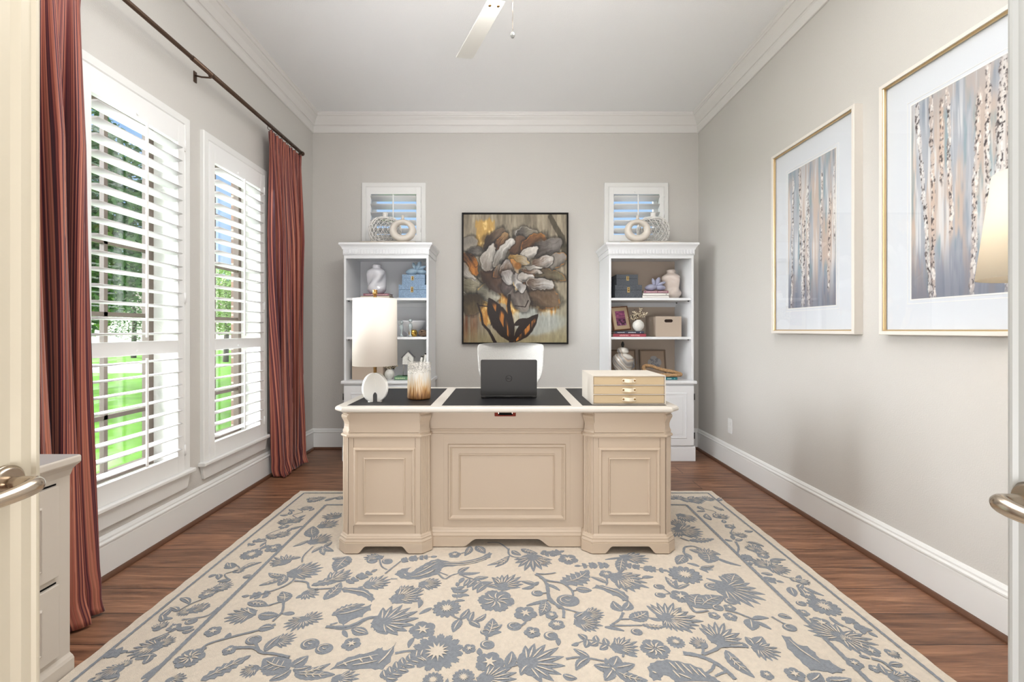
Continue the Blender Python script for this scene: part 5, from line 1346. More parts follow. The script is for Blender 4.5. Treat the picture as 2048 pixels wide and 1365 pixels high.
# ================================================================== CHAIR
boucle = mat('white_boucle', (228, 226, 222), .9, bump=1., bscale=150, sheen=.3)
b_ = boucle.node_tree.nodes; [setattr(x.inputs['Distance'], 'default_value', .012) for x in b_ if x.type == 'BUMP']
chair = thing('desk_chair', (.045, 3.55, 0), 'white boucle swivel chair with low rounded back, behind the desk and laptop', 'chair')
def backrest():
    m = MB(); cx, z0, z1 = .045, .70, 1.062; N, K = 32, 20
    rings = []
    for k in range(K + 1):
        t = k / K; z = z0 + (z1 - z0) * t
        hw = .262 - .02 * (1 - t)
        e = min(1, (1 - t) / .12) if t > .88 else min(1, t / .5) if t < .5 else 1
        e = math.sqrt(max(0.02, 1 - (1 - e) ** 2)); ww = hw * ((.90 + .10 * e) if t > .5 else (.55 + .45 * e)); th = .048 * (e if t > .5 else min(1, e * 1.6)) + .002
        ring = []
        for i in range(N):
            a = 2 * math.pi * i / N; c_, s_ = math.cos(a), math.sin(a)
            x = ww * math.copysign(abs(c_) ** .55, c_); y = th * math.copysign(abs(s_) ** .8, s_)
            y += 3.72 - .95 * x * x / .26 * .9 + .07 * (t - .5)
            ring.append((cx + x, y, z))
        rings.append(ring)
    return m.loops(rings)
backrest().build('backrest', boucle, chair, subsurf=1)
m = MB(); rings = []
for z, k in ((.44, .86), (.45, .97), (.48, 1.0), (.52, 1.0), (.545, .96), (.555, .80)):
    rings.append([(.045 + .25 * k * math.copysign(abs(math.cos(a)) ** .5, math.cos(a)), 3.45 + .24 * k * math.copysign(abs(math.sin(a)) ** .5, math.sin(a)), z) for a in [2 * math.pi * i / 36 for i in range(36)]])
m.loops(rings); m.build('seat', boucle, chair, subsurf=1)
gm = mat('brushed_gold', (190, 150, 96), .3, metal=1.)
m = MB(); m.tube([(.045, 3.62, .46), (.045, 3.70, .46), (.045, 3.72, .52), (.045, 3.72, .74)], .018); m.build('back_bracket', gm, chair)
m = MB(); m.tube([(.045, 3.45, .10), (.045, 3.45, .45)], .026, 16); m.build('post', gm, chair)
for k in range(5):
    a = 2 * math.pi * k / 5 + .3; e_ = (.045 + .27 * math.cos(a), 3.45 + .27 * math.sin(a))
    m = MB(); m.tube([(.045, 3.45, .12), (e_[0], e_[1], .075)], [.022, .014], 10); g_ = m.build('base_leg', gm, chair)
    m = MB(); m.tube([(e_[0] - .012, e_[1], .033), (e_[0] + .012, e_[1], .033)], .022, 16); m.tube([(*e_, .04), (*e_, .075)], .006); m.build('caster', blk, g_)

chair.location.z += .006
# ================================================================== LAPTOP
DT = top_z + .001
lap_m = mat('dark_grey_laptop_shell', (46, 44, 42), .42, metal=.35); lap_k = mat('laptop_black', (22, 22, 23), .4)
lp = thing('laptop', (.02, 2.70, DT), 'open dark grey laptop on the desk, its closed lid side facing the room', 'laptop')
m = MB(); m.box(-.138, .182, 2.612, 2.832, DT + .002, DT + .017); m.build('base', lap_m, lp, bevel=.004)
m = MB(); m.box(-.12, .164, 2.64, 2.74, DT + .0165, DT + .0185); m.build('keyboard', lap_k, lp)
m = MB(); m.box(-.03, .07, 2.755, 2.82, DT + .0168, DT + .0175); m.build('touchpad', lap_m, lp)
TLid = Matrix.Translation((.022, 2.618, DT + .010)) @ Matrix.Rotation(R(6), 4, 'X')
m = MB(TLid); pts = []
for cx_, cz_, a0 in ((-.152, .012, 180), (.152, .012, 270), (.152, .205, 0), (-.152, .205, 90)):
    for k in range(6): a = R(a0 + 18 * k); pts.append((cx_ + .009 * math.cos(a), cz_ + .009 * math.sin(a)))
m.prism(pts, 'y', -.004, .004); lid = m.build('lid', lap_m, lp, bevel=.0015)
m = MB(TLid); m.box(-.152, .152, .004, .0048, .014, .203); m.build('screen', lap_k, lid)
m = MB(TLid); m.tube([(-.135, .0, .0), (.135, 0, 0)], .007, 12); m.build('hinge_bar', lap_k, lp)
emb = mat('dark_emblem', (38, 36, 36), .25, metal=.8)
m = MB(TLid)
rg = lambda r, h: [(r * math.cos(a), -.004 - h, .106 + r * math.sin(a)) for a in [2 * math.pi * i / 40 for i in range(40)]]
m.loops([rg(.0185, 0), rg(.0185, .0006), rg(.0162, .0006), rg(.0162, 0)], cap=False)
def glyph(m, ch, x, z, w_, h_, s_, y):
    B = lambda x0, x1, z0, z1: m.box(x + x0 * w_, x + x1 * w_, y - .0006, y, z + z0 * h_, z + z1 * h_)
    if ch == 'D': B(0, s_, 0, 1); B(0, .75, 0, .2); B(0, .75, .8, 1); B(.75 - .02, 1, .18, .82)
    if ch == 'L': B(0, s_, 0, 1); B(0, 1, 0, .2)
    if ch == 'E':   # tilted E
        sh = Matrix.Shear('XZ', 4, (0, 0)); n0 = len(m.v)
        B(0, s_, 0, 1); B(0, 1, 0, .18); B(0, 1, .41, .59); B(0, 1, .82, 1)
for ch, x in (('D', -.0125), ('E', -.0062), ('L', .0008), ('L', .0070)): glyph(m, ch, x, .1012, .0052, .0095, .3, -.004)
m.build('emblem', emb, lid)

# ================================================================== TABLE LAMP
plaster = mat('white_plaster', (238, 236, 230), .6); shade_m = mat('white_linen_shade', (240, 234, 226), .8, bump=.3, bscale=500)
def shade_mat(name, col, tr):
    m = mat(name, col, .85, bump=.25, bscale=450); n = m.node_tree; b = n.nodes['Principled BSDF']; t = n.nodes.new('ShaderNodeBsdfTranslucent'); t.inputs[0].default_value = S(*col)
    x = n.nodes.new('ShaderNodeMixShader'); x.inputs[0].default_value = tr; o = n.nodes['Material Output']
    n.links.new(b.outputs[0], x.inputs[1]); n.links.new(t.outputs[0], x.inputs[2]); n.links.new(x.outputs[0], o.inputs[0]); return m
shade_m = shade_mat('linen_shade', (240, 232, 222), .16)
LX, LY = -.714, 2.50
tl = thing('table_lamp', (LX, LY, DT), 'white table lamp with tall drum shade and crossed-disc plaster base on the desk', 'lamp')
def disc(rad_deg, wd):
    pts = []; r = .083; zc = DT + .078
    # disc outline with flat feet and an arch cut from the bottom
    for k in range(41):
        a = R(-60 + (300) * k / 40); x = r * math.cos(a); z = zc + r * .975 * math.sin(a); pts.append((x, z))
    pts += [(-.043, DT), (-.019, DT)]
    for k in range(9): a = math.pi * (1 - k / 8); pts.append((.019 * math.cos(a), DT + .034 + .018 * math.sin(a)))
    pts += [(.019, DT), (.043, DT)]
    m = MB(Matrix.Translation((LX, LY, 0)) @ Matrix.Rotation(R(rad_deg), 4, 'Z')); m.prism(pts, 'y', -wd, wd)
    return m
disc(54, .008).build('base_disc', plaster, tl, bevel=.002); disc(-22, .008).build('base_disc', plaster, tl, bevel=.002)
m = MB(); m.tube([(LX, LY, DT + .15), (LX, LY, 1.375)], .009, 16); m.build('stem', gm, tl)
m = MB(); m.lathe([(.010, 1.362), (.0125, 1.364), (.0125, 1.388), (.011, 1.390)], LX, LY, 20); m.build('finial', gm, tl)
m = MB(); sh0, sh1 = .975, 1.340
m.lathe([(.1185, sh0), (.1165, sh1)], LX, LY, 64, cap=False); m.build('lamp_shade', shade_m, tl, solid=.0025)
m = MB(); 
for a in (0, 120, 240): m.tube([(LX, LY, sh1 - .012), (LX + .116 * math.cos(R(a)), LY + .116 * math.sin(R(a)), sh1 - .004)], .0018, 6)
m.build('shade_spider', gm, tl)
m = MB(); m.ball((LX, LY, 1.16), .03, 16); m.build('bulb', plaster, tl)

# ================================================================== GLASS HURRICANE VASE
def amber_glass():
    m = bpy.data.materials.new('mercury_glass'); m.use_nodes = True; n = m.node_tree; b = n.nodes['Principled BSDF']; L = n.links.new
    t = n.nodes.new('ShaderNodeTexCoord'); sp_ = n.nodes.new('ShaderNodeSeparateXYZ'); L(t.outputs['Object'], sp_.inputs[0])
    at = n.nodes.new('ShaderNodeMath'); at.operation = 'ARCTAN2'; L(sp_.outputs['Y'], at.inputs[0]); L(sp_.outputs['X'], at.inputs[1])
    cv = n.nodes.new('ShaderNodeCombineXYZ'); a2 = n.nodes.new('ShaderNodeMath'); a2.operation = 'MULTIPLY'; a2.inputs[1].default_value = 5; L(at.outputs[0], a2.inputs[0]); L(a2.outputs[0], cv.inputs[0])
    z2 = n.nodes.new('ShaderNodeMath'); z2.operation = 'MULTIPLY'; z2.inputs[1].default_value = 5; L(sp_.outputs['Z'], z2.inputs[0]); L(z2.outputs[0], cv.inputs[2])
    nz = n.nodes.new('ShaderNodeTexNoise'); nz.inputs['Scale'].default_value = 2.4; nz.inputs['Detail'].default_value = 2; L(cv.outputs[0], nz.inputs[0])
    h = n.nodes.new('ShaderNodeMapRange'); h.inputs['From Min'].default_value = .155; h.inputs['From Max'].default_value = .02; h.inputs['To Min'].default_value = -.25; h.inputs['To Max'].default_value = .45; L(sp_.outputs['Z'], h.inputs[0])
    ad = n.nodes.new('ShaderNodeMath'); ad.operation = 'ADD'; L(nz.outputs[0], ad.inputs[0]); L(h.outputs[0], ad.inputs[1])
    cr = n.nodes.new('ShaderNodeValToRGB'); L(ad.outputs[0], cr.inputs[0]); e = cr.color_ramp.elements; e[0].position = .35; e[0].color = S(226, 222, 214); e[1].position = .95; e[1].color = S(134, 92, 54)
    q = e.new(.62); q.color = S(220, 198, 164); q = e.new(.78); q.color = S(196, 150, 96); L(cr.outputs[0], b.inputs['Base Color'])
    b.inputs['Roughness'].default_value = .45; b.inputs['Metallic'].default_value = 0
    tr = n.nodes.new('ShaderNodeBsdfTransparent'); x = n.nodes.new('ShaderNodeMixShader'); o = n.nodes['Material Output']
    # speckled silvering: solid below, flecks above
    n3_ = n.nodes.new('ShaderNodeTexNoise'); n3_.inputs['Scale'].default_value = 130; n3_.inputs['Detail'].default_value = 4; L(t.outputs['Object'], n3_.inputs[0])
    hh = n.nodes.new('ShaderNodeMapRange'); hh.inputs['From Min'].default_value = .125; hh.inputs['From Max'].default_value = .165; hh.inputs['To Min'].default_value = .5; hh.inputs['To Max'].default_value = -.02; L(sp_.outputs['Z'], hh.inputs[0])
    s2 = n.nodes.new('ShaderNodeMath'); s2.operation = 'ADD'; L(n3_.outputs[0], s2.inputs[0]); L(hh.outputs[0], s2.inputs[1])
    st = n.nodes.new('ShaderNodeMapRange'); st.inputs['From Min'].default_value = .54; st.inputs['From Max'].default_value = .60; st.inputs['To Min'].default_value = .22; st.inputs['To Max'].default_value = .92; L(s2.outputs[0], st.inputs[0])
    L(st.outputs[0], x.inputs[0]); L(tr.outputs[0], x.inputs[1]); L(b.outputs[0], x.inputs[2]); L(x.outputs[0], o.inputs[0]); return m
VX, VY = -.490, 2.60
m = MB(); rip = lambda a, z: 1 + .018 * math.sin(9 * a + 20 * z) + .012 * math.sin(31 * z * 4 + 5 * a)
m.lathe([(.050, DT), (.062, DT + .003), (.0655, DT + .012)] + [(.0655, DT + .012 + .02 * k) for k in range(1, 10)] + [(.0655, DT + .208), (.063, DT + .208), (.063, DT + .02), (.05, DT + .008)], VX, VY, 64, fn=rip)
v_ = tag(m.build('hurricane_vase', amber_glass()), 'clear and amber streaked glass cylinder vase on the desk, right of the white lamp', 'vase')

# ================================================================== DRAWER BOX ON THE DESK
lin = mat('tan_linen_board', (198, 176, 142), .75, bump=.3, bscale=600); lin_w = mat('ivory_linen_board', (212, 204, 192), .75, bump=.3, bscale=600)
lea = mat('cream_leather_pull', (236, 224, 200), .45); brass = mat('antique_brass', (140, 106, 62), .3, metal=1.)
ob = thing('drawer_organizer', (.652, 2.56, DT), 'ivory three-drawer desktop box with leather pulls, on the right end of the desk', 'storage box')
ox0, ox1, oy0, oy1, oz1 = .460, .846, 2.395, 2.715, DT + .153
m = MB(); m.box(ox0, ox1, oy0, oy1, DT, DT + .004); m.box(ox0, ox1, oy0, oy1, oz1 - .005, oz1); m.box(ox0, ox0 + .005, oy0, oy1, DT + .004, oz1 - .005); m.box(ox1 - .005, ox1, oy0, oy1, DT + .004, oz1 - .005); m.box(ox0 + .005, ox1 - .005, oy1 - .005, oy1, DT + .004, oz1 - .005)
m.box(ox0 + .005, ox1 - .005, oy0, oy1 - .01, DT + .0515, DT + .0545); m.box(ox0 + .005, ox1 - .005, oy0, oy1 - .01, DT + .1005, DT + .1035); m.build('case', lin_w, ob)
for k in range(3):
    z0 = DT + .006 + .049 * k; m = MB(); m.box(ox0 + .007, ox1 - .007, oy0 + .003, oy1 - .02, z0, z0 + .0435); d = m.build('drawer', lin, ob, bevel=.002)
    cx = (ox0 + ox1) / 2 + .0; zc = z0 + .022
    m = MB(); N = 16; pts = []
    for i in range(N + 1): t = i / N; s_ = -.036 + .072 * t; hgt = .002 + .013 * max(0, math.sin(math.pi * (s_ + .023) / .046)) if abs(s_) < .023 else .002; pts.append((cx + s_, oy0 + .003 - hgt))
    wv = lambda t: .0095 if .06 < t < .94 else .006
    m.loops([[(x, y, zc - wv(i / N)), (x, y, zc + wv(i / N)), (x, y - .002, zc + wv(i / N)), (x, y - .002, zc - wv(i / N))] for i, (x, y) in enumerate(pts)], smooth=False); m.build('leather_pull', lea, d, bevel=.0008)
    for s_ in (-.030, .030): m = MB(); m.ball((cx + s_, oy0 - .002, zc), (.0052, .0035, .0052), 12); m.build('rivet', brass, d)

# ================================================================== FLOOR LAMP BEHIND THE RIGHT DOOR LEAF
fl = thing('floor_lamp', (1.62, 1.30, 0), 'lit lamp with cream tapered shade by the right wall, partly behind the grey door', 'lamp')
warm_shade = shade_mat('cream_lamp_shade', (246, 240, 228), .5)
m = MB(); m.lathe([(.193, 1.323), (.157, 1.640)], 1.62, 1.30, 64, cap=False); m.build('lamp_shade', warm_shade, fl, solid=.003)
m = MB(); m.lathe([(.1, 0), (.14, .004), (.14, .018), (.05, .028), (.014, .05)], 1.62, 1.30, 40); m.build('base', gm, fl)
m = MB(); m.tube([(1.62, 1.30, .04), (1.62, 1.30, 1.42)], .011, 16); m.build('pole', gm, fl)
bulb_m = mat('lit_bulb', (255, 226, 180), .5, emit=12.)
m = MB(); m.ball((1.62, 1.30, 1.46), .03, 20); m.build('bulb', bulb_m, fl)
light('floor_lamp_bulb', 'POINT', (1.62, 1.30, 1.46), (0, 0, 0), 11, (1, .88, .72), shadow_soft_size=.035)

# ================================================================== CEILING FAN
fan_w = mat('fan_white', (220, 219, 214), .45)
FX, FY, FZ = .02, 1.97, 2.70
light('fan_fill', 'POINT', (FX, FY, FZ + .02), (0, 0, 0), FAN_FILL, (1, .96, .9), shadow_soft_size=.16)
cf = thing('ceiling_fan', (FX, FY, ZC), 'white ceiling fan blade and chain seen at the top of the picture', 'ceiling fan')
m = MB(); m.lathe([(.02, ZC - .10), (.05, ZC - .08), (.075, ZC - .02), (.075, ZC)], FX, FY, 32); m.build('canopy', fan_w, cf)
m = MB(); m.tube([(FX, FY, ZC - .09), (FX, FY, FZ + .12)], .012, 12); m.build('downrod', fan_w, cf)
m = MB(); m.lathe([(.03, FZ + .14), (.10, FZ + .12), (.125, FZ + .06), (.125, FZ + .02), (.09, FZ - .01), (.06, FZ - .04), (.05, FZ - .055)], FX, FY, 40); m.build('motor_housing', fan_w, cf)
for k in range(3):
    a = R(90 + 23 + 120 * k); T = Matrix.Translation((FX, FY, FZ)) @ Matrix.Rotation(a, 4, 'Z')
    Tb = T @ Matrix.Rotation(R(-12), 4, 'X')
    m = MB(T); m.box(.07, .20, -.018, .018, .002, .010); br_ = m.build('blade_bracket', fan_w, cf)
    m = MB(Tb); pts = [(.155, -.045), (.62, -.052), (.635, -.045), (.64, -.035), (.63, .052), (.155, .045)]; m.prism([(x, y) for x, y in pts], 'z', -.005, .001); bl_ = m.build('blade', fan_w, cf, bevel=.002)
    for y in (-.022, .022): m = MB(Tb); m.ball((.185, y, -.006), (.007, .007, .003), 12); m.build('screw', brass, bl_)
m = MB(); m.tube([(FX + .013, FY, FZ - .04), (FX + .013, FY, 2.462)], .0012, 6); m.build('pull_chain', nickel, cf)
m = MB(); m.ball((FX + .013, FY, 2.447), (.011, .011, .014), 8); 
for f in range(len(m.s)): m.s[f] = False
m.build('crystal_pendant', mat('cut_crystal', (200, 202, 200), .05, metal=.6), cf)
# ================================================================== SHELF CONTENTS
YS = 4.055
white_cer = mat('white_ceramic', (232, 230, 226), .35, coat=.2); cer_g = mat('grey_white_ceramic', (214, 214, 220), .22, coat=.5); cer_b = mat('blush_ceramic', (214, 200, 190), .22, coat=.5)
travertine = mat('travertine', (196, 186, 174), .6, var=.12, vscale=20, bump=.3, bscale=60)
CT = 1.943  # cornice top
def tray(x0, x1, label):
    m = MB(); m.box(x0, x1, 4.07, 4.37, CT, CT + .020); return tag(m.build('display_tray', travertine, bevel=.003), label, 'tray', 'stone trays on the bookcases')
tray(-1.305, -.805, 'flat stone tray on top of the left bookcase, under two vases'); tray(1.035, 1.555, 'flat stone tray on top of the right bookcase, under two vases')
TT = CT + .021
def lattice(cx, label):
    cy = 4.285; rx, rz = .150, .143; root = thing('lattice_vase', (cx, cy, TT), label, 'vase', 'pierced white vases on the bookcases')
    bm = bmesh.new(); bmesh.ops.create_icosphere(bm, subdivisions=3, radius=1)
    for v in bm.verts:
        z = v.co.z; s_ = (1 - abs(z) ** 2.6) ** .5 / max(1e-6, (1 - z * z) ** .5) if abs(z) < .999 else 1
        v.co = Vector((v.co.x * rx * min(s_, 1.12), v.co.y * .080 * min(s_, 1.12) * 1.0, z * rz))
    bmesh.ops.delete(bm, geom=[v for v in bm.verts if v.co.z > rz * .93 or v.co.z < -rz * .93], context='VERTS')
    for v in bm.verts: v.co.z += rz * .93
    me = bpy.data.meshes.new('lattice_body'); bm.to_mesh(me); bm.free(); me.materials.append(white_cer); o = bpy.data.objects.new('lattice_body', me); COL.objects.link(o); o.parent = root; ORG[o.name] = ORG[root.name]
    k = o.modifiers.new('w', 'WIREFRAME'); k.thickness = .0125; k.use_even_offset = False
    m = MB(); m.lathe([(.075, TT + .240), (.055, TT + .255), (.028, TT + .263), (.024, TT + .270), (.026, TT + .300), (.031, TT + .306), (.024, TT + .306), (.018, TT + .27)], cx, cy, 28, fn=None); m.build('neck', white_cer, root)
    m = MB(); m.lathe([(.06, TT), (.065, TT + .012), (.055, TT + .014)], cx, cy, 28); m.build('foot', white_cer, root)
    return root
lattice(-1.130, 'pierced white lattice vase on the left bookcase, beside the ring vase'); lattice(1.395, 'pierced white lattice vase on the right bookcase, beside the ring vase')
def ring_vase(cx, label, th=.055, rmaj=.077):
    cy = 4.118; m = MB(); zc = TT + .105; rings = []
    for i in range(48):
        a = 2 * math.pi * i / 48; ring = []
        rr_ = .023 + .009 * (1 - math.sin(a)) / 2
        for k in range(16):
            b = 2 * math.pi * k / 16; r = rmaj + .010 * 0 + rr_ * math.cos(b); ring.append((cx + 1.14 * r * math.cos(a), cy + th * .75 * math.sin(b), zc + r * .98 * math.sin(a)))
        rings.append(ring)
    rings.append(rings[0]); m.loops(rings, cap=False); 
    m.lathe([(.020, zc + .095), (.013, zc + .107), (.0125, zc + .132), (.015, zc + .134), (.010, zc + .134)], cx, cy, 20)
    zmin = min(p[2] for p in m.v); m.v = [(x, y, z - zmin + TT) for x, y, z in m.v]
    return tag(m.build('ring_vase', mat('cream_stoneware', (216, 208, 198), .5, coat=.1)), label, 'vase', 'ring vases on the bookcases')
ring_vase(-.925, 'cream ring-shaped vase with a hole, on the left bookcase'); ring_vase(1.200, 'cream ring-shaped vase with a hole, on the right bookcase')

S1, S2, S3 = 1.4555, 1.1065, .7175
def knobby(cx, cy, z, h, r, m_, label, seed):
    rn = random.Random(seed); K = 40; m = MB(); prof = []
    for k in range(K + 1):
        t = k / K
        q = .70 + .30 * math.sin(math.pi * min(1, t / .30)) if t < .2 else 0
        base = [(.0, .62), (.05, .80), (.14, 1.0), (.25, 1.02), (.38, .90), (.55, .92), (.68, 1.0), (.78, .96), (.84, .74), (.875, .48), (.90, .44), (.965, .46), (.985, .50), (1, .46)]
        for (a, b), (c, d) in zip(base, base[1:]):
            if a <= t <= c: q = b + (d - b) * ((t - a) / (c - a)); break
        prof.append((r * q, z + h * t))
    def fn(a, zz):
        t = (zz - z) / h; e = math.exp(-((t - .45) / .28) ** 4)
        return 1 + e * (.10 * math.cos(4 * a + 2.6 * math.sin(5.5 * t + seed)) + .06 * math.cos(3 * a - 7 * t + seed))
    m.lathe(prof + [(r * .38, z + h * .99)], cx, cy, 56, fn=fn)
    return tag(m.build('sculptural_vase', m_), label, 'vase', 'lobed ceramic vases on the top shelves')
def book(x0, x1, y0, y1, z0, z1, col, label, group=None, marks=None):
    """lying book, spine to the front"""
    root = thing('book', ((x0 + x1) / 2, (y0 + y1) / 2, z0), label, 'book', group)
    t = .0028; m_ = mat('book_cloth_%d_%d_%d' % col, col, .55)
    m = MB(); m.box(x0, x1, y0, y1, z0, z0 + t); m.box(x0, x1, y0, y1, z1 - t, z1); m.box(x0, x1, y0, y0 + t, z0, z1); m.build('cover', m_, root, bevel=.0008)
    m = MB(); m.box(x0 + .004, x1 - .004, y0 + t, y1 - .004, z0 + t, z1 - t); m.build('pages', mat('book_pages', (226, 218, 202), .8), root)
    if marks:
        mk = mat('spine_lettering_%d_%d_%d' % marks[0], marks[0], .5); zc = (z0 + z1) / 2; hh = (z1 - z0) * .22
        for a, b in marks[1]:
            n_ = max(2, int((b - a) / .009)); m = MB(); rn = random.Random(int(a * 1e4))
            for k in range(n_):
                xa = x0 + a + (b - a) * k / n_; m.box(xa, xa + (b - a) / n_ * .62, y0 - .0005, y0, zc - hh * rn.uniform(.7, 1), zc + hh * rn.uniform(.6, 1))
            m.build('spine_title', mk, root)
    return root
def linen_box(x0, x1, y0, y1, z0, z1, m_, label, group, sx=.5):
    root = thing('latch_box', ((x0 + x1) / 2, (y0 + y1) / 2, z0), label, 'box', group); h = (z1 - z0)
    m = MB(); m.box(x0, x1, y0, y1, z0, z0 + h * .62); m.build('body', m_, root, bevel=.002)
    m = MB(); m.box(x0, x1, y0, y1, z0 + h * .63, z1); m.build('lid', m_, root, bevel=.002)
    xc = x0 + (x1 - x0) * sx; m = MB(); m.box(xc - .012, xc + .012, y0 - .003, y0, z0 + h * .42, z0 + h * .84); l_ = m.build('latch', mat('pale_brass', (206, 184, 136), .3, metal=.9), root, bevel=.002)
    m = MB(); m.box(xc - .006, xc + .006, y0 - .007, y0 - .003, z0 + h * .52, z0 + h * .64); m.ball((xc, y0 - .004, z0 + h * .74), (.006, .003, .006), 10); m.build('hasp', brass, l_)
    return root
blue_lin = mat('blue_woven_cloth', (132, 154, 178), .85, bump=.8, bscale=260, var=.4, vscale=170); grey_lin = mat('charcoal_woven_cloth', (86, 90, 96), .85, bump=.8, bscale=260, var=.4, vscale=170)
# --- left bookcase, top shelf
book(-1.300, -1.040, 4.09, 4.26, S1, S1 + .020, (214, 200, 184), 'cream book under a pink book, below the white lobed vase', 'books on the left bookcase')
book(-1.275, -1.045, 4.09, 4.25, S1 + .0205, S1 + .041, (150, 96, 112), 'dusty pink book directly under the white lobed vase on the left bookcase', 'books on the left bookcase', ((226, 200, 196), [(.02, .10), (.12, .22)]))
knobby(-1.180, 4.185, S1 + .042, .270, .086, cer_g, 'glossy white lobed vase on a pink book, left bookcase top shelf', 1)
linen_box(-.955, -.704, 4.085, 4.30, S1, S1 + .120, blue_lin, 'larger blue woven box, under the smaller one, left bookcase top shelf', 'latched boxes on the top shelves', .48)
linen_box(-.928, -.722, 4.10, 4.29, S1 + .1205, S1 + .213, blue_lin, 'smaller blue woven box on top of the larger one, left bookcase', 'latched boxes on the top shelves', .46)
def knot(cx, cy, z, s_, m_, label, flip=1):
    m = MB()
    def lobe(c, ax, l, w_, h_, tw):
        rings = []; A = Vector(ax).normalized(); up = Vector((0, 0, 1)); B = A.cross(Vector((0, 1, 0))).normalized(); Cc = Vector((0, 1, 0))
        for k in range(13):
            t = k / 12; q = math.sin(math.pi * (.04 + .92 * t)) ** .7; ring = []
            for i in range(12):
                a = 2 * math.pi * i / 12 + tw * t; ring.append(tuple(Vector(c) + A * l * t + B * math.cos(a) * w_ * q + Cc * math.sin(a) * h_ * q))
            rings.append(ring)
        m.loops(rings)
    f = flip
    lobe((cx + .02 * f, cy, z + .034 * s_), (-1 * f, 0, -.10), .105 * s_, .030 * s_, .035 * s_, 1.)
    lobe((cx - .005 * f, cy, z + .030 * s_), (1 * f, 0, -.05), .088 * s_, .026 * s_, .032 * s_, 1.4)
    lobe((cx, cy, z + .035 * s_), (.42 * f, 0, 1), .085 * s_, .022 * s_, .018 * s_, 2.)
    lobe((cx + .015 * f, cy - .012, z + .050 * s_), (1 * f, 0, .35), .070 * s_, .013 * s_, .02 * s_, 2.)
    lobe((cx - .01 * f, cy - .01, z + .045 * s_), (-.3 * f, 0, 1), .06 * s_, .014 * s_, .018 * s_, 2.)
    zmin = min(p[2] for p in m.v); m.v = [(x, y, q - zmin + z) for x, y, q in m.v]
    return tag(m.build('knot_sculpture', m_, subsurf=1), label, 'sculpture', 'knotted ornaments on the top shelves')
bg = mat('blue_glass', (190, 216, 236), .08, trans=.5, coat=.5); gk = mat('lavender_grey_knot', (160, 162, 184), .35)
knot(-.815, 4.19, S1 + .2135, 1.15, bg, 'blue glass knot ornament on the stacked blue boxes, left bookcase')
# --- left bookcase, middle shelf
m = MB(); N = 12
m.lathe([(.03, S2), (.045, S2 + .004), (.045, S2 + .012), (.035, S2 + .02), (.06, S2 + .045), (.10, S2 + .075), (.132, S2 + .135), (.136, S2 + .148), (.130, S2 + .146), (.09, S2 + .085), (.02, S2 + .055)], -.885, 4.305, 48, cap=True)
tag(m.build('pedestal_bowl', mat('white_marble', (220, 220, 222), .3, var=.06, vscale=25)), 'wide white marble bowl on the left bookcase, middle shelf', 'bowl')
crystal = mat('clear_crystal', (210, 220, 222), .08, metal=.2, trans=.5); ambg = mat('gold_mercury_glass', (200, 164, 84), .18, metal=.8, var=.35, vscale=50)
def stopper(cx, cy, label, h=.155):
    root = thing('glass_figure', (cx, cy, S2), label, 'ornament', 'crystal ornaments on the left bookcase')
    m = MB(); m.lathe([(.016, S2), (.018, S2 + .005), (.007, S2 + .02), (.008, S2 + h * .35), (.016, S2 + h * .45), (.020, S2 + h * .58), (.014, S2 + h * .72), (.006, S2 + h * .76)], cx, cy, 20); m.build('stem', crystal, root)
    m = MB(); m.ball((cx, cy, S2 + h * .88), .017, 16); m.build('ball', crystal, root)
stopper(X(821, 4.12), 4.12, 'taller clear crystal ornament with a ball top, in front of the white bowl', .165); stopper(X(803, 4.15), 4.15, 'shorter clear crystal ornament left of the taller one, near the lamp shade', .150)
m = MB(); m.lathe([(.022, S2), (.034, S2 + .006), (.040, S2 + .03), (.034, S2 + .055), (.028, S2 + .064), (.025, S2 + .064)], X(826, 4.17), 4.17, 28); tag(m.build('votive_cup', ambg), 'small gold mercury glass votive cup under the white bowl', 'candle holder')
rat = mat('brown_twig', (120, 98, 80), .7)
def twig_ball(cx, cy, z, r, label, m_=rat, fl=.75):
    m = MB(); rn = random.Random(4)
    for k in range(16):
        ax = Vector((rn.gauss(0, 1), rn.gauss(0, 1), rn.gauss(0, 1))).normalized(); u = ax.orthogonal().normalized(); w_ = ax.cross(u)
        pts = [(cx + (u * math.cos(a) + w_ * math.sin(a)).x * r, cy + (u * math.cos(a) + w_ * math.sin(a)).y * r, z + r * fl + .003 + (u * math.cos(a) + w_ * math.sin(a)).z * r * fl) for a in [2 * math.pi * i / 22 for i in range(23)]]
        m.tube(pts, .0028, 6)
    zmin = min(p[2] for p in m.v); m.v = [(x, y, q - zmin + z) for x, y, q in m.v]
    return tag(m.build('twig_ball', m_), label, 'ornament')
twig_ball(X(846, 4.13), 4.13, S2, .040, 'brown and white twig ball at the right end of the left middle shelf')
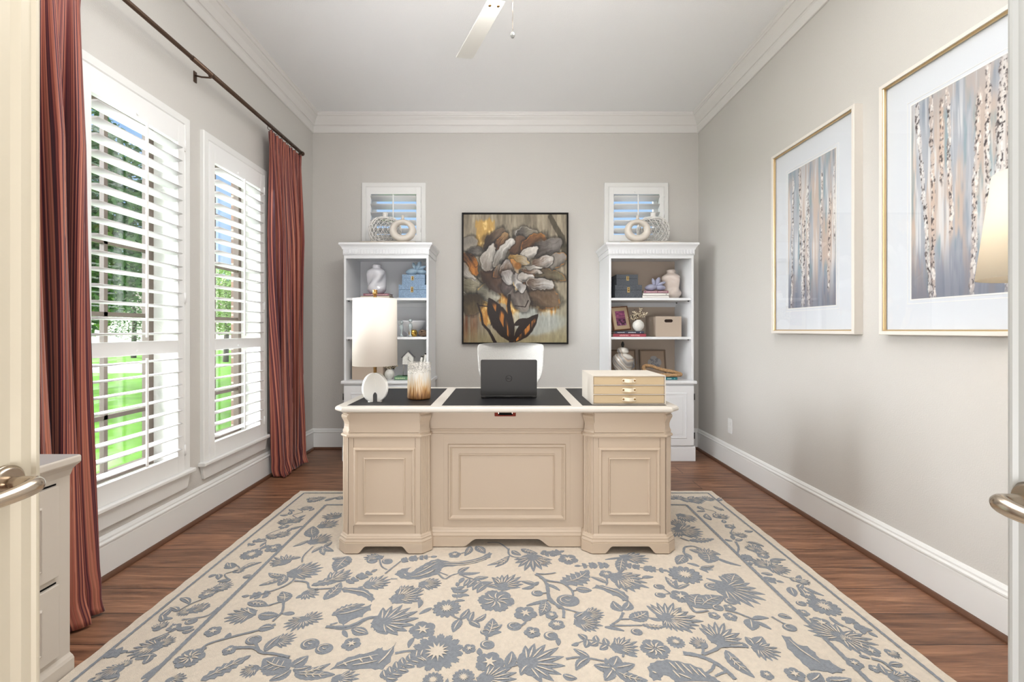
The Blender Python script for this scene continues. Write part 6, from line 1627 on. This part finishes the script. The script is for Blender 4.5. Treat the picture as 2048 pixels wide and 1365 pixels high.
# --- left bookcase, bottom shelf
beige = mat('beige_box_board', (184, 168, 152), .7)
def handle_box(x0, x1, y0, y1, z0, z1, label, hole=True):
    root = thing('storage_box', ((x0 + x1) / 2, (y0 + y1) / 2, z0), label, 'box', 'beige boxes in the bookcases')
    m = MB()
    if hole:
        xc, zc, a, b = (x0 + x1) / 2, z0 + (z1 - z0) * .78, .038, .014; y1_ = y0 + .004
        m.box(x0, x1, y0, y1_, z0, zc - b); m.box(x0, x1, y0, y1_, zc + b, z1); m.box(x0, xc - a, y0, y1_, zc - b, zc + b); m.box(xc + a, x1, y0, y1_, zc - b, zc + b)
        for sx in (-1, 1):
            for sz in (-1, 1):   # rounded ends of the hand hole
                cx_ = xc + sx * (a - b); m.prism([(xc + sx * a, zc + sz * b)] + [(cx_ + sx * b * math.cos(t), zc + sz * b * math.sin(t)) for t in [R(90 * k / 6) for k in range(7)]], 'y', y0, y1_)
    else: m.box(x0, x1, y0, y0 + .004, z0, z1)
    ya = y0 + .004; m.box(x0, x0 + .004, ya, y1, z0 + .004, z1 - .004); m.box(x1 - .004, x1, ya, y1, z0 + .004, z1 - .004); m.box(x0 + .004, x1 - .004, y1 - .004, y1, z0 + .004, z1 - .004); m.box(x0, x1, ya, y1, z0, z0 + .004); m.box(x0, x1, ya, y1, z1 - .004, z1)
    m.build('box_body', beige, root)
    m = MB(); m.box(x0 + .01, x1 - .01, y0 + .012, y0 + .014, z0 + .01, z1 - .01); m.build('dark_lining', mat('dark_lining', (50, 34, 26), .8), root)
    return root
handle_box(-1.385, -1.105, 4.12, 4.40, S3, S3 + .195, 'beige storage box behind the table lamp on the left bookcase, bottom shelf', False)
cream_cer = mat('speckled_ceramic', (226, 224, 218), .55, var=.08, vscale=80)
twigm = mat('dried_stem', (132, 110, 80), .8); petm = mat('dried_white_flower', (220, 206, 180), .8); darkl = mat('dark_dried_leaf', (52, 46, 42), .8)
def round_vase(cx, cy, z, r, label, seed, spread, h, side=0, dark=0):
    m = MB(); m.lathe([(r * .45, z), (r * .5, z + .004), (r * .88, z + r * .55), (r, z + r * 1.0), (r * .9, z + r * 1.45), (r * .55, z + r * 1.82), (r * .42, z + r * 1.9), (r * .44, z + r * 2.0), (r * .32, z + r * 2.0), (r * .3, z + r * 1.8)], cx, cy, 36)
    tag(m.build('round_vase', cream_cer), label, 'vase', 'round flower vases in the bookcases')
    rn = random.Random(seed); root = thing('dried_flowers', (cx, cy, z + r * 1.9), ('dried sprigs above the round vase near the lamp base, left bookcase' if seed == 3 else 'dried white flower sprigs beside the photo frame, right bookcase'), 'dried flowers', 'dried flower sprigs in the bookcases')
    ms, mf, md = MB(), MB(), MB(); z0 = z + r * 1.3
    for k in range(16):
        a = rn.uniform(-1.1, 1.1) + side; l = h * rn.uniform(.6, 1.05); e = Vector((cx + math.sin(a) * spread * rn.uniform(.5, 1), cy + rn.uniform(-.04, .03), z + r * 2 + l * math.cos(a) * .95))
        p0 = Vector((cx, cy, z0)); p1 = p0.lerp(e, .5) + Vector((0, 0, .012)); ms.tube([p0, (cx + math.sin(a) * r * .2, cy, z + r * 2), p1, e], .0011, 5)
        for q in range(7):
            c = p1.lerp(e, q / 6) + Vector((rn.uniform(-.014, .014), rn.uniform(-.012, .012), rn.uniform(-.012, .012)))
            (md if (dark and rn.random() < dark) else mf).ball(tuple(c), rn.uniform(.0035, .0075), 7)
    ms.build('stem', twigm, root); f_ = mf.build('blossoms', petm, root); f_['kind'] = 'stuff'
    if md.v: f_ = md.build('dried_leaves', darkl, root); f_['kind'] = 'stuff'
round_vase(X(779, 4.16), 4.16, S3, .046, 'small white round vase on the left bookcase, right of the lamp base', 3, .11, .06, .15, .35)
book(X(789, 4.11), X(831, 4.11), 4.10, 4.25, S3, S3 + .030, (110, 150, 118), 'thick green book under the little house clock, left bookcase bottom shelf', 'books on the left bookcase', ((206, 220, 180), [(.01, .10)]))
hc = thing('house_clock', (X(817, 4.17), 4.17, S3 + .0305), 'little house-shaped white clock on thin wire legs, behind the glass vase', 'clock')
hx, hz = X(817, 4.17), S3 + .030
m = MB(); m.prism([(hx - .052, hz + .105), (hx + .045, hz + .105), (hx + .050, hz + .175), (hx, hz + .225), (hx - .052, hz + .172)], 'y', 4.155, 4.185); m.build('clock_body', cream_cer, hc, bevel=.002)
m = MB(); m.prism([(hx - .064, hz + .168), (hx - .058, hz + .163), (hx, hz + .222), (hx + .056, hz + .165), (hx + .061, hz + .170), (hx, hz + .232)], 'y', 4.150, 4.190); m.build('roof', mat('zinc_grey', (120, 120, 122), .4, metal=.5), hc)
m = MB(); m.tube([(hx, 4.153, hz + .150), (hx + .030, 4.153, hz + .128)], .0016, 6); m.tube([(hx, 4.153, hz + .150), (hx + .004, 4.153, hz + .178)], .0016, 6); m.build('clock_hand', black_iron, hc)
for xa, xb in ((-.04, -.062), (.035, .05)): m = MB(); m.tube([(hx + xa, 4.17, hz + .108), (hx + xb * .8, 4.17, hz + .006)], .002, 6); m.build('wire_leg', nickel, hc)
m = MB(); m.tube([(hx - .055, 4.17, hz + .003), (hx + .045, 4.17, hz + .003)], .003, 8); m.build('foot_bar', black_iron, hc)
for k, (xb, lean, hh, lb) in enumerate(((X(837.5, 4.15), 9, .215, 'left of two slim white books leaning at the right end of the left bottom shelf'), (X(844.3, 4.15), 9, .240, 'right of two slim white books leaning at the right end of the left bottom shelf'))):
    root = thing('upright_book', (xb, 4.2, S3), lb, 'book', 'white upright books'); T = Matrix.Translation((xb, 4.2, S3 + .0006)) @ Matrix.Rotation(R(lean), 4, 'Y')
    m = MB(T); w_ = .019; m.box(-w_ / 2, -w_ / 2 + .002, -.07, .07, .0015, hh); m.box(w_ / 2 - .002, w_ / 2, -.07, .07, .0015 , hh); m.box(-w_ / 2, w_ / 2, -.072, -.07, .0015, hh); m.build('cover', mat('white_book_cloth', (228, 226, 220), .6), root)
    m = MB(T); m.box(-w_ / 2 + .002, w_ / 2 - .002, -.07, .066, .003, hh - .004); m.build('pages', mat('book_pages', (226, 218, 202)), root)
    m = MB(T); m.box(-w_ / 2 - .0003, w_ / 2 + .0003, -.0725, -.05, hh - .010, hh + .0006); m.build('dark_headband', black_iron, root)
# --- right bookcase, top shelf
linen_box(X(1230, 4.10), X(1284, 4.10), 4.10, 4.33, S1, S1 + .118, grey_lin, 'larger charcoal woven box, under the smaller one, right bookcase top shelf', 'latched boxes on the top shelves', .50)
linen_box(X(1233, 4.11), X(1276, 4.11), 4.11, 4.31, S1 + .1185, S1 + .214, grey_lin, 'smaller charcoal woven box on top of the larger one, right bookcase', 'latched boxes on the top shelves', .52)
book(X(1285, 4.09), X(1338, 4.09), 4.09, 4.25, S1, S1 + .022, (226, 222, 216), 'lowest white book of the pile on the right bookcase, top shelf', 'books on the right bookcase')
book(X(1286, 4.09), X(1338, 4.09), 4.09, 4.25, S1 + .0225, S1 + .044, (232, 228, 222), 'white book just under the mauve one, right bookcase, top shelf', 'books on the right bookcase', ((90, 84, 84), [(.205, .215)]))
book(X(1288, 4.09), X(1337, 4.09), 4.09, 4.24, S1 + .0445, S1 + .066, (156, 110, 124), 'mauve book on top of two white books, right bookcase top shelf', 'books on the right bookcase', ((222, 196, 198), [(.02, .12), (.13, .21)]))
knot(X(1311, 4.16), 4.165, S1 + .0665, 1.12, gk, 'lavender grey knot ornament on the mauve book, right bookcase')
knobby(X(1342, 4.27), 4.27, S1, .275, .086, cer_b, 'blush beige lobed vase at the right end of the right top shelf', 2)
# --- right bookcase, middle shelf
book(X(1226, 4.09), X(1292, 4.09), 4.085, 4.26, S2, S2 + .028, (160, 70, 82), 'red book at the bottom of the pile, right bookcase middle shelf', 'books on the right bookcase', ((220, 170, 170), [(.06, .14), (.16, .24)]))
book(X(1230, 4.09), X(1288, 4.09), 4.09, 4.26, S2 + .0285, S2 + .050, (62, 66, 84), 'navy book on the red book, under a photo frame and round vase', 'books on the right bookcase', ((206, 206, 210), [(.02, .09), (.12, .19), (.225, .235)]))
SB = S2 + .0505
pf_ = thing('photo_frame', (X(1245, 4.17), 4.17, SB), 'leaning walnut photo frame with a purple picture, right bookcase middle shelf', 'picture frame')
wal = mat('walnut_frame', (112, 72, 50), .45); pfm = mat('photo_mat_board', (186, 164, 136), .7)
TP = Matrix.Translation((X(1245.5, 4.16), 4.16, SB + .0)) @ Matrix.Rotation(R(-10), 4, 'X') @ Matrix.Rotation(R(-7), 4, 'Y') @ Matrix.Rotation(R(14), 4, 'Z')
m = MB(TP); m.frame(-.088, .088, .012, .235, 0, [(0, -.014), (0, .004), (.003, .006), (.010, .004), (.011, -.004)]); f0 = m.build('frame_rail', wal, pf_)
m = MB(TP); m.box(-.079, .079, -.002, .012, .021, .226); m.build('photo_mat', pfm, pf_)
v, u = np.mgrid[0:60, 0:40]; u = u / 39.; v = v / 59.; im = np.zeros((60, 40, 3)); im[:] = C255(120, 62, 96)
mixc(im, C255(166, 90, 128), smooth(.4, .7, fbm(u * 4, v * 14, 5)) * smooth(.5, .7, v)); mixc(im, C255(190, 140, 130), smooth(.03, .0, np.abs(v - .58)) * .6); mixc(im, C255(50, 28, 44), smooth(.5, .4, v) * smooth(.4, .6, fbm(u * 6, v * 8, 8))); mixc(im, C255(160, 110, 146), smooth(.5, .3, v) * smooth(.55, .7, fbm(u * 7 + 4, v * 7, 18)))
paint_grid(TP, -.048, .048, .055, .192, -.0026, im, 'photo_print', canvas_m, pf_)
zmin = min(min((o.matrix_local @ v_.co).z for v_ in o.data.vertices) for o in pf_.children) ; pf_.location.z += -zmin
round_vase(X(1276.5, 4.13), 4.13, SB, .052, 'small white round vase on the navy book, right bookcase', 9, .10, .115, -.25, .12)
handle_box(X(1311.5, 4.12), X(1363, 4.12), 4.12, 4.40, S2, S2 + .185, 'beige storage box with oval hand hole, right bookcase middle shelf')
# --- right bookcase, bottom shelf
def swirl():
    m = bpy.data.materials.new('swirled_marble_glaze'); m.use_nodes = True; n = m.node_tree; b = n.nodes['Principled BSDF']; L = n.links.new
    t = n.nodes.new('ShaderNodeTexCoord'); wv = n.nodes.new('ShaderNodeTexWave'); wv.inputs['Scale'].default_value = 4.5; wv.inputs['Distortion'].default_value = 11; wv.inputs['Detail'].default_value = 2; wv.inputs['Detail Scale'].default_value = .8
    mp = n.nodes.new('ShaderNodeMapping'); mp.inputs['Rotation'].default_value = (0, R(40), R(20)); L(t.outputs['Object'], mp.inputs[0]); L(mp.outputs[0], wv.inputs[0])
    cr = n.nodes.new('ShaderNodeValToRGB'); L(wv.outputs[1], cr.inputs[0]); e = cr.color_ramp.elements; e[0].position = 0; e[0].color = S(150, 146, 144); e[1].position = 1; e[1].color = S(222, 218, 210)
    q = e.new(.3); q.color = S(186, 182, 176); q = e.new(.55); q.color = S(200, 180, 158); q = e.new(.72); q.color = S(150, 142, 138); L(cr.outputs[0], b.inputs['Base Color']); b.inputs['Roughness'].default_value = .2; return m
sw_m = swirl(); jx, jy = X(1246, 4.13), 4.14
jar = thing('ginger_jar', (jx, jy, S3), 'lidded ginger jar with grey and cream swirls, right bookcase bottom shelf', 'jar')
m = MB(); m.lathe([(.045, S3), (.05, S3 + .006), (.058, S3 + .05), (.085, S3 + .12), (.096, S3 + .17), (.090, S3 + .205), (.065, S3 + .228), (.046, S3 + .236), (.046, S3 + .245)], jx, jy, 40); m.build('jar_body', sw_m, jar)
m = MB(); m.lathe([(.050, S3 + .243), (.052, S3 + .25), (.050, S3 + .272), (.040, S3 + .286), (.012, S3 + .292)], jx, jy, 36); l_ = m.build('lid', sw_m, jar)
m = MB(); m.lathe([(.006, S3 + .29), (.010, S3 + .30), (.014, S3 + .318), (.010, S3 + .335), (.003, S3 + .346)], jx, jy, 20); m.build('finial', black_iron, l_)
fr_m = mat('taupe_box_frame', (136, 116, 100), .5); fp = mat('kraft_paper', (178, 156, 136), .8); rose_m = mat('grey_rose_ink', (142, 142, 146), .7)
def small_art(xc, label, shift):
    z0, z1 = S3 + .0008, S3 + .262; w_ = .125; T = Matrix.Translation((xc, 4.375, z0)) @ Matrix.Rotation(R(-9), 4, 'X')
    root = thing('small_framed_art', (xc, 4.375, z0), label, 'picture frame', 'small framed roses in the right bookcase'); h_ = z1 - z0
    m = MB(T); m.frame(-w_, w_, 0.003, h_, 0, [(0, -.016), (0, .006), (.006, .006), (.008, .001), (.013, .001), (.014, -.006)]); m.build('frame_rail', fr_m, root)
    m = MB(T); m.box(-w_ + .01, w_ - .01, .003, .012, .012, h_ - .01); m.build('paper', fp, root)
    m = MB(T); rn = random.Random(6)
    for k in range(22):
        a = k * 2.4; r_ = .008 + .0026 * k; cx_, cz_ = .012 + shift + r_ * math.cos(a) * .85, .135 + r_ * math.sin(a) * .85; L_ = .016 + .0008 * k; pts = []
        for i in range(14): b_a = 2 * math.pi * i / 14; x_, z_ = L_ * math.cos(b_a), L_ * .55 * math.sin(b_a); pts.append((cx_ + x_ * math.cos(a + 1.57) - z_ * math.sin(a + 1.57), cz_ + x_ * math.sin(a + 1.57) + z_ * math.cos(a + 1.57)))
        y = .0028 - .00008 * k; m.prism(pts, 'y', y, y + .0006, k % 2)
    m.build('rose_drawing', [rose_m, mat('pale_rose_ink', (176, 174, 176), .7)], root)
small_art(X(1309.5, 4.34), 'small framed grey rose drawing beside the ginger jar, the right one of two', 0)
small_art(X(1249, 4.34), 'small framed drawing mostly hidden behind the swirled ginger jar', .05)
book(X(1290, 4.12), X(1354, 4.12), 4.11, 4.27, S3, S3 + .022, (44, 120, 128), 'teal book under the woven rattan knot, right bookcase bottom shelf', 'books on the right bookcase', ((210, 226, 224), [(.20, .24), (.262, .268)]))
wick = mat('natural_rattan', (196, 158, 116), .7, bump=1., bscale=120, var=.35, vscale=70)
m = MB()
def wrap(pts, r):
    P = [Vector(p) for p in pts]; Q = []
    for i in range(len(P) - 1):
        a, b, c, d = P[max(i - 1, 0)], P[i], P[i + 1], P[min(i + 2, len(P) - 1)]
        for k in range(16): t = k / 16; Q.append(.5 * ((2 * b) + (-a + c) * t + (2 * a - 5 * b + 4 * c - d) * t * t + (-a + 3 * b - 3 * c + d) * t ** 3))
    Q.append(P[-1]); m.tube([tuple(q) for q in Q], [r * (1 + .13 * (1 if i % 2 else -1)) for i in range(len(Q))], 10)
zb = S3 + .0225 + .016; xa = X(1290, 4.17)
wrap([(xa + .02, 4.12, zb + .02), (xa - .015, 4.15, zb + .045), (xa + .0, 4.19, zb + .075), (xa + .06, 4.19, zb + .078), (xa + .14, 4.17, zb + .05), (xa + .23, 4.16, zb + .032), (xa + .30, 4.17, zb + .015), (xa + .315, 4.14, zb + .004), (xa + .27, 4.125, zb), (xa + .18, 4.125, zb + .0), (xa + .10, 4.13, zb + .004), (xa + .02, 4.12, zb + .02)], .0155)
zmin = min(p[2] for p in m.v); m.v = [(x, y, q - zmin + S3 + .0225) for x, y, q in m.v]
tag(m.build('rattan_knot', wick), 'wrapped rattan loop ornament lying on the teal book, right bookcase', 'ornament')
# ================================================================== OUTDOORS (through the left windows)
grass_m = mat('lawn_grass', (88, 132, 40), .9, var=.25, vscale=3, bump=.6, bscale=40, spec=.1)
m = MB(); m.box(-60, -2.12, -8, 60, -.5, -.35); tag(m.build('lawn', grass_m), 'sunlit green lawn outside the left windows', 'lawn', kind='stuff')
drive = mat('pale_driveway', (206, 202, 196), .9, var=.05)
m = MB(); m.box(-30, -12, 16, 20, -.349, -.335); tag(m.build('driveway', drive), 'pale driveway across the lawn, seen through the lower slats', 'driveway')
brick = bpy.data.materials.new('brown_brick'); brick.use_nodes = True; n = brick.node_tree; b = n.nodes['Principled BSDF']
bt = n.nodes.new('ShaderNodeTexBrick'); bt.inputs['Scale'].default_value = 1; bt.inputs['Brick Width'].default_value = .22; bt.inputs['Row Height'].default_value = .075; bt.inputs['Mortar Size'].default_value = .008
bt.inputs['Color1'].default_value = S(122, 92, 78); bt.inputs['Color2'].default_value = S(88, 70, 62); bt.inputs['Mortar'].default_value = S(150, 142, 132)
t = n.nodes.new('ShaderNodeTexCoord'); mp = n.nodes.new('ShaderNodeMapping'); mp.inputs['Rotation'].default_value = (R(90), 0, 0); n.links.new(t.outputs['Object'], mp.inputs[0]); n.links.new(mp.outputs[0], bt.inputs[0]); n.links.new(bt.outputs[0], b.inputs['Base Color']); b.inputs['Roughness'].default_value = .9
m = MB(); m.box(-2.42, -2.09, 4.02, 4.5, -.349, 3.4); tag(m.build('brick_pier', brick), 'brown brick pier of the house outside the farther left window', 'brick pier')
leaf_a = mat('tree_leaf', (92, 122, 72), .6, var=.4, vscale=4); leaf_b = mat('bright_tree_leaf', (150, 178, 90), .6, var=.3, vscale=4); bark = mat('tree_bark', (70, 60, 52), .9, bump=1., bscale=20)
def tree(x, y, h, r, z0, n_, lm, label, seed, low=1.2):
    rn = random.Random(seed); root = thing('tree', (x, y, -.35), label, 'tree', 'trees beyond the left windows')
    m = MB(); m.tube([(x, y, -.345), (x + .05, y, h * .3), (x - .05, y + .05, h * .6), (x, y, h * .85)], [.13, .10, .07, .03], 10)
    for k in range(9): a = rn.uniform(0, 6.28); z = rn.uniform(.25, .7) * h; m.tube([(x, y, z), (x + math.cos(a) * r * .4, y + math.sin(a) * r * .4, z + .4), (x + math.cos(a) * r * .8, y + math.sin(a) * r * .8, z + .7)], [.04, .025, .01], 6)
    m.build('trunk', bark, root)
    m = MB(); vs, fs = [], []
    for k in range(n_):
        while True:
            p = Vector((rn.uniform(-1, 1), rn.uniform(-1, 1), rn.uniform(-1, 1)))
            if .25 < p.length < 1: break
        c = Vector((x + p.x * r, y + p.y * r, z0 + (h - z0) * (.5 + .5 * p.z))); u_ = Vector((rn.gauss(0, 1), rn.gauss(0, 1), rn.gauss(0, .6))).normalized(); w_ = u_.orthogonal().normalized(); s_ = rn.uniform(.05, .10)
        b_ = len(vs); vs += [tuple(c - u_ * s_), tuple(c + w_ * s_ * .38), tuple(c + u_ * s_), tuple(c - w_ * s_ * .38)]; fs.append((b_, b_ + 1, b_ + 2, b_ + 3))
    m.add(vs, fs); f_ = m.build('foliage', lm, root); f_['kind'] = 'stuff'
    return root
tree(-7.6, 7.6, 5.2, 1.55, 1.0, 15000, leaf_a, 'dense dark green tree close outside the nearer left window', 1)
tree(-11.5, 11.6, 5.0, 1.7, .8, 8000, leaf_b, 'lighter green tree behind the dense one, outside the nearer window', 2)
tree(-13.2, 21.5, 4.2, 1.6, .9, 8000, leaf_b, 'distant light green tree seen through the farther window', 3)
tree(-20, 24.5, 6, 2.6, .6, 8000, leaf_a, 'distant dark tree beyond the driveway on the left', 4)
hs = thing('neighbour_house', (-26, 36, -.35), 'low pale house far across the lawn', 'house')
m = MB(); m.box(-34, -18, 34, 40, -.35, 2.6); m.build('house_wall', mat('pale_stucco', (216, 208, 196), .9), hs)
m = MB(); m.prism([(33.4, 2.6), (37, 5.0), (40.6, 2.6)], 'x', -34.6, -17.4); m.build('roof', mat('roof_shingle', (110, 98, 88), .9), hs)
